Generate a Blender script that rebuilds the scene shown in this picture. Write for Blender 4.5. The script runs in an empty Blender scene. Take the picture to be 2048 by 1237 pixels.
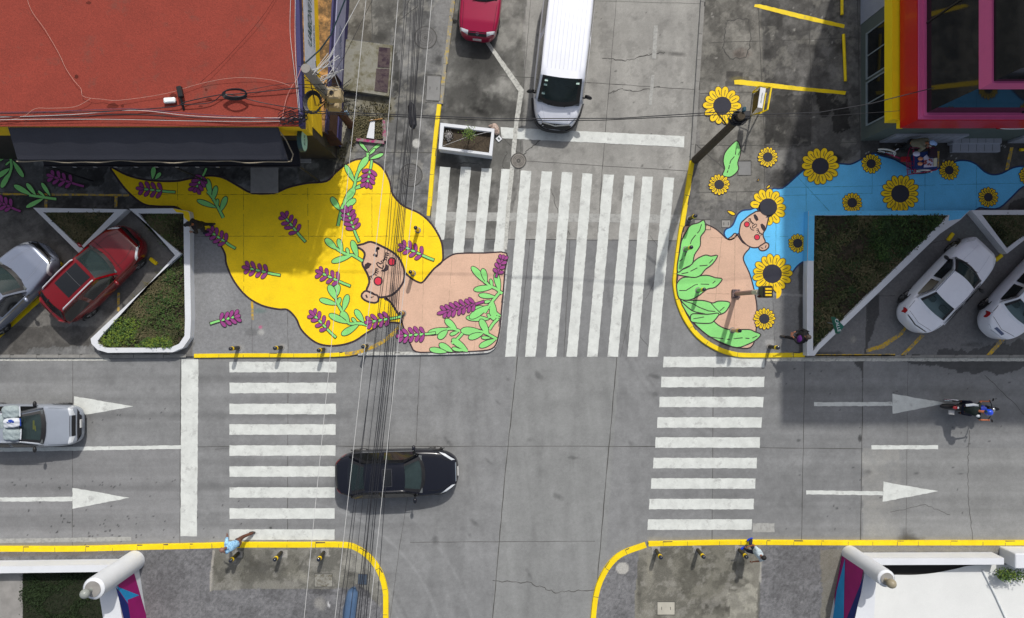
import bpy, bmesh, math, random
import numpy as np
from mathutils import Vector, Matrix
from mathutils.bvhtree import BVHTree
from mathutils.geometry import tessellate_polygon
R = math.radians
random.seed(7)
SC = bpy.context.scene
COL = SC.collection
# ---------------------------------------------------------------- camera, sky, sun
H = 28.0                      # height of the drone above the road
NX, NY, S = 995.0, 628.0, 50.0  # nadir in the photograph, pixels per metre on the road
cam = bpy.data.cameras.new('camera')
cam.lens = 36.0 * H / 40.96; cam.sensor_width = 36.0
cam.shift_x = (1024 - NX) / 2048; cam.shift_y = (NY - 618.5) / 2048
cam.clip_end = 2000
co = bpy.data.objects.new('camera', cam); COL.objects.link(co)
co.location = (0, 0, H); co.rotation_euler = (0, 0, 0)
SC.camera = co
SUN_EL, SUN_AZ = R(48), math.atan2(0.96, 0.27)      # sun stands to the north, a little east
w = bpy.data.worlds.new('World'); SC.world = w; w.use_nodes = True
nt = w.node_tree; nt.nodes.clear()
sky = nt.nodes.new('ShaderNodeTexSky'); sky.sky_type = 'NISHITA'; sky.sun_disc = False
sky.sun_elevation = SUN_EL; sky.sun_rotation = math.pi / 2 - SUN_AZ
sky.air_density = 1.0; sky.dust_density = 3.0; sky.ozone_density = 0.6
bg = nt.nodes.new('ShaderNodeBackground'); bg.inputs[1].default_value = 0.125
hs = nt.nodes.new('ShaderNodeHueSaturation'); hs.inputs['Saturation'].default_value = 0.55
ow = nt.nodes.new('ShaderNodeOutputWorld')
nt.links.new(sky.outputs[0], hs.inputs['Color']); nt.links.new(hs.outputs[0], bg.inputs[0]); nt.links.new(bg.outputs[0], ow.inputs[0])
sl = bpy.data.lights.new('sun', 'SUN'); sl.energy = 3.0; sl.angle = R(1.0); sl.color = (1.0, 0.965, 0.91)
so = bpy.data.objects.new('sun', sl); COL.objects.link(so)
d = Vector((-math.cos(SUN_AZ) * math.cos(SUN_EL), -math.sin(SUN_AZ) * math.cos(SUN_EL), -math.sin(SUN_EL)))
so.rotation_euler = d.to_track_quat('-Z', 'Y').to_euler(); so.location = (5, 10, 40)
SC.view_settings.view_transform = 'Standard'; SC.view_settings.look = 'None'
SC.view_settings.gamma = 1; SC.view_settings.exposure = -0.05

# ---------------------------------------------------------------- helpers
ZP = 0.08                     # pavement height
def P(px, py, h=0.0):         # a point seen at (px,py) in the photo that lies h metres above the road
    k = (H - h) / H / S
    return Vector(((px - NX) * k, -(py - NY) * k, h))
def Zm(ox, oy, s, pts, h=0.0):
    return [(ox + x / s, oy + y / s) for x, y in pts]
def rgb(r, g, b):             # sRGB 0-255 to linear
    f = lambda c: (c / 255 / 12.92) if c / 255 <= 0.04045 else ((c / 255 + 0.055) / 1.055) ** 2.4
    return (f(r), f(g), f(b))
MATS = {}
def N(nt, t, **kw):
    n = nt.nodes.new(t)
    for k, v in kw.items(): setattr(n, k, v)
    return n
def mat(name, col, rough=0.75, metal=0.0, var=0.12, scale=2.0, fine=60.0, fvar=0.06, bump=0.0, coat=0.0, spec=0.4, wear=None, wthr=0.62, wscale=5.0):
    if name in MATS: return MATS[name]
    m = bpy.data.materials.new(name); m.use_nodes = True; nt = m.node_tree
    b = nt.nodes['Principled BSDF']
    b.inputs['Roughness'].default_value = rough; b.inputs['Metallic'].default_value = metal
    b.inputs['Specular IOR Level'].default_value = spec
    if coat: b.inputs['Coat Weight'].default_value = coat; b.inputs['Coat Roughness'].default_value = 0.05
    g = N(nt, 'ShaderNodeNewGeometry')
    n1 = N(nt, 'ShaderNodeTexNoise'); n1.inputs['Scale'].default_value = scale; n1.inputs['Detail'].default_value = 6; n1.inputs['Roughness'].default_value = 0.65
    n2 = N(nt, 'ShaderNodeTexNoise'); n2.inputs['Scale'].default_value = fine; n2.inputs['Detail'].default_value = 2
    nt.links.new(g.outputs['Position'], n1.inputs['Vector']); nt.links.new(g.outputs['Position'], n2.inputs['Vector'])
    m1 = N(nt, 'ShaderNodeMapRange'); m1.inputs[1].default_value = 0.3; m1.inputs[2].default_value = 0.7
    m1.inputs[3].default_value = 1 - var; m1.inputs[4].default_value = 1 + var
    m2 = N(nt, 'ShaderNodeMapRange'); m2.inputs[1].default_value = 0.3; m2.inputs[2].default_value = 0.7
    m2.inputs[3].default_value = 1 - fvar; m2.inputs[4].default_value = 1 + fvar
    nt.links.new(n1.outputs[0], m1.inputs[0]); nt.links.new(n2.outputs[0], m2.inputs[0])
    mu = N(nt, 'ShaderNodeMath', operation='MULTIPLY')
    nt.links.new(m1.outputs[0], mu.inputs[0]); nt.links.new(m2.outputs[0], mu.inputs[1])
    vm = N(nt, 'ShaderNodeVectorMath', operation='SCALE'); vm.inputs[0].default_value = col
    nt.links.new(mu.outputs[0], vm.inputs['Scale'])
    out = vm.outputs[0]
    if wear is not None:
        n3 = N(nt, 'ShaderNodeTexNoise'); n3.inputs['Scale'].default_value = wscale; n3.inputs['Detail'].default_value = 9; n3.inputs['Roughness'].default_value = 0.75
        nt.links.new(g.outputs['Position'], n3.inputs['Vector'])
        m3 = N(nt, 'ShaderNodeMapRange'); m3.inputs[1].default_value = wthr - 0.06; m3.inputs[2].default_value = wthr + 0.08
        nt.links.new(n3.outputs[0], m3.inputs[0])
        mx = N(nt, 'ShaderNodeMix', data_type='RGBA'); mx.inputs['B'].default_value = (*wear, 1)
        nt.links.new(m3.outputs[0], mx.inputs['Factor']); nt.links.new(out, mx.inputs['A']); out = mx.outputs['Result']
    nt.links.new(out, b.inputs['Base Color'])
    if bump:
        bp = N(nt, 'ShaderNodeBump'); bp.inputs['Strength'].default_value = bump; bp.inputs['Distance'].default_value = 0.02
        nt.links.new(n2.outputs[0], bp.inputs['Height']); nt.links.new(bp.outputs[0], b.inputs['Normal'])
    MATS[name] = m
    return m
def glass_mat(name, tint=(0.55, 0.66, 0.66), fac=0.40):
    if name in MATS: return MATS[name]
    m = bpy.data.materials.new(name); m.use_nodes = True; nt = m.node_tree; nt.nodes.clear()
    o = N(nt, 'ShaderNodeOutputMaterial'); t = N(nt, 'ShaderNodeBsdfTransparent'); t.inputs[0].default_value = (*tint, 1)
    p = N(nt, 'ShaderNodeBsdfPrincipled'); p.inputs['Base Color'].default_value = (0.045, 0.068, 0.070, 1); p.inputs['Roughness'].default_value = 0.04
    x = N(nt, 'ShaderNodeMixShader'); x.inputs[0].default_value = fac
    nt.links.new(t.outputs[0], x.inputs[1]); nt.links.new(p.outputs[0], x.inputs[2]); nt.links.new(x.outputs[0], o.inputs[0])
    MATS[name] = m
    return m
def obj(name, verts, faces, mats, parent=None, smooth=False, mi=None, loc=None):
    me = bpy.data.meshes.new(name); me.from_pydata([tuple(v) for v in verts], [], faces)
    if not isinstance(mats, (list, tuple)): mats = [mats]
    for m in mats: me.materials.append(m)
    if mi is not None: me.polygons.foreach_set('material_index', mi)
    if smooth: me.polygons.foreach_set('use_smooth', [True] * len(me.polygons))
    me.update()
    o = bpy.data.objects.new(name, me); COL.objects.link(o)
    if parent: o.parent = parent
    return o
def thing(name, label, cat, loc=(0, 0, 0), rot=0.0, group=None):
    o = bpy.data.objects.new(name, None); COL.objects.link(o)
    o.location = loc; o.rotation_euler = (0, 0, rot); o.empty_display_size = 0.2
    o['label'] = label; o['category'] = cat
    if group: o['group'] = group
    return o
def tag(o, label, cat, group=None):
    o['label'] = label; o['category'] = cat
    if group: o['group'] = group
    return o
def struct(o, kind='structure'):
    o['kind'] = kind; return o
def copy_tree(o, parent=None):
    c = o.copy(); COL.objects.link(c); c.parent = parent
    for ch in list(o.children): copy_tree(ch, c)
    return c
class MB:                     # collects shapes into one mesh
    def __init__(s): s.v = []; s.f = []; s.m = []; s.cur = 0
    def add(s, vs, fs):
        n = len(s.v); s.v += [tuple(v) for v in vs]; s.f += [tuple(i + n for i in f) for f in fs]; s.m += [s.cur] * len(fs); return s
    def box(s, a, b, rot=0.0, piv=None, bev=0.0):
        (x0, y0, z0), (x1, y1, z1) = a, b
        if bev > 0:
            e = bev
            vs = []
            for z, q in ((z0, 0), (z1 - e, 0), (z1, e)):
                for x, y in ((x0 + e + q, y0 + q), (x1 - e - q, y0 + q), (x1 - q, y0 + e + q), (x1 - q, y1 - e - q), (x1 - e - q, y1 - q), (x0 + e + q, y1 - q), (x0 + q, y1 - e - q), (x0 + q, y0 + e + q)):
                    vs.append((x, y, z))
            fs = [tuple(range(7, -1, -1)), tuple(range(16, 24))]
            for L in (0, 8):
                for i in range(8): j = (i + 1) % 8; fs.append((L + i, L + j, L + 8 + j, L + 8 + i))
        else:
            vs = [(x, y, z) for z in (z0, z1) for x, y in ((x0, y0), (x1, y0), (x1, y1), (x0, y1))]
            fs = [(3, 2, 1, 0), (4, 5, 6, 7), (0, 1, 5, 4), (1, 2, 6, 5), (2, 3, 7, 6), (3, 0, 4, 7)]
        if rot:
            c = Vector(piv) if piv else Vector(((x0 + x1) / 2, (y0 + y1) / 2, 0)); M = Matrix.Rotation(rot, 3, 'Z')
            vs = [tuple(M @ (Vector(v) - c) + c) for v in vs]
        return s.add(vs, fs)
    def tube(s, pts, r, n=8, cap=True):
        pts = [Vector(p) for p in pts]; vs = []; fs = []
        rr = r if isinstance(r, (list, tuple)) else [r] * len(pts)
        up = Vector((0, 0, 1))
        for i, p in enumerate(pts):
            t = (pts[min(i + 1, len(pts) - 1)] - pts[max(i - 1, 0)]).normalized()
            a = t.cross(up)
            if a.length < 1e-3: a = t.cross(Vector((0, 1, 0)))
            a.normalize(); b = t.cross(a).normalized()
            for k in range(n):
                q = 2 * math.pi * k / n; vs.append(p + (a * math.cos(q) + b * math.sin(q)) * rr[i])
        for i in range(len(pts) - 1):
            for k in range(n):
                k2 = (k + 1) % n; fs.append((i * n + k, i * n + k2, (i + 1) * n + k2, (i + 1) * n + k))
        if cap: fs.append(tuple(range(n))); fs.append(tuple(range(len(pts) * n - 1, (len(pts) - 1) * n - 1, -1)))
        return s.add(vs, fs)
    def ell(s, c, r, nu=12, nv=8, M=None):
        vs = []; fs = []
        for j in range(nv + 1):
            th = math.pi * j / nv
            for i in range(nu):
                ph = 2 * math.pi * i / nu
                v = Vector((r[0] * math.sin(th) * math.cos(ph), r[1] * math.sin(th) * math.sin(ph), r[2] * math.cos(th)))
                if M: v = M @ v
                vs.append(v + Vector(c))
        for j in range(nv):
            for i in range(nu):
                i2 = (i + 1) % nu; fs.append((j * nu + i, (j + 1) * nu + i, (j + 1) * nu + i2, j * nu + i2))
        return s.add(vs, fs)
    def poly(s, pts, z):
        vs = [(p[0], p[1], z) for p in pts]
        t = tessellate_polygon([[Vector((v[0], v[1], 0)) for v in vs]])
        fs = []
        for a, b, c in t:
            A, B, C = vs[a], vs[b], vs[c]
            cr = (B[0] - A[0]) * (C[1] - A[1]) - (B[1] - A[1]) * (C[0] - A[0])
            fs.append((a, b, c) if cr > 0 else (a, c, b))
        return s.add(vs, fs)
    def prism(s, pts, z0, z1):
        n = len(pts); ar = sum(pts[i][0] * pts[(i + 1) % n][1] - pts[(i + 1) % n][0] * pts[i][1] for i in range(n))
        if ar < 0: pts = list(pts)[::-1]
        s.poly(pts, z1); s.add([(p[0], p[1], z0) for p in pts] + [(p[0], p[1], z1) for p in pts], [(i, (i + 1) % n, n + (i + 1) % n, n + i) for i in range(n)])
        return s
    def ribbon(s, pts, w, z, closed=False, jit=0.0):
        pts = [Vector((p[0], p[1])) for p in pts]; n = len(pts); vs = []; fs = []
        for i in range(n):
            a = pts[(i - 1) % n] if closed or i > 0 else pts[i]; b = pts[(i + 1) % n] if closed or i < n - 1 else pts[i]
            t = (b - a)
            if t.length < 1e-6: t = Vector((1, 0))
            t.normalize(); q = Vector((-t.y, t.x))
            ww = w[i] if isinstance(w, (list, tuple)) else w
            ww *= 1 + jit * (random.random() - 0.5)
            vs += [(pts[i].x + q.x * ww / 2, pts[i].y + q.y * ww / 2, z), (pts[i].x - q.x * ww / 2, pts[i].y - q.y * ww / 2, z)]
        for i in range(n if closed else n - 1):
            j = (i + 1) % n; fs.append((2 * i, 2 * i + 1, 2 * j + 1, 2 * j))
        return s.add(vs, fs)
    def build(s, name, mats, parent=None, smooth=False):
        return obj(name, s.v, s.f, mats, parent, smooth, s.m)
def smooth_pts(pts, closed=False, sub=5):
    n = len(pts); out = []
    for i in range(n if closed else n - 1):
        g = lambda k: pts[k % n] if closed else pts[max(0, min(n - 1, k))]
        p0, p1, p2, p3 = g(i - 1), g(i), g(i + 1), g(i + 2)
        for j in range(sub):
            t = j / sub; t2 = t * t; t3 = t2 * t
            out.append(tuple(0.5 * (2 * p1[a] + (p2[a] - p0[a]) * t + (2 * p0[a] - 5 * p1[a] + 4 * p2[a] - p3[a]) * t2 + (3 * p1[a] - p0[a] - 3 * p2[a] + p3[a]) * t3) for a in range(2)))
    if not closed: out.append(tuple(pts[-1]))
    return out
def px2(pts, h=0.0): return [tuple(P(x, y, h)[:2]) for x, y in pts]
WORLD = rgb
# ---------------------------------------------------------------- painted-in albedo for the ground (numpy value noise)
def _h(ix, iy, seed):
    n = (ix.astype(np.int64) * 374761393 + iy.astype(np.int64) * 668265263 + seed * 974634777) & 0x7fffffff
    n = ((n ^ (n >> 13)) * 1274126177) & 0x7fffffff
    return ((n ^ (n >> 16)) & 0xffff) / 65535.0
def vn(x, y, seed=0):
    ix = np.floor(x); iy = np.floor(y); fx = x - ix; fy = y - iy; fx = fx * fx * (3 - 2 * fx); fy = fy * fy * (3 - 2 * fy)
    a = _h(ix, iy, seed); b = _h(ix + 1, iy, seed); c = _h(ix, iy + 1, seed); e = _h(ix + 1, iy + 1, seed)
    return (a * (1 - fx) + b * fx) * (1 - fy) + (c * (1 - fx) + e * fx) * fy
def fbm(x, y, sc, seed=0, oct=5):
    v = 0; a = 0.5; t = 0
    for o in range(oct):
        v = v + a * vn(x * sc + o * 17.3, y * sc - o * 9.1, seed + o); t += a; a *= 0.55; sc *= 2.1
    return v / t
def sst(a, b, x):
    t = np.clip((x - a) / (b - a), 0, 1); return t * t * (3 - 2 * t)
class Paint:
    def __init__(s, x, y, h, base):
        s.x = x; s.y = y; s.h = h
        k = (H - h) / H / S
        s.px = x / k + NX; s.py = -y / k + NY           # photo pixel of every ground point
        s.c = np.tile(np.array(base, dtype=np.float64), (len(x), 1))
        s.n1 = fbm(x, y, 0.35, 1); s.n2 = fbm(x, y, 1.6, 5); s.n3 = fbm(x, y, 5.0, 9)
        s.w = (s.n2 - 0.5) * 1.2 + (s.n3 - 0.5) * 0.6
    def mix(s, m, col): s.c = s.c * (1 - m[:, None]) + np.array(col)[None, :] * m[:, None]
    def mul(s, m, f): s.c *= (1 + (f - 1) * m)[:, None]
    def mottling(s, a=0.12, b=0.1, c=0.08):
        s.c *= (1 + a * 2 * (s.n1 - 0.5) + b * 2 * (s.n2 - 0.5) + c * 2 * (s.n3 - 0.5))[:, None]
    def ell(s, cx, cy, rx, ry, f, ang=0, soft=0.5, rag=0.6, col=None):
        dx = s.px - cx; dy = s.py - cy; ca, sa = math.cos(R(ang)), math.sin(R(ang))
        u = (dx * ca + dy * sa) / rx; v = (-dx * sa + dy * ca) / ry
        q = np.sqrt(u * u + v * v) + s.w * rag
        m = 1 - sst(1 - soft, 1.0 + 0.02, q)
        if col is None: s.mul(m, f)
        else: s.mix(m * f, col)
    def inside(s, pts, rag=0.0):
        X = s.px + (s.n3 - 0.5) * rag * 2 + (s.n2 - 0.5) * rag * 2; Y = s.py + (fbm(s.x, s.y, 4.0, 33) - 0.5) * rag * 3
        r = np.zeros(len(X), bool); n = len(pts)
        for i in range(n):
            x1, y1 = pts[i]; x2, y2 = pts[(i + 1) % n]
            if y1 == y2: continue
            c = ((y1 > Y) != (y2 > Y)) & (X < (x2 - x1) * (Y - y1) / (y2 - y1) + x1); r ^= c
        return r.astype(float)
    def poly(s, pts, f, col=None, rag=0.0, tex=0.0):
        m = s.inside(pts, rag)
        if tex: m = m * sst(0.5 - tex, 0.5 + tex, s.n2 * 0.6 + s.n3 * 0.4)
        if col is None: s.mul(m, f)
        else: s.mix(m * f, col)
    def dirt(s, pts, f, thr=0.5, wdt=0.10, sc=1.2, seed=50, col=None):
        m = s.inside(pts, 0) if pts else 1.0
        q = fbm(s.x, s.y, sc, seed, 6) * 0.8 + fbm(s.x, s.y, sc * 6, seed + 9, 4) * 0.2
        m = m * sst(thr - wdt, thr + wdt, q)
        if col is None: s.mul(m, f)
        else: s.mix(m * f, col)
    def band(s, pts, wd, f, col=None, soft=0.6, rag=0.3):
        q = np.full(len(s.px), 1e9)
        for (x1, y1), (x2, y2) in zip(pts[:-1], pts[1:]):
            dx, dy = x2 - x1, y2 - y1; t = np.clip(((s.px - x1) * dx + (s.py - y1) * dy) / (dx * dx + dy * dy), 0, 1)
            q = np.minimum(q, np.hypot(s.px - x1 - t * dx, s.py - y1 - t * dy))
        m = 1 - sst(1 - soft, 1.02, q / wd + s.w * rag)
        if col is None: s.mul(m, f)
        else: s.mix(m * f, col)
def ground_mat(name, rough=0.85, speck=0.12, sscale=45.0, bump=0.25, mid=0.08):
    m = bpy.data.materials.new(name); m.use_nodes = True; nt = m.node_tree; b = nt.nodes['Principled BSDF']
    b.inputs['Roughness'].default_value = rough; b.inputs['Specular IOR Level'].default_value = 0.3
    at = N(nt, 'ShaderNodeAttribute'); at.attribute_name = 'albedo'
    g = N(nt, 'ShaderNodeNewGeometry')
    n = N(nt, 'ShaderNodeTexNoise'); n.inputs['Scale'].default_value = sscale; n.inputs['Detail'].default_value = 4; n.inputs['Roughness'].default_value = 0.8
    n2 = N(nt, 'ShaderNodeTexNoise'); n2.inputs['Scale'].default_value = 9; n2.inputs['Detail'].default_value = 5; n2.inputs['Roughness'].default_value = 0.7
    for q in (n, n2): nt.links.new(g.outputs['Position'], q.inputs['Vector'])
    r1 = N(nt, 'ShaderNodeMapRange'); r1.inputs[1].default_value = 0.32; r1.inputs[2].default_value = 0.68; r1.inputs[3].default_value = 1 - speck; r1.inputs[4].default_value = 1 + speck
    r2 = N(nt, 'ShaderNodeMapRange'); r2.inputs[1].default_value = 0.3; r2.inputs[2].default_value = 0.7; r2.inputs[3].default_value = 1 - mid; r2.inputs[4].default_value = 1 + mid
    nt.links.new(n.outputs[0], r1.inputs[0]); nt.links.new(n2.outputs[0], r2.inputs[0])
    mu = N(nt, 'ShaderNodeMath', operation='MULTIPLY'); nt.links.new(r1.outputs[0], mu.inputs[0]); nt.links.new(r2.outputs[0], mu.inputs[1])
    vm = N(nt, 'ShaderNodeVectorMath', operation='SCALE'); nt.links.new(at.outputs['Color'], vm.inputs[0]); nt.links.new(mu.outputs[0], vm.inputs['Scale'])
    nt.links.new(vm.outputs[0], b.inputs['Base Color'])
    bp = N(nt, 'ShaderNodeBump'); bp.inputs['Strength'].default_value = bump; bp.inputs['Distance'].default_value = 0.01
    nt.links.new(n.outputs[0], bp.inputs['Height']); nt.links.new(bp.outputs[0], b.inputs['Normal'])
    return m
def grid_ground(name, x0, y0, x1, y1, step, z, base, painter, m, poly=None):
    nx = int(round((x1 - x0) / step)); ny = int(round((y1 - y0) / step))
    gx, gy = np.meshgrid(np.linspace(x0, x1, nx + 1), np.linspace(y0, y1, ny + 1))
    X = gx.ravel(); Y = gy.ravel()
    i = np.arange(nx)[None, :] + (np.arange(ny) * (nx + 1))[:, None]
    q = np.stack([i, i + 1, i + nx + 2, i + nx + 1], -1).reshape(-1, 4)
    if poly is not None:
        k = (H - z) / H / S
        cx = (X[q[:, 0]] + X[q[:, 2]]) / 2 / k + NX; cy = -(Y[q[:, 0]] + Y[q[:, 2]]) / 2 / k + NY
        r = np.zeros(len(cx), bool); n = len(poly)
        for a in range(n):
            ax, ay = poly[a]; bx, by = poly[(a + 1) % n]
            if ay == by: continue
            r ^= ((ay > cy) != (by > cy)) & (cx < (bx - ax) * (cy - ay) / (by - ay) + ax)
        q = q[r]
        used = np.unique(q); mp = np.full(len(X), -1); mp[used] = np.arange(len(used)); q = mp[q]; X = X[used]; Y = Y[used]
    me = bpy.data.meshes.new(name)
    me.vertices.add(len(X)); me.vertices.foreach_set('co', np.stack([X, Y, np.full(len(X), z)], -1).ravel().astype(np.float32))
    me.loops.add(len(q) * 4); me.loops.foreach_set('vertex_index', q.ravel().astype(np.int32))
    me.polygons.add(len(q)); me.polygons.foreach_set('loop_start', (np.arange(len(q)) * 4).astype(np.int32))
    me.update(calc_edges=True)
    p = Paint(X, Y, z, base); painter(p)
    c = np.clip(p.c, 0.01, 0.9)
    at = me.color_attributes.new('albedo', 'FLOAT_COLOR', 'POINT')
    at.data.foreach_set('color', np.concatenate([c, np.ones((len(c), 1))], 1).ravel().astype(np.float32))
    me.materials.append(m)
    o = bpy.data.objects.new(name, me); COL.objects.link(o); struct(o)
    return o
# ================================================================ GROUND
mROAD = ground_mat('road_surface', 0.82, 0.17, 34, 0.25, 0.09)
mPAVE = ground_mat('pavement_surface', 0.85, 0.16, 30, 0.3, 0.17)
mAGG = ground_mat('aggregate_surface', 0.9, 0.30, 26, 0.5)
mFAR = mat('far_ground', (0.22, 0.22, 0.21), 0.9, scale=0.3)
g = MB(); g.add([(-700, -700, -0.03), (700, -700, -0.03), (700, 700, -0.03), (-700, 700, -0.03)], [(0, 1, 2, 3)])
struct(g.build('ground', mFAR))
KN_W = [(918, -120), (906, 0), (880, 208), (857, 430)]
KW = [(857, 430), (881, 475), (888, 507), (1013, 508), (1009, 560), (1003, 620), (998, 665), (990, 694), (978, 704), (900, 708), (720, 709), (560, 712), (365, 712)]
KE = [(1412, -120), (1408, 0), (1383, 322), (1371, 400), (1358, 480), (1350, 545), (1349, 570), (1356, 605), (1371, 640), (1396, 673), (1430, 696), (1465, 708), (1500, 711), (1612, 713)]
KSW = [(-120, 1099), (0, 1099), (150, 1099), (265, 1096), (400, 1093), (470, 1091), (600, 1091), (685, 1091), (715, 1099), (742, 1120), (760, 1148), (769, 1178), (771, 1210), (770, 1330)]
KSE1 = [(1181, 1330), (1187, 1237), (1193, 1190), (1204, 1157), (1222, 1128), (1246, 1108), (1292, 1091)]
KSE2 = [(1297, 1089), (1400, 1087), (1490, 1086), (1700, 1087), (2048, 1087), (2200, 1087)]
def paint_road(p):
    p.c *= 0.89
    p.mottling(0.10, 0.12, 0.13)
    # north street in paler, warmer concrete
    p.poly([(1048, -200), (1420, -200), (1384, 340), (1372, 481), (850, 478), (870, 340), (1030, 335)], 0.9, (0.315, 0.308, 0.285), 1.0)
    p.poly([(900, -200), (1048, -200), (1046, 180), (1030, 340), (862, 430), (890, 200)], 0.85, (0.27, 0.265, 0.24), 3)
    p.band([(1370, -50), (1345, 350)], 26, 1.16, soft=0.9)
    p.band([(1120, 0), (1095, 480)], 22, 0.93, soft=1.0); p.band([(1240, 0), (1200, 480)], 26, 0.95, soft=1.0)
    p.band([(1411, -60), (1401, 110), (1388, 300)], 7, 0.42, soft=0.9, rag=0.8)
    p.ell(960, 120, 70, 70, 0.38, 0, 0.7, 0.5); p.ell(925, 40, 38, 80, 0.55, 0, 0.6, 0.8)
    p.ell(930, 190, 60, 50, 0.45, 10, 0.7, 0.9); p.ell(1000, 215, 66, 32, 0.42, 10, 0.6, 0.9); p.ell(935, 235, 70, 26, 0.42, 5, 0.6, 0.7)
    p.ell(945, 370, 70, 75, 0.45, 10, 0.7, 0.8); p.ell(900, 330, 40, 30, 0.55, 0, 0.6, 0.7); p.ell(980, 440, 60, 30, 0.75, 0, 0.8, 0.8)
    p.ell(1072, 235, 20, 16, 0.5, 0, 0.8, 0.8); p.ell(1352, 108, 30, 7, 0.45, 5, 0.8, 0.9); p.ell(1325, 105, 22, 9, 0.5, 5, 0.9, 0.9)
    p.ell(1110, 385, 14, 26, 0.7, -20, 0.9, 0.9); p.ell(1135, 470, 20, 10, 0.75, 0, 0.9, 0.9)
    # south of the old stop line: greyer slabs
    p.poly([(845, 481), (1372, 481), (1340, 715), (850, 715)], 0.92, None, 0.5)
    p.poly([(1030, 715), (1240, 715), (1195, 1330), (975, 1330)], 0.35, (0.255, 0.262, 0.250), 1.0)
    p.poly([(-200, 893), (362, 893), (362, 1100), (-200, 1100)], 0.5, (0.235, 0.235, 0.238), 0.5)
    p.poly([(1725, 897), (1800, 897), (1800, 1090), (1725, 1090)], 0.75, (0.31, 0.30, 0.27), 2.0, 0.3)
    p.poly([(1725, 897), (2300, 897), (2300, 1090), (1725, 1090)], 0.4, (0.27, 0.272, 0.262), 0.8)
    p.poly([(1425, 720), (1725, 720), (1725, 1090), (1425, 1090)], 0.94, None, 0.5)
    for y, f in ((760, 0.88), (832, 0.80), (925, 0.90), (975, 0.84), (1035, 0.93)):
        p.band([(-200, y), (700, y)], 13, f, soft=1.0, rag=0.5)
    for y, f in ((780, 0.90), (845, 0.90), (935, 0.92), (1000, 0.91)):
        p.band([(1330, y), (2300, y)], 15, f, soft=1.0, rag=0.5)
    for r in ():
        pts = [(640 + r * math.cos(a), 1290 - r * math.sin(a)) for a in np.linspace(0.1, 1.35, 14)]
        p.band(pts, 9, 1.10, soft=1.0, rag=0.3)
    for r in (300, 340): 
        p.band([(1500 + 40 - r * math.cos(a), 700 + r * math.sin(a)) for a in np.linspace(0.2, 1.4, 14)], 9, 0.95, soft=1.0)
    p.band([(-200, 1078), (700, 1080)], 14, 1.08, soft=1.0); p.band([(-200, 1092), (690, 1088)], 6, 0.85, (0.25, 0.235, 0.18), soft=0.8)
    p.band([(1300, 1081), (2300, 1080)], 9, 0.6, (0.29, 0.275, 0.22), soft=0.9)
    p.ell(1822, 1082, 32, 22, 0.40, 0, 0.7, 0.7, None); p.ell(1818, 1080, 24, 16, 0.3, 0, 0.8, 0.7, (0.07, 0.055, 0.03))
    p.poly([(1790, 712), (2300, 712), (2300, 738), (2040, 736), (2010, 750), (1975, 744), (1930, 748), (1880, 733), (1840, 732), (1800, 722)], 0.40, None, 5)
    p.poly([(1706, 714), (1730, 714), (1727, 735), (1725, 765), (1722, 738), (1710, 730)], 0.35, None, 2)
    p.ell(1738, 945, 14, 8, 0.6, 0, 0.9, 0.9); p.ell(1833, 947, 8, 3, 0.5, 0, 0.9, 0.7); p.ell(1922, 948, 8, 3, 0.5, 0, 0.9, 0.7); p.ell(1597, 881, 6, 4, 0.5)
    p.ell(1720, 877, 4, 9, 0.3, 0, 0.5, 0.4)
    p.dirt([(880, -300), (1060, -300), (1045, 330), (1010, 500), (850, 500)], 0.60, 0.49, 0.08, 0.8, 51); p.dirt([(880, -300), (1060, -300), (1045, 330), (1010, 500), (850, 500)], 0.78, 0.53, 0.05, 2.6, 77)
    p.dirt([(1046, -300), (1410, -300), (1380, 480), (1020, 480)], 0.88, 0.52, 0.08, 1.2, 55); p.dirt([(1046, -300), (1410, -300), (1380, 480), (1020, 480)], 0.82, 0.60, 0.05, 2.6, 57)
    p.dirt(None, 0.94, 0.56, 0.05, 2.2, 42)
    main = sst(705, 716, p.py); ew = fbm(p.x * 0.10, p.y * 3.2, 1.0, 131, 5); ns = fbm(p.x * 3.0 + p.y * 0.36, p.y * 0.10, 1.0, 133, 5)
    inter = sst(800, 900, p.px) * (1 - sst(1230, 1330, p.px))
    p.c *= (1 + 0.42 * (ew - 0.5) * main * (1 - 0.8 * inter) + 0.30 * (ns - 0.5) * np.clip(1 - main + inter, 0, 1))[:, None]
    for x0_, x1_ in ((905, 850), (960, 905), (1100, 1045), (1160, 1110)): p.band([(x0_, 720), (x1_, 1300)], 10, 0.93, soft=1.0, rag=0.4)
    for (cx_, cy_, r_, f_) in ((560, 1330, 262, 1.22), (560, 1330, 270, 0.88), (560, 1330, 330, 1.18), (600, 1300, 205, 1.16), (600, 1300, 214, 0.9), (560, 1330, 395, 1.12), (1560, 560, 330, 0.88), (1560, 560, 345, 0.9), (1520, 1330, 330, 1.1)):
        p.band([(cx_ + r_ * math.cos(t_) * (1 if cx_ < 1000 else -1), cy_ + r_ * math.sin(t_) * (-1 if cy_ > 1000 else 1)) for t_ in np.linspace(0.05, 1.35, 18)], 4.5, f_, soft=1.0, rag=0.8)
    for k_ in range(16):
        x_ = random.uniform(840, 1320); p.ell(x_, random.uniform(730, 1230), random.uniform(4, 18), random.uniform(3, 10), 0.62, random.uniform(0, 90), 0.9, 1.0)
    rr = random.Random(3)
    for k in range(70):
        p.ell(rr.gauss(230, 130), rr.gauss(1055, 22), rr.uniform(1.2, 2.4), rr.uniform(1.2, 2.4), 0.25, 0, 0.3, 0.1)
    for k in range(60):
        p.ell(rr.uniform(0, 350), rr.choice((980, 965, 822, 835)) + rr.gauss(0, 7), rr.uniform(1, 2), rr.uniform(1, 2), 0.35, 0, 0.3, 0.1)
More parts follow.
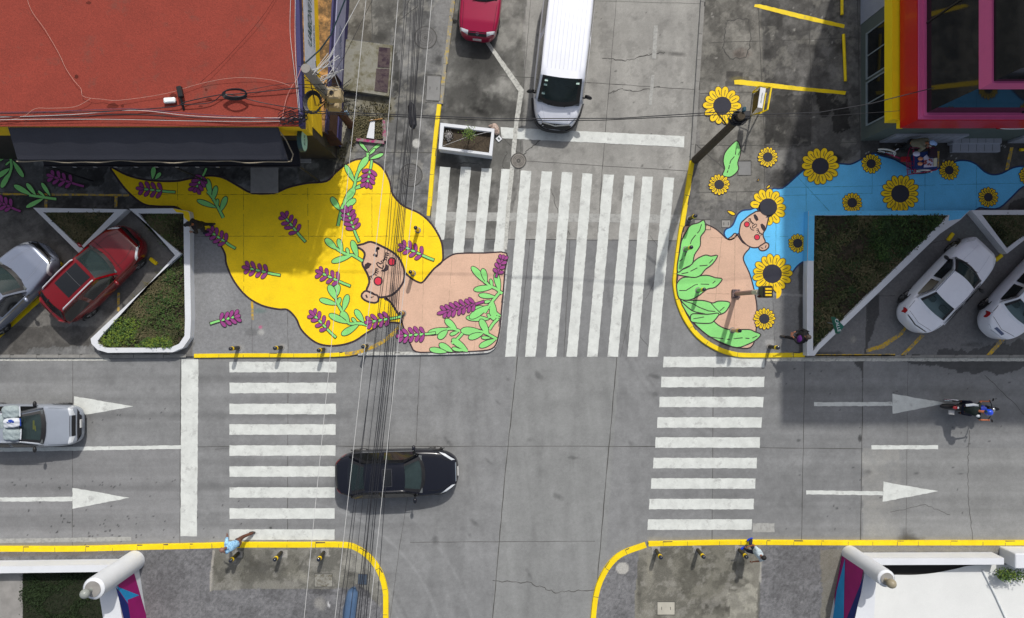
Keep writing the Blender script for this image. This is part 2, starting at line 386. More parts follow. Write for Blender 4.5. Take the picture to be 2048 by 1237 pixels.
    for k in range(40):
        p.ell(rr.uniform(1560, 2040), rr.uniform(730, 1070), rr.uniform(1.2, 2.6), rr.uniform(1.2, 2.6), 0.4, 0, 0.3, 0.1)
    for k in range(30):
        p.ell(rr.uniform(1060, 1380), rr.uniform(0, 340), rr.uniform(1.2, 2.4), rr.uniform(1.2, 2.4), 0.4, 0, 0.3, 0.1)
grid_ground('road', -23, -16, 24, 16, 0.05, 0.0, (0.238, 0.242, 0.243), paint_road, mROAD)

PW = [(-400, -300), (930, -300)] + KN_W + KW[1:] + [(-400, 712)]
def paint_pw(p):
    p.c *= 0.95
    p.mottling(0.16, 0.24, 0.18)
    # parking apron at the left
    p.poly([(-300, 395), (385, 395), (385, 720), (-300, 720)], 0.9, (0.165, 0.158, 0.148), 0.5)
    p.poly([(-300, 640), (60, 614), (180, 618), (250, 640), (200, 652), (-300, 655)], 0.8, (0.235, 0.225, 0.205), 5)
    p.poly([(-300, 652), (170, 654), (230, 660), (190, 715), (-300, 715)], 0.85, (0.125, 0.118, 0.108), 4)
    p.poly([(58, 698), (190, 690), (205, 714), (55, 714)], 0.8, (0.24, 0.24, 0.235), 6)
    p.ell(130, 470, 90, 30, 0.6, 20, 0.7, 0.9); p.ell(40, 450, 70, 30, 0.7, 0, 0.8, 0.9)
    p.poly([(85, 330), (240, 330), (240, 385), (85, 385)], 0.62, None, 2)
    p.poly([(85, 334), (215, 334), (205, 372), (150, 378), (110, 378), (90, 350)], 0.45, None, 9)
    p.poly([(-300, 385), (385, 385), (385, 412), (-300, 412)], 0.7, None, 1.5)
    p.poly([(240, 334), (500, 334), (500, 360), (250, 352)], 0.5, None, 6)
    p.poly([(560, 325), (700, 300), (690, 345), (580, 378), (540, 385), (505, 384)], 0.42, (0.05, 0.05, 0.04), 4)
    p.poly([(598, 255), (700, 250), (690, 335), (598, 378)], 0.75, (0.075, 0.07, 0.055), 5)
    p.poly([(501, 335), (555, 335), (556, 387), (501, 387)], 0.9, (0.20, 0.20, 0.20), 1.0, 0.5)
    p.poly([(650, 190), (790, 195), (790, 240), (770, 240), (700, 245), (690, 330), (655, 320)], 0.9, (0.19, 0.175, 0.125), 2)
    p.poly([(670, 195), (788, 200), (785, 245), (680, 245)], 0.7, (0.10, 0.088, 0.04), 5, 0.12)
    p.ell(690, 262, 22, 50, 0.6, 0, 0.8, 0.7, (0.34, 0.32, 0.25)); p.ell(700, 300, 18, 26, 0.7, 0, 0.8, 0.9, (0.10, 0.09, 0.04))
    p.poly([(688, -300), (748, -300), (742, 83), (676, 76)], 0.9, (0.165, 0.152, 0.125), 0.5)
    p.poly([(748, -300), (812, -300), (805, 50), (782, 60), (780, 90), (742, 84)], 0.85, (0.19, 0.185, 0.165), 1)
    p.ell(778, 25, 14, 25, 0.55, 0, 0.8, 0.8); p.ell(760, 75, 20, 14, 0.6, 0, 0.8, 0.9)
    p.poly([(785, 85), (800, 130), (797, 190), (790, 200), (786, 185), (788, 120)], 0.4, None, 2)
    p.band([(852, -80), (846, 75), (836, 215), (826, 300)], 15, 0.72, soft=1.0, rag=0.3)  # soft dark band paints in the shadow of the overhead cable bundle
    p.ell(815, 200, 26, 60, 0.75, 0, 0.9, 0.9); p.ell(720, 330, 30, 30, 0.6, 0, 0.9, 0.9); p.ell(805, 260, 20, 40, 0.7, 0, 0.9, 0.9); p.ell(870, 100, 14, 70, 0.8, 0, 0.9, 0.9)
    p.poly([(862, 150), (884, 152), (880, 205), (850, 200)], 0.7, (0.22, 0.22, 0.21), 0.5)
    p.poly([(700, 305), (876, 310), (856, 440), (700, 420)], 0.6, (0.185, 0.188, 0.19), 0.6)
    p.poly([(388, 470), (560, 470), (760, 720), (388, 720)], 0.6, (0.245, 0.25, 0.26), 0.5)
    p.ell(438, 580, 40, 90, 1.15, 0, 0.8, 0.8); p.ell(505, 665, 16, 10, 0.75, (0.30, 0.17, 0.13) and 0, 0.5, 0.5); p.ell(522, 665, 8, 8, 0.6, 0, 0.4, 0.4, (0.42, 0.42, 0.4))
    p.ell(520, 622, 14, 6, 0.35, 0, 0.8, 0.9, (0.05, 0.16, 0.13)); p.ell(521, 655, 4, 4, 0.8, 0, 0.4, 0.4, (0.5, 0.1, 0.22))
    NWc = [(640, -300), (905, -300), (880, 210), (856, 440), (560, 440), (400, 340), (600, 250)]
    p.dirt(NWc, 0.62, 0.50, 0.07, 0.9, 50); p.dirt(NWc, 0.75, 0.52, 0.05, 3.0, 70); p.dirt(NWc, 0.35, 0.60, 0.05, 2.2, 90, (0.33, 0.32, 0.28))
    p.dirt([(-300, 320), (600, 320), (600, 420), (-300, 420)], 0.55, 0.50, 0.05, 1.3, 57); p.dirt([(-300, 390), (385, 390), (385, 716), (-300, 716)], 0.72, 0.50, 0.07, 0.9, 61); p.dirt([(-300, 390), (385, 390), (385, 716), (-300, 716)], 0.8, 0.53, 0.04, 3.5, 63)
    for x, y in ((477, 697), (563, 696), (648, 700), (736, 693)): p.ell(x + 3, y, 13, 10, 0.55, 0, 0.5, 0.4, (0.36, 0.36, 0.35))
    p.ell(833, 287, 9, 11, 0.8, 0, 0.3, 0.5, (0.5, 0.5, 0.47))
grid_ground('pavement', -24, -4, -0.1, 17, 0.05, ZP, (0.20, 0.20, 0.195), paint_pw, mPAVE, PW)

PE = [(1422, -300)] + KE[1:] + [(1612, 714), (2500, 714), (2500, -300)]
def paint_pe(p):
    p.c *= 0.92
    p.mottling(0.16, 0.24, 0.18)
    p.poly([(1400, -300), (1515, -300), (1530, 300), (1530, 400), (1400, 400)], 0.6, (0.24, 0.23, 0.20), 1)
    p.poly([(1520, 0), (1560, 0), (1585, 300), (1532, 300)], 0.72, None, 6)
    p.ell(1560, 110, 50, 100, 0.7, 0, 0.8, 0.8); p.ell(1620, 60, 60, 40, 0.8, 0, 0.8, 0.8)
    p.poly([(1528, 190), (1622, 188), (1625, 292), (1530, 295)], 0.55, None, 4)
    p.poly([(1630, 188), (1695, 190), (1700, 225), (1698, 262), (1668, 264), (1664, 215), (1652, 236), (1640, 232), (1633, 205)], 0.30, None, 5)
    p.ell(1676, 100, 14, 24, 0.5, 0, 0.8, 0.8); p.ell(1550, 145, 28, 12, 1.5, 0, 0.8, 1.0)
    p.ell(1474, 80, 28, 46, 0.8, 0, 0.2, 0.5, (0.30, 0.29, 0.26)); p.ell(1482, 108, 22, 14, 0.6, 0, 0.5, 0.7, (0.19, 0.15, 0.13))
    p.poly([(1452, 144), (1487, 144), (1485, 172), (1451, 172)], 0.8, (0.075, 0.07, 0.065), 0.5)
    p.ell(1480, 158, 26, 7, 0.4, 0, 0.8, 0.7, (0.42, 0.36, 0.12))
    p.ell(1450, 250, 44, 30, 1.18, 0, 0.8, 0.9); p.ell(1425, 345, 40, 30, 0.9, 0, 0.8, 0.9)
    p.ell(1568, 365, 60, 34, 0.35, -20, 0.7, 0.8); p.ell(1500, 350, 40, 40, 0.9); p.ell(1670, 318, 16, 12, 0.35, 0, 0.6, 0.5)
    p.poly([(1720, 283), (2500, 270), (2500, 400), (1980, 360), (1900, 330), (1720, 320)], 0.6, None, 2)
    p.poly([(1755, 280), (1900, 280), (1895, 320), (1760, 300)], 0.6, None, 4)
    p.poly([(1480, 540), (1620, 510), (1620, 715), (1490, 715)], 0.6, (0.185, 0.19, 0.198), 0.5)
    p.poly([(1515, 585), (1545, 585), (1548, 650), (1550, 715), (1500, 715)], 0.35, (0.30, 0.305, 0.30), 2)
    p.band([(1603, 520), (1602, 712)], 7, 0.32, soft=0.6, rag=0.9)
    p.ell(1541, 686, 13, 9, 0.7, 0, 0.5, 0.4, (0.38, 0.38, 0.37)); p.band([(1545, 588), (1612, 592)], 3, 0.5, (0.33, 0.33, 0.32))
    NEc = [(1380, -300), (1720, -300), (1722, 300), (1600, 400), (1370, 470)]
    p.dirt(NEc, 0.60, 0.50, 0.08, 0.7, 50); p.dirt(NEc, 0.72, 0.53, 0.05, 2.6, 70); p.dirt(NEc, 0.30, 0.60, 0.05, 2.2, 90, (0.30, 0.29, 0.255))
    p.dirt([(1720, 270), (2500, 270), (2500, 420), (1720, 420)], 0.7, 0.5, 0.07, 1.1, 52)
    # parking apron
    p.poly([(1626, 420), (2500, 420), (2500, 716), (1626, 716)], 0.85, (0.17, 0.17, 0.172), 0.5)
    p.poly([(1733, 615), (1740, 600), (1758, 590), (1757, 630), (1745, 660), (1737, 690), (1735, 712), (1729, 712), (1732, 660)], 0.42, None, 3)
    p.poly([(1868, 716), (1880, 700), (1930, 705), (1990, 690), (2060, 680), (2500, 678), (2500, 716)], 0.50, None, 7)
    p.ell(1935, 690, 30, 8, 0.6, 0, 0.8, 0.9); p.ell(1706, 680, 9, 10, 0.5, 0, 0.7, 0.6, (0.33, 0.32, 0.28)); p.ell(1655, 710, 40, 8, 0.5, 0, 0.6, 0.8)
    p.poly([(1895, 450), (1955, 440), (1990, 470), (1930, 500)], 0.6, (0.14, 0.155, 0.145), 4); p.ell(1850, 520, 30, 40, 0.8, 0, 0.9, 0.8)
    p.poly([(2005, 420), (2048, 392), (2500, 380), (2500, 420)], 0.4, None, 6)
    rr = random.Random(9)
    for k in range(26): p.ell(rr.uniform(1730, 2040), rr.uniform(290, 325), 1.3, 1.2, 0.9, 0, 0.3, 0.1, (0.45, 0.45, 0.43))
    for k in range(24): p.ell(rr.uniform(1420, 1710), rr.uniform(10, 300), rr.uniform(1, 3), rr.uniform(1, 3), 0.6, 0, 0.4, 0.3, (0.38, 0.37, 0.34))
grid_ground('pavement', 7, -3, 26, 17, 0.05, ZP, (0.185, 0.18, 0.17), paint_pe, mPAVE, PE)

PSW = KSW + [(770, 1500), (-400, 1500), (-400, 1099)]
def agg(p, seed):
    f = fbm(p.x, p.y, 14, seed, 3); p.c *= (1 + 1.0 * (f - 0.5))[:, None]
def paint_sw(p):
    agg(p, 4); p.dirt(None, 0.8, 0.54, 0.06, 1.0, 81); p.mottling(0.08, 0.10, 0.05)
    p.poly([(428, 1094), (690, 1092), (745, 1120), (765, 1170), (762, 1215), (740, 1195), (735, 1160), (700, 1175), (660, 1178), (480, 1178), (422, 1182)], 0.95, (0.195, 0.19, 0.165), 2)
    p.poly([(430, 1098), (640, 1097), (600, 1140), (560, 1160), (470, 1165), (428, 1175)], 0.7, (0.105, 0.10, 0.078), 6, 0.25)
    p.ell(520, 1130, 90, 30, 0.7, 0, 0.9, 0.9); p.ell(640, 1160, 50, 12, 0.5, 0, 0.8, 0.9, (0.30, 0.29, 0.25)); p.ell(590, 1150, 40, 16, 0.4, 0, 0.8, 0.9, (0.28, 0.27, 0.22))
    p.poly([(690, 1098), (715, 1103), (745, 1130), (762, 1160), (764, 1212), (740, 1185), (700, 1160), (688, 1130)], 0.7, (0.30, 0.295, 0.26), 3)
    p.ell(700, 1150, 22, 22, 0.45, 0, 0.8, 0.8); p.ell(735, 1165, 14, 8, 0.3, 0, 0.8, 0.8, (0.38, 0.38, 0.36))
    p.dirt([(428, 1094), (690, 1092), (765, 1170), (762, 1215), (740, 1195), (480, 1178), (422, 1182)], 0.68, 0.5, 0.06, 2.2, 85); p.dirt([(428, 1094), (690, 1092), (745, 1160), (660, 1178), (422, 1182)], 0.4, 0.60, 0.04, 2.6, 87, (0.30, 0.29, 0.26))
    p.band([(427, 1103), (422, 1150), (421, 1182)], 2.4, 0.85, (0.36, 0.34, 0.30), 0.4)
    p.ell(640, 1208, 20, 18, 0.55, 30, 0.8, 1.0, (0.36, 0.35, 0.32)); p.ell(657, 1209, 2.5, 8, 0.9, -20, 0.4, 0.4, (0.55, 0.55, 0.55))
    p.band([(0, 1110), (245, 1106)], 6, 0.75, (0.14, 0.12, 0.10), 0.9, 0.7)
    for x, y in ((477, 1108), (565, 1106), (650, 1105)): p.poly([(x - 8, y - 6), (x + 9, y - 6), (x + 9, y + 9), (x - 2, y + 8)], 0.85, (0.33, 0.32, 0.29), 0.6)
    p.band([(768, 1120), (771, 1237)], 2, 0.6, (0.4, 0.4, 0.38))
grid_ground('pavement', -24, -17, -4, -9.0, 0.05, ZP, (0.155, 0.155, 0.16), paint_sw, mAGG, PSW)
PSE = KSE1 + KSE2 + [(2500, 1087), (2500, 1500), (1175, 1500)]
def paint_se(p):
    agg(p, 14); p.dirt(None, 0.8, 0.54, 0.06, 1.0, 83); p.mottling(0.08, 0.10, 0.05)
    p.poly([(1277, 1096), (1524, 1090), (1521, 1130), (1516, 1330), (1266, 1330), (1270, 1200)], 0.95, (0.20, 0.192, 0.16), 1.5)
    p.poly([(1310, 1090), (1500, 1090), (1490, 1150), (1460, 1180), (1380, 1200), (1350, 1150), (1310, 1120)], 0.6, (0.10, 0.096, 0.074), 7, 0.25)
    p.ell(1430, 1215, 60, 20, 0.55, 10, 0.8, 0.9); p.ell(1280, 1190, 10, 50, 0.6, 0, 0.8, 0.8); p.ell(1300, 1140, 12, 40, 0.5, 0, 0.8, 0.9, (0.30, 0.28, 0.22))
    p.poly([(1456, 1188), (1500, 1165), (1514, 1175), (1513, 1237), (1512, 1330), (1455, 1330), (1460, 1215)], 0.85, (0.33, 0.32, 0.27), 7)
    p.dirt([(1277, 1096), (1524, 1090), (1516, 1330), (1266, 1330)], 0.66, 0.5, 0.06, 2.0, 86); p.dirt([(1277, 1096), (1524, 1090), (1516, 1330), (1266, 1330)], 0.4, 0.60, 0.04, 2.6, 88, (0.29, 0.28, 0.25))
    p.ell(1495, 1152, 16, 10, 0.6, 40, 0.7, 0.9, (0.32, 0.31, 0.26)); p.ell(1467, 1176, 11, 5, 0.7, 0, 0.6, 0.7, (0.32, 0.31, 0.27)); p.ell(1400, 1120, 14, 20, 0.5, 60, 0.8, 1.0, (0.27, 0.26, 0.21))
    p.ell(1245, 1137, 14, 13, 0.95, 0, 0.12, 0.15, (0.40, 0.39, 0.36))
    p.band([(1523, 1112), (1520, 1165)], 2.6, 0.8, (0.38, 0.37, 0.33), 0.5); p.band([(1519, 1165), (1515, 1300)], 2.6, 0.7, (0.10, 0.10, 0.09), 0.5)
    for x, y in ((1312, 1101), (1395, 1100), (1478, 1100)): p.poly([(x - 9, y - 8), (x + 8, y - 8), (x + 6, y + 8), (x - 6, y + 6)], 0.85, (0.35, 0.34, 0.31), 0.8)
    p.poly([(1640, 1098), (1695, 1098), (1668, 1237), (1655, 1330), (1635, 1330), (1645, 1150)], 0.6, (0.20, 0.185, 0.14), 4)
    p.band([(1710, 1098), (2000, 1098)], 9, 0.8, (0.24, 0.225, 0.18), 0.8, 0.6)
grid_ground('pavement', 3.5, -17, 26, -8.9, 0.05, ZP, (0.165, 0.165, 0.17), paint_se, mAGG, PSE)

# ---------------------------------------------------------------- joints and cracks as narrow dark strips
mJ = mat('joint_dirt', (0.075, 0.073, 0.068), 0.95, var=0.3)
mJp = mat('pale_joint', (0.30, 0.29, 0.26), 0.95, var=0.3)
def crack(pts, n, amp):
    out = []
    for (x1, y1), (x2, y2) in zip(pts[:-1], pts[1:]):
        for k in range(n):
            t = k / n; out.append((x1 + (x2 - x1) * t + random.uniform(-amp, amp), y1 + (y2 - y1) * t + random.uniform(-amp, amp)))
    return out + [pts[-1]]
jr = MB()
for pts, wd in (([(146, 712), (145, 900), (145, 1092)], .018), ([(361, 716), (360, 1098)], .022), ([(576, 716), (575, 1088)], .02), ([(846, 640), (838, 760), (832, 890)], .02), ([(832, 893), (800, 1090), (780, 1237)], .015),
                ([(0, 902), (200, 899), (361, 894), (700, 893), (1300, 893), (1725, 898)], .022), ([(1035, 715), (1012, 930), (985, 1240)], .03), ([(1235, 700), (1213, 950), (1188, 1240)], .03),
                ([(1610, 714), (1603, 1080)], .022), ([(1726, 714), (1721, 1086)], .03), ([(1427, 714), (1424, 1090)], .022), ([(1816, 714), (1812, 1086)], .012), ([(820, 1085), (1190, 1083)], .015),
                ([(1237, -50), (1205, 330), (1195, 480)], .02), ([(1066, -50), (1045, 200), (1034, 480)], .014), ([(1140, 480), (1128, 715)], .02), ([(1295, 480), (1240, 715)], .012), ([(1060, 480), (1035, 715)], .02),
                ([(1000, 152), (1068, 156)], .02), ([(1168, 165), (1392, 180)], .02), ([(1045, 322), (1380, 343)], .02), ([(858, 478), (1373, 482)], .03), ([(1120, 0), (1400, 8)], .012), ([(1405, 0), (1384, 320)], .03)):
    jr.ribbon(px2(crack(pts, 14, 0.5)), wd, 0.003, jit=0.7)
for pts, n, a, wd in (([(985, 1162), (1060, 1166), (1110, 1185), (1190, 1180)], 12, 2, .025), ([(1205, 116), (1250, 122), (1290, 112), (1330, 105)], 9, 1.6, .03), ([(1215, 188), (1240, 178), (1270, 184), (1320, 174)], 8, 1.6, .03),
                      ([(1940, 860), (1935, 930), (1937, 1000), (1945, 1080)], 9, 1.5, .018), ([(1100, 375), (1115, 420), (1140, 470)], 8, 2, .02), ([(1010, 280), (1028, 300), (1045, 310), (1062, 295), (1090, 275)], 6, 2, .03),
                      ([(1260, 640), (1300, 700)], 9, 2, .015), ([(1970, 750), (2048, 830)], 9, 2, .018), ([(1780, 1025), (1850, 1010), (1900, 1030)], 8, 1.5, .015), ([(872, 325), (900, 330), (935, 326), (960, 330)], 6, 2, .03),
                      ([(1300, 470), (1330, 520), (1290, 600)], 9, 2, .014), ([(1015, 305), (1005, 330), (1012, 345)], 6, 2, .03), ([(430, 900), (520, 890)], 6, 1, .012)):
    jr.ribbon(px2(crack(pts, n, a)), wd, 0.0035, jit=0.9)
struct(jr.build('road_joints', mJ))
jp = MB()
for pts, wd in (([(1513, -60), (1520, 90), (1530, 290), (1528, 395)], .025), ([(1615, -60), (1625, 288)], .022), ([(1714, -60), (1720, 283)], .025), ([(1418, 86), (1715, 76)], .02), ([(1400, 187), (1715, 180)], .02),
                ([(1392, 291), (1530, 292), (1760, 283)], .025), ([(1392, 385), (1540, 383)], .02), ([(1474, 385), (1472, 430)], .015), ([(1470, 330), (1501, 330)], .02), ([(1476, 321), (1502, 321), (1502, 351), (1474, 352)], .02),
                ([(1364, 477), (1560, 474)], .012), ([(1445, 470), (1420, 690)], .010), ([(1470, 450), (1468, 590)], .010), ([(1378, 390), (1370, 470)], .012), ([(1549, 700), (1545, 588)], .01),
                ([(1746, 310), (1744, 386)], .012), ([(1850, 370), (1848, 425)], .012), ([(1611, 340), (1612, 392)], .012), ([(1953, 335), (1952, 366)], .012), ([(1565, 374), (1850, 370), (2048, 366)], .012), ([(1545, 392), (1744, 386)], .008),
                ([(1626, 592), (1790, 592)], .02), ([(1800, 600), (1860, 600)], .02), ([(1852, 490), (1900, 478)], .015), ([(1733, 600), (1733, 712)], .02), ([(1814, 700), (1815, 714)], .02),
                ([(0, 386), (220, 390), (760, 389), (855, 388)], .022), ([(88, 330), (88, 412)], .022), ([(220, 330), (221, 412)], .03), ([(390, 473), (585, 473), (760, 473), (870, 473)], .016), ([(487, 390), (488, 472)], .016),
                ([(615, 390), (617, 470)], .016), ([(744, 330), (744, 472)], .018), ([(146, 420), (146, 712)], .015), ([(250, 395), (250, 412)], .015), ([(700, 304), (868, 306)], .03), ([(742, -50), (745, 82)], .02), ([(786, 88), (800, 40), (836, 12)], .03),
                ([(799, 120), (798, 190), (792, 305)], .03), ([(851, 148), (883, 152)], .03), ([(850, 205), (879, 203)], .025), ([(851, 148), (848, 204)], .02), ([(851, 176), (881, 178)], .012), ([(820, 0), (790, 48)], .02),
                ([(848, 400), (846, 480), (840, 600)], .008), ([(575, 600), (576, 712)], .015), ([(503, 600), (505, 712)], .01)):
    jp.ribbon(px2(crack(pts, 10, 0.6), ZP), wd, ZP + 0.0205 if False else ZP + 0.003, jit=0.7)
for pts in ([(1452, 45), (1478, 36), (1496, 40), (1503, 70), (1500, 95), (1490, 116), (1460, 118), (1446, 100), (1450, 70), (1452, 45)], [(1392, 290), (1440, 330), (1455, 345)]):
    jp.ribbon(px2(crack(pts, 6, 2.0), ZP), .035, ZP + 0.0035, jit=0.9)
struct(jp.build('pavement_joints', mJ))

# ---------------------------------------------------------------- kerbs
mKY = mat('yellow_kerb_paint', rgb(236, 205, 8), 0.6, var=0.10, scale=3, wear=(0.28, 0.26, 0.16), wthr=0.66)
mKYold = mat('worn_yellow_paint', rgb(205, 165, 30), 0.7, var=0.2, scale=3, wear=(0.20, 0.19, 0.16), wthr=0.50, wscale=8)
mKG = mat('kerb_concrete', (0.24, 0.235, 0.22), 0.85, var=0.2, scale=3, bump=0.2)
def kerb(pts, m, label, w=0.2, sub=4, side=1):
    pw = px2(smooth_pts(pts, False, sub), ZP); b = MB()
    top = MB(); top.ribbon(pw, w, ZP + 0.006)
    n = len(pw); v = top.v
    L = [v[2 * i] for i in range(n)]; Rr = [v[2 * i + 1] for i in range(n)]
    vs = []
    for i in range(n):
        l, r = Vector(L[i]), Vector(Rr[i]); q = (r - l).normalized() * 0.012
        vs += [(l.x - q.x, l.y - q.y, 0), (l.x, l.y, ZP - 0.006), (l.x + q.x, l.y + q.y, ZP + 0.006), (r.x - q.x, r.y - q.y, ZP + 0.006), (r.x, r.y, ZP - 0.006), (r.x + q.x, r.y + q.y, 0)]
    fs = []
    for i in range(n - 1):
        for k in range(5): fs.append((6 * i + k, 6 * i + k + 1, 6 * (i + 1) + k + 1, 6 * (i + 1) + k))
    b.add(vs, fs); b.cur = 1; dist = 0.0; nxt = random.uniform(.5, 1.1)
    for i in range(n - 1):
        p0, p1 = Vector(pw[i]), Vector(pw[i + 1]); sl_ = (p1 - p0).length
        while dist + sl_ > nxt:
            q0 = p0.lerp(p1, (nxt - dist) / sl_); dd = (p1 - p0).normalized(); nn = Vector((-dd.y, dd.x)) * w * .5
            b.ribbon([tuple(q0 - nn), tuple(q0 + nn * random.uniform(.2, 1))], random.uniform(.008, .02), ZP + .0085); nxt += random.uniform(.8, 1.3)
            if random.random() < .5: e0 = q0 + nn * .93; b.ribbon([tuple(e0), tuple(e0 + dd * random.uniform(.1, .4))], random.uniform(.02, .05), ZP + .0088, jit=.9)
        dist += sl_
    o = b.build('kerb', [m, mJ])
    struct(o); o['label'] = label
    return o
kerb([(918, -120), (906, 0), (881, 208)], mat('faded_kerb', (0.26, 0.25, 0.22), 0.85, wear=rgb(190, 160, 40), wthr=0.56, wscale=7), 'grey kerb with traces of yellow beside the magenta car', 0.17, 2)
kerb([(878, 209), (868, 300), (857, 432)], mKY, 'bright yellow kerb beside the white rectangular planter', 0.17, 3)
kerb([(1411, -120), (1406, 0), (1385, 320)], mKG, 'bare grey kerb up the east side of the north street', 0.17, 2)
kerb([(a + 2, b) for a, b in KE[2:-1]] + [(1610, 710)], mKY, 'yellow kerb curving round the sunflower corner', 0.19, 4)
kerb(KSW, mKY, 'yellow kerb of the bottom left corner', 0.21, 4)
kerb(KSE1, mKY, 'curved yellow kerb of the bottom right corner', 0.21, 4)
kerb(KSE2, mKY, 'straight yellow kerb along the bottom right pavement', 0.19, 2)
kerb([(388, 712), (500, 711), (640, 711), (700, 708)], mKY, 'yellow kerb in front of the left bollards', 0.17, 3)
kerb([(-120, 713), (200, 713), (372, 712)], mKG, 'flush grey kerb in front of the left parking bays', 0.14, 2)
kerb([(1612, 713), (1800, 713), (2200, 713)], mKG, 'flush grey kerb in front of the right parking bays', 0.12, 2)
kerb([(716, 709), (850, 708), (960, 705), (982, 700), (992, 688), (999, 660), (1005, 610), (1011, 555), (1013, 509)], mat('white_kerb_paint', (0.50, 0.50, 0.48), 0.7, wear=(0.27, 0.27, 0.26), wthr=0.52), 'white painted edge round the extended corner', 0.11, 3)

# ---------------------------------------------------------------- road markings
mWH = mat('white_road_paint', (0.60, 0.62, 0.59), 0.7, var=0.13, scale=2.5, fvar=0.07, wear=(0.38, 0.385, 0.37), wthr=0.60, wscale=2.2)
mWO = mat('old_white_paint', (0.50, 0.50, 0.46), 0.75, var=0.12, scale=3, wear=(0.29, 0.29, 0.27), wthr=0.54, wscale=9)
mWF = mat('ghost_white_paint', (0.38, 0.38, 0.36), 0.8, var=0.12, scale=3, wear=(0.28, 0.28, 0.265), wthr=0.50, wscale=6)
def strip_poly(pts, rag=0.012, step=0.12, h=0.0):
    pw = [Vector(p) for p in px2(pts, h)]; out = []
    n = len(pw)
    for i in range(n):
        a, b = pw[i], pw[(i + 1) % n]; k = max(1, int((b - a).length / step))
        for j in range(k):
            q = a.lerp(b, j / k)
            out.append((q.x + random.uniform(-rag, rag), q.y + random.uniform(-rag, rag)))
    return out
def marks(name, part, label, cat, shapes, m, z=0.006, h=0.0, rag=0.010):
    t = thing(name, label, cat, (0, 0, h))
    for s in shapes:
        b = MB(); b.poly(strip_poly(s, rag, 0.12, h), z); b.build(part, m, t)
    return t
def rect(x0, x1, y0, y1): return [(x0, y0), (x1, y0), (x1, y1), (x0, y1)]
tops = [(880, 901, 334, 867.5, 888.5, 480), (921.6, 942, 334, 905.5, 927, 507), (963, 984, 337, 945.6, 967, 507), (1003, 1023, 338, 987.5, 1009, 507), (1041.6, 1062.6, 341.5, 1010, 1031, 714), (1083, 1104, 343, 1050, 1071, 714),
        (1123.7, 1144.7, 344.6, 1092, 1113, 714), (1165, 1185, 347, 1133, 1154, 714), (1206.6, 1227.6, 349, 1174, 1195, 714), (1249, 1270, 351, 1215, 1236, 714), (1285, 1306, 353, 1254.6, 1275.6, 714), (1327.6, 1348.5, 355, 1295, 1316, 714)]
marks('zebra_crossing', 'stripe', 'zebra crossing of tall stripes across the north street between the two murals', 'crosswalk', [[(a, y0), (b, y0 + 1), (d, y1), (c, y1)] for a, b, y0, c, d, y1 in tops], mWH)
marks('zebra_crossing', 'stripe', 'zebra crossing behind the black sedan, left of the intersection', 'crosswalk', [rect(459, 673 - i * .5, y, y + 21) for i, y in enumerate((724, 766, 808, 849, 891, 933, 975, 1017, 1059))], mWH)
marks('zebra_crossing', 'stripe', 'slanting zebra crossing below the sunflower corner, right of the intersection', 'crosswalk',
      [[(a, y), (b, y), (b - 1, y + 21), (a - 1, y + 21)] for a, b, y in ((1327, 1530, 714), (1323, 1529, 754), (1319, 1527, 794), (1315, 1524, 835), (1311, 1520, 875), (1307, 1514, 916), (1303, 1511, 957), (1299, 1508, 998), (1296, 1504, 1039))], mWH)
marks('stop_line', 'band', 'wide white stop line left of the crosswalk on the main road', 'road marking', [[(363, 719), (397, 719), (394, 1073), (361, 1073)]], mWH)
marks('stop_line', 'band', 'white stop line under the front of the white van', 'road marking', [[(1001, 255), (1369, 273), (1368, 295), (1004, 277)]], mWH, z=0.010)
marks('stop_line', 'band', 'faded old stop line running through the north zebra crossing', 'road marking', [[(858, 424), (1366, 430), (1364, 447), (857, 441)]], mWF, z=0.0045)
marks('lane_line', 'band', 'white lane line beside the silver pickup', 'road marking', [[(-60, 897), (362, 891), (362, 898), (-60, 905)]], mWH)
marks('lane_line', 'band', 'short white lane dash in front of the motorcycle shadow', 'road marking', [rect(1743, 1876, 891, 899)], mWH)
marks('edge_line', 'band', 'white edge line in front of the left parking bays', 'road marking', [[(-60, 715), (215, 715), (222, 722), (-60, 723)]], mWO, z=0.01)
marks('edge_line', 'band', 'white edge line in front of the right parking bays', 'road marking', [rect(1532, 2120, 715, 723)], mWO, z=0.01)
marks('edge_line', 'band', 'faint worn edge line along the bottom left kerb', 'road marking', [[(-60, 1079), (262, 1074), (262, 1082), (-60, 1088)]], mWF)
marks('paint_patch', 'band', 'ghost of a painted bar at the end of the lowest right stripe', 'road marking', [rect(1505, 1549, 1047, 1065)], mWF)
marks('turn_line', 'band', 'worn white guide line bending past the magenta car and under the van', 'road marking', [[(968, 82), (975, 80), (1048, 180), (1044, 205), (1036, 255), (1028, 345), (1020, 420), (1014, 500), (1007, 500), (1012, 420), (1019, 345), (1028, 250), (1037, 183)]], mWO, z=0.0135)
marks('lane_line', 'band', 'worn dashes down the middle of the north street', 'road marking', [[(1308, 52), (1316, 52), (1312, 118), (1304, 118)], [(1303, 150), (1309, 150), (1304, 210), (1297, 210)]], mWF)
for lab, sh in (('white straight arrow with its shaft cut by the left frame edge', [[(145, 976), (259, 996), (145, 1018)], [(-60, 996), (144.5, 994), (144.5, 1003), (-60, 1004)]]),
                ('white arrow head under the nose of the silver pickup', [[(148, 793), (267, 813), (148, 834)]]),
                ('white straight arrow behind the motorcycle', [[(1785, 788), (1895, 807), (1785, 828)], [(1628, 805), (1784.5, 804), (1784.5, 812), (1628, 813)]]),
                ('white straight arrow at the lower right of the main road', [[(1767, 964), (1877, 983), (1765, 1004)], [(1612, 981), (1766.5, 983), (1766.5, 991), (1612, 989)]])):
    marks('lane_arrow', 'mark', lab, 'road arrow', sh, mWH)
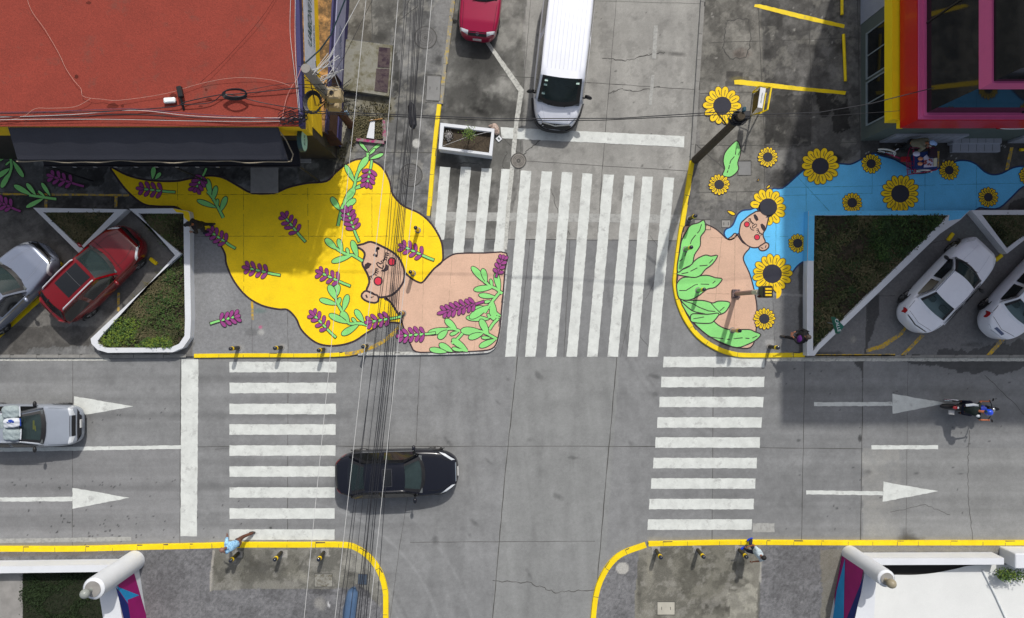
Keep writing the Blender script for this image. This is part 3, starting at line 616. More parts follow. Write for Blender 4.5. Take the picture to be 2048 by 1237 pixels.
yl = [('yellow bay line behind the silver SUV', [(-30, 690), (0, 663), (79, 594), (84, 601), (0, 676), (-30, 702)], mKY), ('long thin yellow line along the top of the left bays', [(-60, 386), (258, 389), (258, 393), (-60, 390)], mKYold),
      ('short yellow tick above the left triangular planter', rect(89, 95, 396, 416), mKYold), ('short yellow tick above the red SUV', rect(229, 235, 392, 416), mKYold), ('yellow bay line beside the red SUV doors', [(235, 586), (240, 586), (239, 624), (234, 622)], mKYold),
      ('short yellow bay line between the silver and red SUVs', rect(97, 102, 545, 570), mKYold), ('worn yellow mark below the yellow mural', rect(502, 507, 603, 640), mKYold),
      ('curved worn yellow line left of the white sedan', [(1731, 699), (1760, 690), (1800, 665), (1812, 650), (1815, 655), (1805, 670), (1765, 698), (1733, 705)], mKYold), ('yellow bay line behind the white sedan', [(1800, 712), (1842, 669), (1849, 672), (1809, 712)], mKYold),
      ('yellow bay line behind the white car at the right edge', [(1972, 711), (2016, 662), (2026, 662), (1981, 712)], mKYold), ('yellow line along the front of the right bays', [(1617, 709), (1790, 708), (1790, 713), (1617, 713)], mKYold),
      ('yellow diagonal bay line at the top of the right pavement', [(1510, 9), (1520, 9), (1690, 50), (1688, 57), (1600, 38), (1508, 14)], mKY), ('yellow diagonal bay line behind the yellow frame', [(1468, 161), (1482, 160), (1600, 174), (1692, 183), (1690, 190), (1580, 180), (1469, 169)], mKY),
      ('short yellow line beside the steps of the glass building', [(2020, 295), (2027, 295), (2017, 340), (2010, 341)], mKYold), ('short yellow line behind the food tricycle', [(1873, 303), (1879, 303), (1877, 336), (1872, 337)], mKYold)]
for lab, pts, m in yl:
    b = MB(); b.poly(strip_poly(pts, 0.008, 0.12, ZP), ZP + 0.006); tag(b.build('parking_line', m), lab, 'road marking')

b = MB(); cv = [(690, 709), (715, 705), (742, 696), (768, 682), (790, 664), (806, 645)]
b.ribbon(px2(smooth_pts(cv, False, 4), ZP), 0.15, ZP + 0.0068); tag(b.build('kerb_line', mKYold), 'worn yellow curve of the old kerb under the yellow hair, meeting the shoulder', 'road marking')
b = MB(); b.poly(strip_poly([(722, 704), (824, 704), (830, 709), (722, 711)], .006, .12, ZP), ZP + .0062); tag(b.build('edge_band', mWO), 'faint white band at the foot of the painted shoulder', 'road marking')
# ================================================================ PAINTED GROUND MURALS
def mural_mat(name, c, wthr=0.70, dirt=(0.30, 0.27, 0.22)):
    return mat(name, c, 0.72, var=0.085, scale=1.3, fvar=0.07, fine=30, wear=dirt, wthr=wthr, wscale=5)
mMY = mural_mat('mural_yellow', rgb(246, 208, 4), 0.67, (0.66, 0.46, 0.02))
mMB = mural_mat('mural_blue', rgb(98, 190, 238), 0.73, (0.10, 0.36, 0.55))
mMS = mural_mat('mural_skin', rgb(208, 172, 148), 0.66, (0.47, 0.31, 0.22))
mMG = mural_mat('mural_green', rgb(136, 214, 122), 0.72, (0.17, 0.47, 0.14))
mMP = mural_mat('mural_purple', rgb(150, 62, 130), 0.72, (0.22, 0.03, 0.16))
mML = mat('mural_outline', rgb(52, 38, 44), 0.7, var=0.2, scale=4, wear=(0.10, 0.08, 0.07), wthr=0.62)
mMLb = mat('mural_blue_outline', rgb(30, 52, 100), 0.7, var=0.2, scale=4)
mMD = mat('mural_charcoal', rgb(46, 47, 58), 0.75, var=0.1, scale=5)
mMR = mural_mat('mural_red', rgb(214, 50, 72))
mSun = mural_mat('sunflower_yellow', rgb(238, 200, 10), 0.74, (0.55, 0.36, 0.02))
LZ = [0.010]; DZ = [0]; OLD_OBJ = set(bpy.data.objects)
def lz(step=0.004): LZ[0] += step; return LZ[0]
def shape(parent, name, pts, m, outl=0.055, z=None, sm=True, ml=None, sub=5, h=ZP, extra=None):
    z = z or 0.012
    p = smooth_pts(pts, True, sub) if sm else pts
    w = px2(p, h); b = MB(); b.poly(w, h + z)
    if outl: b.cur = 1; b.ribbon(w, outl, h + z + 0.003, True)
    if extra: b.cur = 1; [b.ribbon(px2(e, h), ww, h + z + 0.0035, jit=0.3) for e, ww in extra]
    return b.build(name, [m, ml or mML], parent)
def drop(b, x0, y0, x1, y1, wd, z, out=0.035, h=ZP, fat=0.62, n=18):
    """teardrop from base (x0,y0) to round tip (x1,y1); wd = full width in px. fill slot 0, outline slot 1"""
    L = math.hypot(x1 - x0, y1 - y0); ux, uy = (x1 - x0) / L, (y1 - y0) / L
    pts = []
    for i in range(n):
        a = 2 * math.pi * i / n
        t = 0.5 - 0.5 * math.cos(a)                   # 0 base 1 tip
        wv = math.sin(a) * (0.35 + 0.65 * t ** fat) * wd / 2 * 1.12
        pts.append((x0 + ux * t * L - uy * wv, y0 + uy * t * L + ux * wv))
    DZ[0] = (DZ[0] + 1) % 12; z += DZ[0] * 0.0006
    w = px2(pts, h); b.cur = 0; b.poly(w, h + z); b.cur = 1; b.ribbon(w, out, h + z + 0.0003, True)
def line(b, pts, wd, z, h=ZP, cur=1, closed=False):
    b.cur = cur; b.ribbon(px2(pts, h), wd, h + z, closed)
def lavender(parent, tip, end, label=None, n=4, wd=8.6, pl=17.5, stem='g', frac=0.66, top=None):
    """spray of petals from the tip down the stem"""
    z = lz(); b = MB(); L = math.hypot(end[0] - tip[0], end[1] - tip[1]); ux, uy = (end[0] - tip[0]) / L, (end[1] - tip[1]) / L
    s0 = 0.10 * L
    a = (tip[0] + ux * s0, tip[1] + uy * s0)
    m2 = (tip[0] + ux * L * 0.8 - uy * 0.8, tip[1] + uy * L * 0.8 + ux * 0.8)
    line(b, [a, m2, end], 0.13, z, cur=1); b.cur = 2; b.ribbon(px2([a, m2, (end[0] - ux * 1.3, end[1] - uy * 1.3)], ZP), 0.08, ZP + z + 0.002)
    for i in range(n - 1, -1, -1):
        s = 0.20 * L + i * (frac * L - 0.20 * L) / (n - 1)
        cx, cy = tip[0] + ux * s, tip[1] + uy * s; k = 1.0 if i else 0.9
        for sd in (-1, 1):
            ang = math.atan2(-uy, -ux) + sd * R(52 + 8 * i / n + random.uniform(-5, 5))
            l = pl * random.uniform(0.92, 1.08) * k
            drop(b, cx, cy, cx + math.cos(ang) * l, cy + math.sin(ang) * l, wd, z + 0.003, 0.021)
    drop(b, tip[0] + ux * 0.22 * L, tip[1] + uy * 0.22 * L, tip[0], tip[1], wd, z + 0.011, 0.021)
    o = b.build('lavender_sprig', [mMP, mML, mMG if stem == 'g' else mMP], parent)
    return o
def branch(parent, stems, leaves, zt=None, sw=0.10):
    """stems: polylines; leaves: (base x,y, tip x,y, width px)"""
    z = lz(); b = MB()
    for st in stems:
        p = smooth_pts(st, False, 3) if len(st) > 2 else st
        line(b, p, sw + 0.055, z); b.cur = 0; b.ribbon(px2(p, ZP), sw, ZP + z + 0.0025)
    for x0, y0, x1, y1, wd in leaves: drop(b, x0, y0, x1, y1, wd, z + 0.003, 0.028)
    for st in stems:
        b.cur = 0; b.ribbon(px2(st, ZP), sw * 0.8, ZP + z + 0.0105)
    return b.build('leaf_sprig', [mMG, mML], parent)
def sunflower(cx, cy, r, rc, n, parent=None, label=None, a0=0.0, skip=None, name='sunflower', z=None):
    z = z or lz(); b = MB()
    for i in range(n):
        a = a0 + 2 * math.pi * i / n + random.uniform(-0.05, 0.05)
        if skip and skip(a): continue
        rr = r * random.uniform(0.95, 1.04); wd = 2 * math.pi * r * 0.84 / n * 1.02
        x1, y1 = cx + rr * math.cos(a), cy + rr * math.sin(a)
        drop(b, cx + rc * 0.8 * math.cos(a), cy + rc * 0.8 * math.sin(a), x1, y1, wd, z, 0.023, fat=0.35)
        q = 0.45 + random.uniform(-0.05, 0.05)
        line(b, [(cx + (rc + (rr - rc) * q * .4) * math.cos(a + .03), cy + (rc + (rr - rc) * q * .4) * math.sin(a + .03)), (cx + (rc + (rr - rc) * .68) * math.cos(a), cy + (rc + (rr - rc) * .68) * math.sin(a))], 0.026 if r > 30 else 0.02, z + 0.0085)
    cp = px2([(cx + rc * 1.03 * math.cos(t), cy + rc * math.sin(t)) for t in np.linspace(0, 2 * math.pi, 28, endpoint=False)], ZP)
    b.cur = 2; b.poly(cp, ZP + z + 0.0095)
    b.cur = 1; b.ribbon(cp, 0.03, ZP + z + 0.0105, True)
    o = b.build(name, [mSun, mML, mMD], parent)
    if label: tag(o, label, 'painted flower')
    return o
Z1 = (210, 300, 2.877); Z2 = (580, 260, 4.123); Z3 = (580, 460, 4.757); Z4 = (780, 460, 4.758); Z5 = (1340, 270, 4.123); Z6 = (1340, 440, 4.414); ZF = (700, 470, 8.246); ZG = (1460, 400, 11.245)
def q(z, *pts): return [(z[0] + x / z[2], z[1] + y / z[2]) for x, y in pts]
def ql(z, *lv): return [(z[0] + a / z[2], z[1] + b / z[2], z[0] + c / z[2], z[1] + d / z[2], w) for a, b, c, d, w in lv]
# ------------------------------------------------ woman with long yellow hair
ML_ = thing('street_mural', 'ground mural of a sleeping woman with long wavy yellow hair and lavender sprigs', 'street mural', (0, 0, 0))
hair = [(222, 335), (255, 351), (297, 361), (349, 363), (384, 357), (418, 352), (446, 356), (474, 371), (505, 387), (547, 387), (578, 375), (614, 367), (653, 363), (672, 345), (694, 328), (716, 319), (740, 321), (764, 335), (779, 362), (785, 388), (805, 411), (837, 426), (857, 442), (872, 462), (883, 485), (886, 508), (884, 524),
        (868, 538), (854, 555), (845, 565), (837, 565), (822, 557), (806, 545), (790, 570), (772, 592), (782, 606), (792, 622), (803, 645), (782, 645), (763, 649), (748, 658), (731, 668), (710, 682), (685, 690), (658, 692), (635, 687), (616, 674), (601, 657), (592, 637), (575, 620), (557, 619), (523, 611), (492, 592), (467, 561), (453, 529), (450, 508), (436, 484), (408, 460), (384, 436), (363, 421), (349, 414), (314, 413), (286, 408), (255, 383), (231, 352)]
shape(ML_, 'hair', hair, mMY, 0.075, 0.011, sub=4)
skin = [(768, 592), (800, 548), (822, 557), (837, 565), (845, 565), (854, 554), (868, 538), (885, 523), (905, 510), (926, 507), (970, 506.5), (1013, 507), (1010, 540), (1006, 590), (1003, 620), (1000, 655), (994, 684), (985, 697), (965, 702), (905, 705), (868, 705), (832, 704), (821, 689), (813, 670), (806, 652), (802, 638), (792, 620), (782, 605)]
shape(ML_, 'shoulders', skin, mMS, 0.06, 0.014, sub=3)
face = q(Z3, (630, 155), (700, 135), (770, 115), (880, 160), (1000, 230), (1060, 310), (1088, 400), (1080, 490), (1030, 570), (970, 620), (900, 640), (840, 640), (780, 600), (728, 580), (755, 500), (740, 430), (710, 370), (688, 320), (712, 240), (690, 195))
fp = []
for x, y in face: fp.append((x, y))
shape(ML_, 'face', fp, mMS, 0.085, 0.019, sub=3, extra=[
    (q(ZF, (320, 690), (360, 680), (390, 655), (410, 640), (425, 600), (430, 550)), 0.05), (q(ZF, (330, 700), (338, 745)), 0.045), (q(ZF, (355, 695), (375, 735)), 0.045), (q(ZF, (412, 660), (450, 668)), 0.045), (q(ZF, (418, 620), (462, 635)), 0.045), (q(ZF, (425, 590), (475, 605)), 0.045), (q(ZF, (430, 558), (470, 570)), 0.045),
    (q(ZF, (560, 430), (575, 385), (585, 330), (590, 290)), 0.045), (q(ZF, (570, 400), (612, 420)), 0.045), (q(ZF, (580, 365), (625, 385)), 0.045), (q(ZF, (585, 330), (640, 345)), 0.045), (q(ZF, (590, 295), (648, 318)), 0.045), (q(ZF, (540, 410), (555, 445)), 0.05),
    (q(ZF, (510, 430), (540, 470), (500, 480), (460, 455), (440, 475), (455, 510), (500, 545), (535, 555), (550, 530), (545, 505)), 0.055),
    (q(ZF, (515, 595), (560, 592), (600, 565), (610, 520), (600, 490)), [0.05, 0.11, 0.16, 0.14, 0.04]),
    (q(ZF, (255, 570), (280, 520), (310, 490), (355, 482)), [0.06, 0.22, 0.2, 0.03]), (q(ZF, (405, 355), (425, 320)), 0.16), (q(ZF, (440, 370), (455, 310), (450, 260)), 0.05), (q(ZF, (425, 280), (445, 240), (480, 205)), [0.06, 0.12, 0.08]), (q(ZF, (440, 210), (485, 240)), 0.07)])
shape(ML_, 'ear', q(ZF, (265, 925), (210, 960), (190, 1010), (220, 1060), (300, 1105), (400, 1122), (455, 1105), (472, 1050), (450, 1000), (400, 985), (340, 955)), mMS, 0.075, 0.024, sub=3, extra=[(q(ZF, (262, 990), (285, 1040)), 0.07), (q(ZF, (345, 1040), (360, 1028)), 0.06), (q(ZF, (372, 1020), (385, 1028)), 0.06)])
for cx, cy, r in ((465, 765, 66), (690, 445, 62)):
    shape(ML_, 'cheek', q(ZF, *[(cx + r * math.cos(t), cy + r * 1.04 * math.sin(t)) for t in np.linspace(0, 2 * math.pi, 20, endpoint=False)]), mMR, 0.05, 0.025, sm=False)
LZ[0] = 0.026
branch(ML_, [q(Z1, (682, 392), (650, 330), (620, 275), (590, 240))], [(422, 394, 415, 358, 13), (425.5, 403, 433, 372, 12), (434, 416, 394, 401, 12), (436, 413, 435, 398, 7), (441, 424, 453, 393, 13)])
branch(ML_, [q(Z2, (640, 190), (640, 225), (600, 300), (560, 350), (540, 420)), q(Z2, (540, 420), (525, 480), (440, 620), (415, 700), (395, 795))],
       ql(Z2, (645, 185, 570, 100, 8), (645, 190, 760, 108, 8), (650, 210, 705, 155, 7), (655, 245, 772, 198, 9), (555, 345, 645, 222, 15), (535, 435, 455, 288, 12), (545, 430, 605, 385, 8), (525, 490, 615, 450, 9), (435, 620, 535, 480, 16), (412, 665, 340, 555, 14), (450, 640, 543, 572, 14), (410, 720, 455, 740, 8)))
branch(ML_, [q(Z3, (692, 298), (600, 243), (560, 240), (500, 215), (430, 170))], ql(Z3, (450, 190, 335, 85, 15), (500, 215, 460, 85, 12), (565, 240, 538, 172, 8), (645, 265, 590, 100, 14), (595, 243, 395, 308, 13)))
branch(ML_, [q(Z3, (770, 918), (700, 895), (640, 890), (560, 890), (520, 820), (500, 780), (460, 710), (435, 650))],
       ql(Z3, (445, 670, 370, 525, 16), (430, 655, 458, 515, 15), (455, 712, 280, 662, 13), (468, 710, 475, 642, 8), (505, 778, 552, 615, 14), (565, 890, 488, 778, 17), (555, 890, 370, 805, 15), (640, 890, 588, 838, 8), (705, 885, 620, 758, 14), (655, 903, 490, 1000, 15)))
branch(ML_, [q(Z4, (1068, 608), (1010, 560), (960, 540), (900, 495))], ql(Z4, (945, 530, 775, 350, 15), (920, 505, 880, 368, 13), (975, 545, 955, 468, 8), (1045, 590, 1005, 408, 14), (1000, 540, 795, 572, 14)))
branch(ML_, [q(Z4, (1040, 600), (990, 660), (960, 700), (900, 790)), q(Z4, (1045, 830), (930, 830)), q(Z4, (1030, 845), (985, 890), (945, 950)), q(Z4, (950, 740), (1048, 825))],
       ql(Z4, (1010, 640, 842, 620, 12), (965, 675, 893, 692, 8), (930, 740, 797, 756, 13), (950, 850, 722, 835, 14), (945, 720, 755, 842, 17), (975, 670, 985, 862, 17), (960, 835, 925, 800, 7)))
branch(ML_, [q(Z4, (1015, 1040), (935, 995), (880, 970), (820, 955)), q(Z4, (665, 965), (600, 940), (540, 945))],
       ql(Z4, (938, 1005, 860, 850, 16), (885, 972, 672, 958, 18), (890, 985, 745, 1032, 14), (960, 1030, 868, 1025, 8), (1012, 1040, 848, 1115, 14), (560, 940, 358, 985, 15), (550, 955, 458, 1035, 15), (640, 955, 525, 850, 15), (655, 968, 570, 1000, 9)))
branch(ML_, [q(Z4, (690, 985), (640, 1040), (588, 1082)), q(Z4, (660, 1140), (740, 1150))], ql(Z4, (740, 1148, 588, 1038, 15), (690, 1155, 588, 1125, 9), (600, 1162, 468, 1085, 15), (545, 1165, 375, 1135, 13)))
for a in (((272, 377), (352, 385), 4), ((388, 386), (414, 336), 4), ((562, 425), (612, 485), 4), ((414, 459), (472, 498), 4), ((484, 534), (562, 551), 4), ((733, 377), (744, 320), 4), ((690, 411), (719, 485), 5), ((631, 541), (702, 573), 4), ((797, 489), (869, 521), 4), ((619, 621), (673, 676), 4), ((729, 646), (805, 633), 4)):
    lavender(ML_, a[0], a[1], n=a[2])
lavender(ML_, (791, 673), (872, 666), n=5, frac=0.72, pl=18)
lavender(ML_, (874, 628), (969, 603), n=7, wd=8.5, pl=17, stem='p', frac=0.80)
lavender(ML_, (1008, 510), (992, 556), n=4, wd=8, pl=13, stem='p', frac=0.8)
def loose(make, name, label, cat='painted flower'):
    o = make(); o.name = name; tag(o, label, cat); return o
loose(lambda: lavender(None, (482, 631), (420, 648), n=4), 'painted_lavender', 'painted purple lavender sprig on bare concrete above the left bollards')
loose(lambda: lavender(None, (94, 350), (170, 374), n=4, stem='p'), 'painted_lavender', 'painted purple sprig in the shade on wet concrete, left of the yellow hair tip')
loose(lambda: lavender(None, (-14, 398), (44, 424), n=4, stem='p'), 'painted_lavender', 'painted purple sprig cut by the left frame edge')
loose(lambda: branch(None, [[(26, 296), (23, 318), (24, 338), (14, 366)]], [(21, 304, -6, 324, 13), (23, 322, 12, 332, 6), (26, 321, 49, 356, 12), (22, 337, -6, 356, 13), (20, 346, 4, 377, 13)]), 'painted_leaves', 'painted green leafy sprig under the left end of the awning', 'painted leaves')
loose(lambda: branch(None, [[(114, 399), (92, 396), (60, 391)]], [(66, 392, 29, 371, 13), (74, 392, 54, 367, 11), (93, 396, 77, 382, 7), (103, 394, 84, 366, 10), (90, 397, 53, 416, 11)]), 'painted_leaves', 'painted green leafy sprig above the left triangular planter', 'painted leaves')
loose(lambda: branch(None, [], [(306, 360, 309, 334, 12), (311, 360, 323, 346, 10)]), 'painted_leaves', 'two small painted green leaves poking out above the yellow hair', 'painted leaves')
# ------------------------------------------------ woman with blue hair
MR_ = thing('street_mural', 'ground mural of a sleeping woman with long sky blue hair, sunflowers and green leaves', 'street mural', (0, 0, 0))
LZ[0] = 0.03
bh = [(1540, 381), (1565, 377), (1594, 352), (1612, 338), (1640, 330), (1679, 328), (1701, 329), (1721, 320), (1746, 307), (1762, 312), (1790, 320), (1830, 341), (1860, 341), (1880, 336), (1912, 323), (1934, 322), (1952, 329), (1969, 344), (1986, 350), (2004, 347), (2026, 336), (2048, 333), (2075, 336), (2078, 368), (2046, 374), (2024, 394), (1999, 416), (1975, 418), (1959, 416), (1942, 425), (1900, 428), (1750, 428), (1626, 428), (1624, 470), (1624, 522), (1609, 523), (1595, 532), (1582, 549), (1565, 570), (1540, 578), (1510, 588), (1498, 546), (1486, 520), (1494, 500), (1520, 470), (1520, 430)]
shape(MR_, 'hair', bh, mMB, 0.06, 0.012, sub=3, ml=mMLb)
shape(MR_, 'hair_lock', q(Z5, (720, 612), (660, 618), (600, 625), (555, 660), (525, 730), (500, 760), (460, 780), (446, 815), (462, 850), (492, 866), (530, 850), (570, 812), (620, 860), (740, 760)), mMB, 0.06, 0.0145, sub=3, ml=mMLb)
sk = q(Z6, (120, 70), (180, 50), (250, 38), (320, 42), (400, 80), (460, 130), (500, 168), (540, 150), (580, 120), (640, 200), (705, 240), (660, 300), (648, 355), (700, 470), (735, 590), (755, 690), (766, 770), (764, 900), (750, 1050), (708, 1128), (600, 1130), (470, 1096), (335, 1018), (185, 888), (88, 700), (60, 580), (62, 490), (85, 260))
shape(MR_, 'shoulders', sk, mMS, 0.05, 0.0175, sub=3)
fr = q(ZG, (600, 262), (540, 290), (440, 350), (340, 430), (250, 520), (222, 620), (205, 740), (230, 830), (290, 930), (380, 1020), (480, 1070), (560, 1080), (650, 1060), (790, 965), (745, 830), (750, 740), (815, 620), (870, 300), (760, 262))
shape(MR_, 'face', fr, mMS, 0.05, 0.024, sub=3, extra=[
    (q(ZG, (545, 330), (580, 400), (615, 470)), [0.09, 0.14, 0.10]), (q(ZG, (700, 545), (740, 610), (775, 690)), [0.09, 0.15, 0.12]),
    (q(ZG, (455, 420), (455, 460), (490, 510), (535, 540)), 0.04), (q(ZG, (450, 430), (415, 425)), 0.03), (q(ZG, (452, 455), (405, 460)), 0.03), (q(ZG, (465, 480), (425, 500)), 0.03), (q(ZG, (480, 500), (455, 530)), 0.03), (q(ZG, (510, 530), (490, 555)), 0.03),
    (q(ZG, (625, 645), (635, 690), (670, 750), (730, 780)), 0.04), (q(ZG, (625, 655), (590, 655)), 0.03), (q(ZG, (630, 690), (590, 695)), 0.03), (q(ZG, (640, 715), (610, 740)), 0.03), (q(ZG, (665, 750), (640, 775)), 0.03), (q(ZG, (700, 775), (690, 820)), 0.03),
    (q(ZG, (495, 610), (505, 590), (570, 545), (600, 560), (595, 590), (540, 635), (505, 635), (495, 610)), 0.035), (q(ZG, (450, 605), (465, 650), (500, 680), (540, 685)), 0.035)])
shape(MR_, 'ear', q(ZG, (650, 1060), (655, 1110), (700, 1145), (780, 1140), (860, 1080), (870, 1010), (840, 975), (790, 968), (720, 1010)), mMS, 0.05, 0.028, sub=3, extra=[(q(ZG, (685, 1075), (745, 1095)), 0.035), (q(ZG, (810, 1025), (790, 1085)), 0.035)])
for cx, cy, r in ((377, 555, 58), (605, 843, 60)):
    shape(MR_, 'cheek', q(ZG, *[(cx + r * math.cos(t), cy + r * math.sin(t)) for t in np.linspace(0, 2 * math.pi, 18, endpoint=False)]), mMR, 0.035, 0.029, sm=False)
def leaf(parent, pts, veins, z, label=None, zz=Z6):
    o = shape(parent, 'leaf', q(zz, *pts), mMG, 0.045, z, sub=3, extra=[(q(zz, *v), 0.035) for v in veins])
    if label: o.name = 'painted_leaf'; tag(o, label, 'painted leaves')
    return o
leaf(MR_, [(95, 710), (190, 885), (330, 1018), (470, 1090), (590, 1128), (690, 1098), (760, 1060), (800, 1014), (750, 990), (690, 968), (540, 972), (450, 945), (380, 890), (260, 760)], [[(330, 1030), (400, 1042), (470, 1050)], [(500, 1055), (530, 1055)], [(560, 1050), (640, 1042)], [(665, 1045), (700, 1048)], [(725, 1045), (770, 1025)]], 0.030)
leaf(MR_, [(90, 705), (150, 712), (280, 712), (340, 725), (380, 735), (430, 718), (528, 730), (500, 800), (455, 832), (370, 850), (300, 830), (190, 800)], [[(115, 715), (200, 740), (260, 775), (340, 805), (400, 810)], [(360, 735), (400, 780), (450, 828)], [(440, 805), (480, 770)]], 0.034)
leaf(MR_, [(180, 870), (200, 830), (330, 835), (430, 826), (390, 890), (340, 915), (200, 905)], [[(205, 875), (300, 858)]], 0.038)
leaf(MR_, [(460, 525), (400, 595), (330, 612), (260, 665), (190, 703), (130, 710), (78, 690), (60, 620), (62, 560), (110, 512), (200, 505), (320, 490), (400, 512)], [[(80, 625), (140, 625), (220, 575), (245, 570)], [(270, 568), (345, 570)], [(375, 562), (400, 540)]], 0.042)
leaf(MR_, [(420, 316), (375, 390), (310, 440), (270, 490), (215, 510), (140, 500), (62, 482), (85, 450), (170, 412), (230, 350), (310, 312), (360, 322)], [[(100, 478), (160, 465)], [(180, 455), (240, 425)], [(260, 408), (330, 402)], [(345, 385), (378, 350)]], 0.046)
leaf(MR_, [(300, 5), (311, 90), (270, 150), (265, 230), (215, 310), (195, 390), (120, 430), (70, 465), (64, 400), (85, 280), (100, 190), (140, 110), (180, 50), (250, 28)], [[(278, 40), (260, 95), (240, 120)], [(225, 135), (190, 180), (178, 215)], [(150, 270), (130, 320)], [(110, 345), (82, 368)]], 0.050)
for x, y, r, rc, n in ((1742, 328, 20, 8.5, 15), (1898, 341, 20, 8, 16), (1800, 388, 38, 17, 16), (1704, 406, 20.5, 9, 16), (1976, 395, 20, 8, 16), (1595, 487, 19, 8.5, 16), (1544, 548, 40, 18, 15), (2056, 352, 19, 8, 15)):
    sk_ = (lambda a: 0.35 < a % (2 * math.pi) < 1.9) if (x == 1544) else None
    sunflower(x, y, r, rc, n, MR_, skip=None)
sunflower(1536, 415, 37, 17, 13, MR_, skip=lambda a: R(100) < a % (2 * math.pi) < R(190), z=0.0225)
sunflower(1640, 333, 38, 16, 14, MR_)
# colour outside the head flower's disc stays under the face; a dark quiff over the forehead
qf = MB(); qf.poly(px2(q(ZG, (612, 215), (640, 262), (760, 262), (870, 300), (800, 400), (870, 405), (950, 360), (985, 290), (975, 190), (900, 90), (800, 40), (720, 60), (650, 120)), ZP), ZP + 0.033)
qf.build('flower_centre', mMD, MR_)
for cx, cy, r, rc, n, lab in ((1444, 212, 38, 17, 14, 'large painted sunflower at the top, beside the wooden pole head'), (1535, 315, 20, 9, 16, 'small painted sunflower on bare concrete right of the big green leaf'),
                              (1438, 370, 21, 9, 16, 'small painted sunflower touching the foot of the lone green leaf'), (1528, 638, 22, 9.5, 16, 'small painted sunflower beside the skin-coloured shoulder below the traffic signal')):
    sunflower(cx, cy, r, rc, n, None, lab, name='painted_sunflower')
leaf(None, [(553, 50), (580, 110), (580, 160), (558, 230), (565, 280), (540, 320), (490, 350), (432, 335), (450, 280), (438, 220), (452, 150), (500, 90)], [[(545, 108), (538, 165)], [(530, 180), (500, 215), (492, 240)], [(490, 250), (482, 285)], [(478, 295), (470, 315)]], 0.030, 'lone painted green leaf above the small sunflower near the yellow kerb', Z5)
for x0, y0, x1, y1, wd, lab in ((1454, 422, 1470, 430, 8, 'loose yellow petal painted left of the blue hair lock'), (1532, 378, 1540, 371, 5, 'small loose yellow petal painted above the head sunflower'), (1514, 363, 1518, 359, 3, 'tiniest loose yellow petal, painted above the others')):
    b = MB(); drop(b, x0, y0, x1, y1, wd, 0.02); tag(b.build('painted_petal', [mSun, mML]), lab, 'painted flower')

for o_ in set(bpy.data.objects) - OLD_OBJ:          # paint lies nearly flush with the concrete
    if o_.type == 'MESH':
        for v_ in o_.data.vertices: v_.co.z = ZP + (v_.co.z - ZP) * 0.32 + 0.003

def pin(poly, x, y):
    r = False
    for i in range(len(poly)):
        x1, y1 = poly[i]; x2, y2 = poly[(i + 1) % len(poly)]
        if (y1 > y) != (y2 > y) and x < (x2 - x1) * (y - y1) / (y2 - y1) + x1: r = not r
    return r
def inlaid(lines, poly, m, z, parent, wd=.016):
    b = MB()
    for l in lines:
        run = []
        for (x1, y1), (x2, y2) in zip(l[:-1], l[1:]):
            k = max(2, int(math.hypot(x2 - x1, y2 - y1) / 4))
            for j in range(k + 1):
                x, y = x1 + (x2 - x1) * j / k + random.uniform(-.4, .4), y1 + (y2 - y1) * j / k + random.uniform(-.4, .4)
                if pin(poly, x, y) and random.random() > .04: run.append((x, y))
                else:
                    if len(run) > 2: b.ribbon(px2(run, ZP), wd, ZP + z, jit=.9)
                    run = []
        if len(run) > 2: b.ribbon(px2(run, ZP), wd, ZP + z, jit=.9)
    return b.build('slab_joints', m, parent)
inlaid([[(230, 389), (400, 390), (860, 388)], [(380, 473), (880, 473)], [(487, 360), (488, 600)], [(615, 360), (617, 480)], [(744, 320), (744, 475)], [(355, 360), (356, 425)], [(847, 440), (845, 565)]], hair, mat('joint_on_yellow', (0.30, 0.215, 0.01), .8, var=.3), .0092, ML_)
inlaid([[(848, 540), (842, 700)], [(905, 505), (890, 705)], [(960, 505), (948, 705)]], skin, mat('joint_on_skin', (0.36, 0.24, 0.17), .8, var=.2), .0098, ML_, .010)
inlaid([[(1540, 376), (1850, 371), (2080, 366)], [(1545, 392), (1744, 387)], [(1744, 310), (1744, 388)], [(1850, 330), (1849, 428)], [(1612, 335), (1612, 425)], [(1953, 330), (1952, 420)], [(1500, 475), (1624, 472)], [(1594, 353), (1665, 430)], [(1553, 380), (1550, 580)]], bh, mat('joint_on_blue', (0.06, 0.29, 0.46), .8, var=.3), .0092, MR_)
inlaid([[(1363, 477), (1560, 474)], [(1445, 460), (1420, 700)], [(1470, 450), (1468, 690)], [(1360, 588), (1515, 588)]], sk, mat('joint_on_skin', (0.36, 0.24, 0.17), .8, var=.2), .0118, MR_, .012)
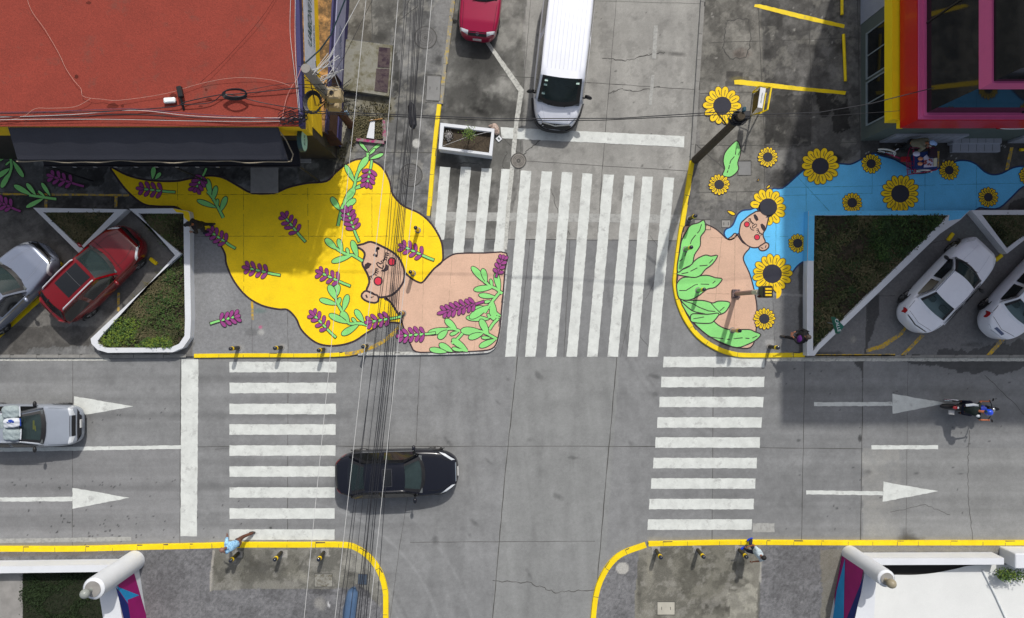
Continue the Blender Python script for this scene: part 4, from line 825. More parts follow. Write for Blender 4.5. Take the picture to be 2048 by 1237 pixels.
# ================================================================ BUILDINGS, WALLS, PLANTERS
def quadP(b, c, hs):          # quad from photo pixels with a height for each corner
    b.add([P(x, y, h) for (x, y), h in zip(c, hs)], [(0, 1, 2, 3)])
def text(name, s, size, m, parent, M, ext=0.003, left=False, shear=0.0):
    cu = bpy.data.curves.new(name, 'FONT'); cu.body = s; cu.size = size; cu.extrude = ext; cu.align_x = 'LEFT' if left else 'CENTER'; cu.align_y = 'CENTER'; cu.shear = shear
    o = bpy.data.objects.new(name, cu); COL.objects.link(o)
    dg = bpy.context.evaluated_depsgraph_get(); me = bpy.data.meshes.new_from_object(o.evaluated_get(dg))
    bpy.data.objects.remove(o); me.transform(M); me.materials.clear(); me.materials.append(m)
    ob = bpy.data.objects.new(name, me); COL.objects.link(ob); ob.parent = parent
    return ob
def frame_M(origin, xa, ya):  # text plane: x axis, y axis
    xa = Vector(xa).normalized(); ya = Vector(ya).normalized(); za = xa.cross(ya)
    return Matrix(((xa.x, ya.x, za.x, origin[0]), (xa.y, ya.y, za.y, origin[1]), (xa.z, ya.z, za.z, origin[2]), (0, 0, 0, 1)))
mRoof = mat('red_roof_paint', rgb(134, 54, 41), 0.85, var=0.10, scale=0.8, fvar=0.14, fine=25, bump=0.4, wear=(0.17, 0.048, 0.033), wthr=0.62, wscale=1.0)
mNavy = mat('navy_paint', rgb(48, 44, 92), 0.6); mYel = mat('yellow_wall_paint', rgb(222, 186, 14), 0.7, var=0.12, wear=(0.30, 0.22, 0.02), wthr=0.66)
mSign = mat('sign_white', rgb(196, 202, 214), 0.45); mGreenT = mat('sign_green', rgb(20, 74, 70), 0.5)
mTan = mat('peeling_plaster', rgb(176, 134, 84), 0.9, var=0.3, scale=3, fvar=0.2, wear=(0.12, 0.075, 0.035), wthr=0.50, wscale=2.2, bump=0.4)
mAwn = mat('awning_fabric', rgb(58, 59, 68), 0.75, var=0.08, scale=1.2, fvar=0.12, fine=50, bump=0.2)
mAwnD = mat('awning_dark', rgb(28, 28, 36), 0.8, var=0.1)
mBlk = mat('black_plastic', (0.012, 0.012, 0.013), 0.45); mWire = mat('black_cable', (0.014, 0.015, 0.02), 0.5); mWireW = mat('white_cable', rgb(196, 196, 194), 0.6)
mConc = mat('grey_concrete', (0.26, 0.25, 0.235), 0.85, var=0.18, scale=2.5, bump=0.3); mRust = mat('rusty_steel', (0.075, 0.035, 0.022), 0.8, var=0.3, scale=5)
mWhW = mat('white_wall_paint', (0.66, 0.68, 0.71), 0.6, var=0.05, scale=1.2, fvar=0.03, wear=(0.45, 0.44, 0.42), wthr=0.70)
mSteel = mat('grey_steel', (0.30, 0.31, 0.31), 0.45, metal=0.5)
# ------------------------------------------------ red-roofed corner building
HB = 5.1
def GP(px, py): return P(px, py, 0)
bA = thing('corner_building', 'shop building with a flat terracotta red roof, yellow walls and a black awning', 'building', tuple(GP(676, 320)))
bo = Vector(bA.location)
def bparts(b, name, mats, smooth=False, par=bA):
    b.v = [(v[0] - bo.x, v[1] - bo.y, v[2] - bo.z) for v in b.v]; return b.build(name, mats, par, smooth)
def rel(o):                   # parent an object built in world space under the building
    o.parent = bA; o.matrix_parent_inverse = Matrix.Translation(-bo); return o
xr0, xr1 = P(597, 0, HB).x, P(605, 252, HB).x; ys = P(600, 252, HB).y; ytop = 17.0
xtop = xr0 + (xr0 - xr1) * (ytop - P(0, 0, HB).y) / (P(0, 0, HB).y - ys)
b = MB(); b.prism([(-26, ys), (xr1, ys), (xtop, ytop), (-26, ytop)], 3.85, HB - 0.05); bparts(b, 'wall', mYel)
b = MB(); b.prism([(-26, ys + .01), (xr1 - .01, ys + .01), (xtop - .01, ytop), (-26, ytop)], 0, 3.845); bparts(b, 'shop_front', mat('shop_recess_shade', (.022, .018, .015), .8, var=.3, scale=4))  # flush wall in near-black, its colour standing in for a shaded recess
b = MB(); b.prism([(xr1 - .009, ys + .3), (xr1, ys + .3), (xtop, ytop), (xtop - .009, ytop)], 2.5, 3.845); bparts(b, 'side_wall', mYel)
b = MB(); b.prism([(-26, ys - .02), (xr1 - .12, ys - .02), (xtop - .12, ytop), (-26, ytop)], HB - 0.045, HB); bparts(b, 'roof', mRoof)
b = MB(); b.prism([(xr1 - .115, ys - .03), (xr1 + .03, ys - .03), (xtop + .03, ytop), (xtop - .115, ytop)], HB - 0.30, HB + 0.03); bparts(b, 'fascia', mNavy)
def wx(y, off=0.0): return xr1 + (xtop - xr1) * (y - ys) / (ytop - ys) + off
# upper sign on the east wall
y0, y1 = P(0, 135, 4.2).y, ytop
b = MB(); b.prism([(wx(y0, .012), y0), (wx(y0, .06), y0), (wx(y1, .06), y1), (wx(y1, .012), y1)], 3.30, 4.72); sg = bparts(b, 'sign_panel', mSign)
b = MB(); b.prism([(wx(y0, .012), y0), (wx(y0, .055), y0), (wx(y1, .055), y1), (wx(y1, .012), y1)], 4.725, 4.78); bparts(b, 'sign_rail', mTan)
o = text('lettering', 'A JULIABONITA', 0.62, mGreenT, None, frame_M((wx(9.5, .068), 8.5, 4.02), (.0, 1, 0), (0, 0, 1)) @ Matrix.Diagonal((.58, 1.1, 1, 1)), 0.003, left=True, shear=0.2); rel(o)
o = text('lettering', 'CONSULTA', 0.20, mGreenT, None, frame_M((wx(9.5, .066), 9.6, 3.48), (0, 1, 0), (0, 0, 1)), 0.002); rel(o)
# ledge of the lower storey, following the street
HL = 2.5
l0, l1 = P(665, 0, HL).x, P(650, 258, HL).x; yl = P(0, 264, HL).y
lt = l0 + (l0 - l1) / (P(0, 0, HL).y - yl) * (ytop - P(0, 0, HL).y)
b = MB(); b.prism([(wx(yl, .003), yl), (l1 - .02, yl), (lt - .02, ytop), (wx(ytop, .003), ytop)], HL - .2, HL); bparts(b, 'ledge', mTan)
b = MB(); b.prism([(l1 - .3, yl + .02), (l1, yl + .02), (lt, ytop), (lt - .3, ytop)], 0, HL - .205); bparts(b, 'lower_wall', mRust)
def lx(y, off=0.0): return l1 + (lt - l1) * (y - yl) / (ytop - yl) + off
b = MB(); b.prism([(lx(yl) - .015, yl - .01), (lx(yl, .05), yl - .01), (lx(ytop, .05), ytop), (lx(ytop) - .015, ytop)], HL - .35, HL + .02); bparts(b, 'ledge_trim', mNavy)
y2 = P(0, 150, 1.6).y
b = MB(); b.prism([(lx(y2, .052), y2), (lx(y2, .09), y2), (lx(ytop, .09), ytop), (lx(ytop, .052), ytop)], 0.75, HL - .36); bparts(b, 'lower_sign', mat('sign_lilac', rgb(150, 150, 176), 0.5))
b = MB(); b.prism([(lx(yl, .004), yl + .01), (lx(yl, .05), yl + .01), (lx(ytop, .05), ytop), (lx(ytop, .004), ytop)], 0, 0.7); bparts(b, 'base_band', mNavy)
o = text('lettering', 'CONSULTAS', 0.55, mat('sign_faint', rgb(90, 100, 130), 0.5), None, frame_M((lx(10.8, .094), 10.8, 1.4), (0, 1, 0), (0, 0, 1)), 0.002, shear=0.2); rel(o)
# rusty shutter canopy at the corner
b = MB()
c = [P(640, 263, 2.4), P(664, 262, 2.4), P(686, 290, 1.2), P(655, 292, 1.2)]
b.add(c, [(0, 1, 2, 3)])
for i in range(14):
    t = i / 13; b.tube([c[0].lerp(c[3], t) + Vector((0, 0, .02)), c[1].lerp(c[2], t) + Vector((0, 0, .02))], 0.018, 5)
bparts(b, 'shutter_canopy', mRust)
# black awning and lower canopy on the south side
b = MB()
x0, x1 = P(18, 250, 4.9).x, P(556, 250, 4.9).x; X0, X1 = P(33, 320, 4.3).x, P(574, 320, 4.3).x; yo = P(0, 319, 4.3).y; ym = P(0, 279, 4.65).y
prof = [(ys - .012, 4.95), (ym, 4.70), (yo + .12, 4.33), (yo, 4.25)]
vs = []; nseg = 24
for i, (y, z) in enumerate(prof):
    t = (prof[0][0] - y) / (prof[0][0] - prof[-1][0])
    for k in range(nseg + 1):
        u = k / nseg; vs.append((x0 + (X0 - x0) * t + u * ((x1 + (X1 - x1) * t) - (x0 + (X0 - x0) * t)), y, z + 0.012 * math.sin(u * 40) * (i > 0)))
fs = [(i * (nseg + 1) + k, (i + 1) * (nseg + 1) + k, (i + 1) * (nseg + 1) + k + 1, i * (nseg + 1) + k + 1) for i in range(3) for k in range(nseg)]
b.add(vs, fs); b.ribbon([(X0, yo - .004), (X1, yo - .004)], 0.03, 4.2)
for xa, xb in ((x0, X0), (x1, X1)): b.tube([(xa, ys, 4.9), (xb, yo, 4.22)], 0.02, 5)
aw = bparts(b, 'awning', mAwn)
b = MB(); xx = np.linspace(X0 - .1, X1 + .1, 60)
b.tube([(x, yo - .05 - .03 * math.sin(x * 2.1) - .02 * math.sin(x * 5), 4.15) for x in xx] + [(X1 + .16, yo + .2, 4.15), (X1 + .02, ys - .3, 4.5), (X1 - .1, ys - .1, 4.8)], 0.022, 5); o = bparts(b, 'trim_cord', mat('cord_beige', rgb(150, 140, 122), 0.7))
b = MB(); hL = 3.0
cx0, cx1 = P(88, 0, hL).x, P(600, 0, hL).x; cy = P(0, 333, hL).y
b.add([(cx0, ys - .014, hL + .25), (cx0, cy, hL), (cx1, cy, hL), (cx1, ys - .014, hL + .25)], [(0, 1, 2, 3)]); b.tube([(cx0, cy, hL), (cx1, cy, hL)], 0.03, 5); b.tube([(cx1, ys, hL + .25), (cx1, cy, hL)], 0.03, 5)
for x in (cx0 + .05, cx1 - .05, (cx0 + cx1) / 2): b.tube([(x, cy + .02, 0.05), (x, cy + .02, hL)], 0.03, 6)
bparts(b, 'canopy', mAwnD)
for x in np.linspace(cx0 + .3, cx1 - 3, 9):
    b = MB(); b.box((x, cy - .035, hL - .06), (x + .12, cy - .02, hL + .03)); bparts(b, 'canopy_clip', mat('pale_trim', rgb(150, 150, 155), 0.6))
# steps / slabs at the shop front
for a, c_, lab in (((501, 335), (556, 386), 'pale worn concrete slab below the awning, above the yellow hair'), ((598, 292), (622, 326), 'grey concrete step under the round sign')):
    p0, p1 = P(*a, .14), P(*c_, .14); b = MB(); b.box((p0.x, p1.y, ZP), (p1.x, p0.y, ZP + .07), bev=0.01); tag(b.build('concrete_slab', mConc), lab, 'slab')
# round hanging sign
t = thing('round_sign', 'round green shop sign hanging at the corner of the red roof', 'sign', tuple(P(606, 281, 4.1)))
b = MB(); b.tube([(-.10, 0, 0), (.04, 0, 0)], 0.40, 28); b.build('sign_box', mat('sign_dark_green', rgb(38, 66, 66), 0.5), t)
b = MB(); b.tube([(.042, 0, 0), (.055, 0, 0)], 0.36, 28); b.build('sign_face', mat('sign_mint', rgb(160, 205, 190), 0.5), t)
text('lettering', 'BAR', 0.2, mGreenT, t, frame_M((.059, 0, 0), (0, 1, 0), (0, 0, 1)), 0.001)
b = MB(); b.tube([(0, .38, 0), (0, .62, .02)], 0.02, 6); b.build('bracket', mBlk, t)
# things on the roof
t = thing('roof_floodlight', 'black floodlight on a short bracket at the edge of the red roof', 'floodlight', tuple(P(366, 205, HB)))
b = MB(); b.box((-.09, .10, .12), (.07, .46, .26), rot=R(12), bev=.02); b.build('lamp_head', mBlk, t)
b = MB(); b.tube([(.03, -.25, 0), (.03, -.1, .1), (0, .12, .18)], 0.04, 6); b.build('bracket', mBlk, t)
t = thing('antenna_box', 'small white wireless box on the red roof beside the floodlight', 'antenna', tuple(P(343, 204, HB)))
b = MB(); b.box((-.20, -.07, .06), (.18, .10, .16), rot=R(4), bev=.03); b.build('casing', mat('white_plastic', (.8, .85, .84), .4), t)
b = MB(); b.tube([(.15, 0, 0), (.2, -.02, .1)], 0.02, 6); b.build('mount', mBlk, t)
b = MB()
def ring(c, r1, r2, z, r, n=24, ph=0): b.tube([(c[0] + r1 * math.cos(t + ph), c[1] + r2 * math.sin(t + ph), z + .02 * math.sin(3 * t)) for t in np.linspace(0, 2 * math.pi * .97, n)], r, 5)
cc = P(468, 189, HB + .35)
for k in range(4): ring((cc.x + .02 * k, cc.y + .01 * k), .40 - .02 * k, .17 - .01 * k, HB + .30 + .03 * k, .022)
tag(b.build('cable_coil', mWire), 'coil of black cable on the red roof', 'cable')
# stains on the roof
for x, y, rx, ry in ((177, 6, 5, 3), (153, 154, 4, 4), (225, 212, 12, 6), (245, 212, 4, 3), (347, 192, 8, 5), (412, 180, 3, 3), (418, 199, 6, 3), (401, 213, 4, 2)):
    b = MB(); b.poly([tuple(P(x + rx * math.cos(t) * random.uniform(.7, 1.2), y + ry * math.sin(t) * random.uniform(.7, 1.2), HB + .004)[:2]) for t in np.linspace(0, 6.1, 14)], HB + .004)
    bparts(b, 'roof_stain', mat('roof_stain', rgb(92, 32, 20), 0.9, var=.2)); 
# ------------------------------------------------ glass building, top right
bo = GP(1720, 283)
bB = thing('glass_building', 'multicoloured corner shop with dark glass upper floors framed in pink, red canopy and yellow band', 'building', tuple(bo))
bA = bB
mGray = mat('slate_wall_paint', rgb(84, 94, 90), 0.7, var=.08); mYB = mat('canopy_yellow', rgb(238, 206, 6), 0.6, var=.05); mRed = mat('canopy_red', rgb(190, 8, 8), 0.35, var=.06, coat=.15)
mPink = mat('pink_frame', rgb(206, 92, 144), 0.55, var=.05); mTile = mat('pale_tile', rgb(150, 154, 164), 0.5, var=.08); mGl = mat('dark_glass', (0.012, 0.014, 0.016), 0.05, var=.05, spec=.22)
mSill = mat('window_steel', rgb(140, 152, 158), 0.5, metal=.2)
xw, yw = GP(1720, 0).x, GP(0, 283).y
def bp(b, name, m): return bparts(b, name, m, par=bB)
b = MB(); b.box((xw, yw, 0), (28, 17, 3.1)); bp(b, 'wall', mGray)
b = MB(); b.box((GP(1757, 0).x, yw - .08, .0), (GP(1898, 0).x, yw - .004, 1.2)); b.box((GP(2012, 0).x, yw - .10, 0), (28, yw - .004, .9)); bp(b, 'tile_wall', mTile)
b = MB()
for i in range(9): b.box((GP(1757 + i * 16, 0).x, yw - .083, .02), (GP(1757 + i * 16, 0).x + .015, yw - .0805, 1.2))
bp(b, 'tile_joint', mGray)
b = MB(); b.box((xw - .03, P(0, 240, .8).y, .55), (xw - .004, P(0, 48, .8).y, .62)); 
wyA, wyB, wyC = P(0, 238, 1.4).y, P(0, 148, 1.4).y, P(0, 52, 1.4).y
b = MB()
for ya, yb in ((wyA, wyB - .1), (wyB + .1, wyC)): b.box((xw - .012, ya, .62), (xw - .004, yb, 2.3))
bp(b, 'window', mGl)
b = MB()
for ya, yb in ((wyA, wyB - .1), (wyB + .1, wyC)):
    b.box((xw - .06, ya - .05, .54), (xw - .014, yb + .05, .61)); b.box((xw - .045, ya - .05, .615), (xw - .014, ya, 2.35)); b.box((xw - .045, yb, .615), (xw - .014, yb + .05, 2.35)); b.box((xw - .04, (ya + yb) / 2 - .02, .615), (xw - .014, (ya + yb) / 2 + .02, 2.3))
bp(b, 'window_frame', mSill)
b = MB(); b.box((xw - .02, P(0, 30, 1).y, .0), (xw - .002, 17, 2.2)); bp(b, 'side_door', mat('door_pale', rgb(150, 156, 170), .4))
# yellow band, red box canopy
b = MB(); b.box((GP(1697, 0).x, yw + .02, 2.6), (xw - .003, 17, 3.1)); b.box((GP(1710, 0).x, P(0, 255, 3.1).y, 2.9), (xw - .003, yw + .017, 3.1)); bp(b, 'yellow_band', mYB)
xR, yR = P(1800, 0, 3.2).x, P(0, 257, 3.2).y
b = MB(); b.box((xR, yR, 3.2), (28, 17, 4.2)); bp(b, 'red_canopy', mRed)
b = MB(); b.box((xR + .03, yR + .03, 4.203), (28, 17, 4.28)); b.box((xR + .16, yR + .13, 4.283), (28, 17, 4.36)); bp(b, 'pink_ledge', mPink)
xg, yg = P(1855, 0, 4.4).x, P(0, 225, 4.4).y
b = MB(); b.box((xg, yg, 4.3), (28, 17, 13.0)); bp(b, 'glass_wall', mGl)
b = MB(); b.box((xg - .06, yg - .06, 7.0), (28, 17, 7.55)); bp(b, 'pink_frame', mPink)
for i in range(1, 5):
    for z0_, z1_ in ((4.38, 6.99), (7.56, 12.99)): b = MB(); b.box((xg - .03, yg + i * 3.0, z0_), (xg - .002, yg + i * 3.0 + .05, z1_)); bp(b, 'mullion', mBlk)
for i in range(1, 4):
    for z0_, z1_ in ((4.38, 6.99), (7.56, 12.99)): b = MB(); b.box((xg + i * 3.2, yg - .03, z0_), (xg + i * 3.2 + .05, yg - .002, z1_)); bp(b, 'mullion', mBlk)
b = MB(); b.box((P(1650, 0, 0).x + 3.0, 7.5, 13.0), (P(1650, 0, 0).x + 4.6, 8.9, 13.9), bev=.05); bp(b, 'water_tank', mBlk)
# sign box by the right edge
b = MB(); p = P(2016, 250, 2.9); b.box((p.x, p.y, 2.3), (p.x + 4, p.y + .5, 2.9)); bp(b, 'sign_box', mat('sign_maroon', rgb(150, 20, 24), .5))
b = MB(); b.box((p.x + .5, p.y + .1, 2.903), (p.x + 4, p.y + .46, 2.93)); bp(b, 'sign_top', mat('sign_gold', rgb(215, 190, 30), .5))
b = MB(); b.tube([(p.x + .5 + .55 * math.cos(t), p.y - .012, 2.6 + .18 * math.sin(t)) for t in np.linspace(.6, 5.6, 20)], .03, 5); bp(b, 'sign_letter', mWhW)
# steps
bs = thing('entrance_steps', 'two tiled grey steps in front of the red canopied shop', 'steps', tuple(GP(1960, 290)))
so_ = Vector(bs.location)
for nm, x0_, x1_, ya, yb, z0, z1 in (('step', 1905, 2001, 287, 304, ZP, .26), ('step', 1907, 2004, 268, 287, ZP, .46)):
    p0 = P(x0_, yb, z1); p1 = P(x1_, ya, z1); b = MB(); b.box((p0.x - so_.x, p0.y - so_.y, z0), (p1.x - so_.x, p1.y - so_.y + (.002 if z1 < .3 else 0), z1), bev=.01)
    b.cur = 1; n = 6
    for i in range(1, n): x = p0.x + (p1.x - p0.x) * i / n - so_.x; b.box((x - .008, p0.y - so_.y + .02, z1 + .001), (x + .008, p1.y - so_.y - .02, z1 + .0035))
    b.build(nm, [mTile, mGray], bs)
# ------------------------------------------------ low white planter walls
mSoil = mat('soil', (0.055, 0.042, 0.028), 0.95, var=.25, scale=4, fvar=.3, fine=20, bump=.5)
def blades(pts_in, n, hmin, hmax, cols, z0, wd=0.018, lean=0.6, leafy=False, name='ground_cover'):
    b = MB(); xs = [p[0] for p in pts_in]; ysx = [p[1] for p in pts_in]; k = 0
    def ins(x, y):
        r = False; m = len(pts_in)
        for i in range(m):
            x1, y1 = pts_in[i]; x2, y2 = pts_in[(i + 1) % m]
            if (y1 > y) != (y2 > y) and x < (x2 - x1) * (y - y1) / (y2 - y1) + x1: r = not r
        return r
    while k < n:
        if leafy:
            if k % 110 == 0 or not hasattr(b, 'cc'): b.cc = (random.uniform(min(xs), max(xs)), random.uniform(min(ysx), max(ysx)), random.uniform(.09, .24), random.uniform(.5, 1.3), random.uniform(-.6, .6))
            gx_, gy_ = random.gauss(0, 1), random.gauss(0, 1); x, y = b.cc[0] + gx_ * b.cc[2], b.cc[1] + gy_ * b.cc[2]
            if not ins(x, y):
                b.miss = getattr(b, 'miss', 0) + 1
                if b.miss > 40: b.miss = 0; b.cc = (random.uniform(min(xs), max(xs)), random.uniform(min(ysx), max(ysx)), random.uniform(.09, .24), random.uniform(.5, 1.3), random.uniform(-.6, .6))
                continue
        else: x, y = random.uniform(min(xs), max(xs)), random.uniform(min(ysx), max(ysx))
        if not ins(x, y): continue
        k += 1
        dens = math.sin(x * 2.3 + 1.1 * math.sin(y * 3.1)) * math.sin(y * 2.7 + math.sin(x * 1.7))
        if dens < -0.1 and random.random() < .8: continue
        h = random.uniform(hmin, hmax) * (1 + .4 * dens); a = random.uniform(0, 6.28); l = h * random.uniform(.2, 1) * lean * 1.6
        ca, sa = math.cos(a), math.sin(a); b.cur = int(min(len(cols) - 1, max(0, (dens + 1) / 2 * len(cols) + random.uniform(-.9, .9))))
        w_ = wd * random.uniform(.7, 1.4)
        if leafy:
            b.cur = int(min(len(cols) - 1, max(0, (b.cc[4] + 1) / 2 * len(cols) + random.uniform(-.6, .6)))); z = z0 + h * b.cc[3] * math.exp(-(gx_ ** 2 + gy_ ** 2) / 3) * random.uniform(.5, 1.1) + .03; q = random.uniform(.03, .055)
            b.add([(x, y, z), (x + ca * q - sa * q * .5, y + sa * q + ca * q * .5, z + q * .4), (x + ca * q * 2, y + sa * q * 2, z + random.uniform(-.3, .5) * q), (x + ca * q + sa * q * .5, y + sa * q - ca * q * .5, z + q * .4)], [(0, 1, 2, 3)])
        else:
            b.add([(x - sa * w_, y + ca * w_, z0), (x + sa * w_, y - ca * w_, z0), (x + ca * l * .55 + sa * w_ * .8, y + sa * l * .55 - ca * w_ * .8, z0 + h * .7), (x + ca * l, y + sa * l, z0 + h * .75), (x + ca * l * .55 - sa * w_ * .8, y + sa * l * .55 + ca * w_ * .8, z0 + h * .7)], [(0, 1, 2, 4), (4, 2, 3)])
    return b, cols
def gm(n, c): return mat(n, c, 0.7, var=.25, scale=6, fvar=.15, fine=30)
gD = [gm('grass_dark', (0.030, 0.036, 0.014)), gm('grass_mid', (0.060, 0.070, 0.022)), gm('grass_dry', (0.12, 0.105, 0.05))]
gB = [gm('leaf_dark', (0.028, 0.060, 0.014)), gm('leaf_mid', (0.060, 0.115, 0.022)), gm('leaf_lime', (0.14, 0.20, 0.022))]
def planter(outer, inner, hz, label, soilz, name='planter', cover=None, wallm=None):
    """white wall between outer and inner outline (photo px at wall height)"""
    cx = sum(p[0] for p in outer) / len(outer); cyy = sum(p[1] for p in outer) / len(outer); o0 = GP(cx, cyy)
    t = thing(name, label, 'planter', tuple(o0))
    ow_ = [tuple(v - w_ for v, w_ in zip(P(x, y, hz)[:2], o0[:2])) for x, y in outer]; iw = [tuple(v - w_ for v, w_ in zip(P(x, y, hz)[:2], o0[:2])) for x, y in inner]
    b = MB(); n = len(ow_); assert n == len(iw)
    b.add([(x, y, 0) for x, y in ow_] + [(x, y, hz) for x, y in ow_] + [(x, y, hz) for x, y in iw] + [(x, y, 0) for x, y in iw],
          [f for i in range(n) for j in [(i + 1) % n] for f in ((i, j, n + j, n + i), (n + i, n + j, 2 * n + j, 2 * n + i), (2 * n + i, 2 * n + j, 3 * n + j, 3 * n + i))])
    o = b.build('wall', wallm or mWhW, t)
    b = MB(); b.poly(iw, soilz); b.build('soil', mSoil, t)
    if cover:
        for (nn, h0, h1, cols, leafy, lean, area) in cover:
            ar = iw if area is None else [tuple(v - w_ for v, w_ in zip(P(x, y, soilz)[:2], o0[:2])) for x, y in area]
            bb, cols = blades(ar, nn, h0, h1, cols, soilz, leafy=leafy, lean=lean)
            g_ = bb.build('ground_cover' if not leafy else 'shrub_leaves', cols, t); g_['kind'] = 'stuff'
    return t
HWL = 0.45
planter([(66, 416), (253, 419), (244, 428), (158, 507)], [(86, 425), (229, 425), (226, 428), (160, 496)], HWL, 'small dark triangular grass bed with white walls, left of the red SUV', 0.25, cover=[(7000, .08, .22, gD, False, .6, None), (2500, .05, .18, [gB[0], gD[0], gD[1]], True, .6, None)])
planter([(258, 418), (345, 417), (378, 423), (380, 431), (380, 520), (382, 640), (380, 676), (366, 696), (345, 705), (215, 706), (195, 700), (183, 688), (181, 678), (200, 660), (362, 508)],
        [(276, 427), (330, 427), (366, 427), (367, 429), (368, 520), (370, 640), (369, 672), (358, 688), (340, 696), (212, 696), (205, 694), (196, 687), (195, 682), (206, 668), (380 - 4, 509 - 2)][:14] + [(350, 511)],
        HWL, 'big arrow-shaped grass bed with white walls, right of the red SUV', 0.25,
        cover=[(13000, .06, .20, gD, False, .9, None), (5200, .08, .30, gB[1:], True, .5, [(206, 668), (245, 632), (290, 640), (270, 690), (210, 694)]), (3600, .05, .22, gB[1:], True, .5, [(300, 676), (345, 676), (350, 695), (270, 695)]), (6000, .05, .2, gB[:2] + [gD[1]], True, .6, [(276, 427), (366, 427), (368, 660), (320, 690), (250, 640), (345, 510)])])
mBlueW = mMB
planter([(1617, 423), (1900, 421), (1940, 421), (1921, 440), (1880, 468), (1638, 700), (1629, 712), (1614, 712), (1614, 560)],
        [(1628, 431), (1890, 431), (1897, 431), (1893, 435), (1866, 462), (1636, 690), (1628, 702), (1626, 702), (1627, 560)],
        HWL, 'large dark triangular shrub bed whose upper wall is painted blue', 0.25,
        cover=[(11000, .06, .22, gD, False, .9, None), (9000, .10, .42, [gB[0], gB[0], gB[1]], True, .5, [(1740, 432), (1885, 432), (1850, 475), (1790, 530), (1745, 520), (1735, 470)]), (5000, .05, .2, [gB[0], gD[1]], True, .6, None)])
b = MB()   # blue paint continuing over the wall
z_ = HWL + .004
pts = [(1616, 423), (1939, 421), (1921, 438), (1897, 442), (1899, 430.5), (1629, 430.5), (1627, 522), (1615, 522)]
b.poly([tuple(P(x, y, HWL)[:2]) for x, y in pts[:5] + [(1617.5, 431), (1617.5, 423)]], z_)
b.poly([tuple(P(x, y, HWL)[:2]) for x, y in ((1617, 431.2), (1629, 431.2), (1627.5, 522), (1615.5, 522))], z_)
ga, gb_ = P(1617, 423, HWL), P(1614.6, 522, HWL); b.add([(ga.x - .012, ga.y, .09), (ga.x - .012, ga.y, z_), (gb_.x - .012, gb_.y, z_), (gb_.x - .012, gb_.y, .09)], [(0, 1, 2, 3)])
tag(b.build('wall_paint', mMB), 'sky blue paint band running over the top of the white planter wall', 'wall paint')
planter([(1943, 421), (2130, 420), (2100, 440), (2014, 508)], [(1964, 430), (2100, 430), (2090, 438), (2014, 497)], HWL, 'second dark triangular bed with white walls at the right edge', 0.25, cover=[(9000, .08, .24, gD, False, .6, None), (4000, .05, .2, [gB[0], gD[1]], True, .6, None)])
b = MB(); b.poly([tuple(P(x, y, HWL)[:2]) for x, y in ((346, 417.5), (377, 423.5), (379.5, 431), (380.5, 446), (368.5, 436), (366.5, 426.5), (353, 425))], HWL + .004); tag(b.build('wall_paint', mMY), 'yellow paint over the corner of the white planter wall', 'wall paint')
# rectangular white planter with a sapling
hz = 0.62
planter([(881, 246), (989, 258), (984, 312), (877, 298)], [(888, 253), (983, 264), (978, 306), (884, 294)], hz, 'rectangular white concrete planter with bare soil, a sapling and a heap of gravel', 0.42, name='box_planter')
o0 = P(938, 280, .42)
t = thing('sapling', 'small leafy sapling tied with string in the white box planter', 'tree', tuple(o0))
b = MB(); b.tube([(0, -.05, 0), (.02, .0, .4), (.03, .05, .9)], [.025, .02, .012], 6)
for k in range(6):
    a = k * 1.05; b.tube([(.02, .02, .45 + .05 * k), (.02 + .22 * math.cos(a), .02 + .22 * math.sin(a), .75 + .05 * k)], .007, 4)
b.build('trunk', mat('bark', (.07, .055, .04), .9), t)
b = MB()
for k in range(520):
    a = random.uniform(0, 6.28); r = abs(random.gauss(0, .14)); z = random.uniform(.45, 1.05); c_ = Vector((.03 + r * math.cos(a), .05 + r * math.sin(a), z)); d1 = Vector((math.cos(a * 3), math.sin(a * 3), random.uniform(-.4, .4))) * .045; d2 = Vector((-math.sin(a * 3), math.cos(a * 3), 0)) * .018
    b.cur = random.randrange(3); b.add([c_, c_ + d1 * .5 + d2, c_ + d1, c_ + d1 * .5 - d2], [(0, 1, 2, 3)])
b.build('crown', gB, t)
b = MB(); b.tube([P(884, 293, .6) - o0, Vector((0, 0, .5)), P(978, 264, .6) - o0], .008, 4); b.build('string', mWireW, t)
b = MB(); cc = P(897, 273, .42)
for k in range(420):
    a = random.uniform(0, 6.28); r = abs(random.gauss(0, .11)); s_ = random.uniform(.008, .022); b.cur = random.randrange(3)
    b.box((cc.x + r * math.cos(a) * .9, cc.y + r * math.sin(a) * 1.1, .42), (cc.x + r * math.cos(a) * .9 + s_, cc.y + r * math.sin(a) * 1.1 + s_, .42 + s_ + max(0, .16 - r * .5)), rot=a)
tag(b.build('gravel_heap', [mConc, mat('gravel_pale', (.5, .48, .46), .9), mat('gravel_dark', (.12, .1, .12), .9)]), 'heap of pale gravel in the left end of the white box planter', 'gravel')['kind'] = 'stuff'
# rubbish beside it
t = thing('rubbish_bag', 'crumpled bag of rubbish against the white box planter', 'rubbish', tuple(P(991, 258, 0)))
b = MB(); b.ell((0, -.05, .12), (.14, .24, .14), 14, 10, Matrix.Rotation(R(20), 3, 'Z')); b.ell((-.16, .1, .06), (.12, .07, .06), 10, 6)
b.v = [(x + random.uniform(-.02, .02), y + random.uniform(-.02, .02), z + random.uniform(-.02, .02)) for x, y, z in b.v]; b.build('bag', mat('bag_plastic', rgb(168, 148, 136), .5, var=.3, scale=9), t)
b = MB(); p = P(998, 278, 0.02); b.box((p.x - .1, p.y - .1, 0.005), (p.x + .09, p.y + .09, .05), rot=R(40)); b.cur = 1; b.box((p.x - .04, p.y - .05, .0505), (p.x + .03, p.y + .05, .052), rot=R(40)); tag(b.build('litter_card', [mWhW, mGray]), 'small square white card lying by the white stop line', 'litter')
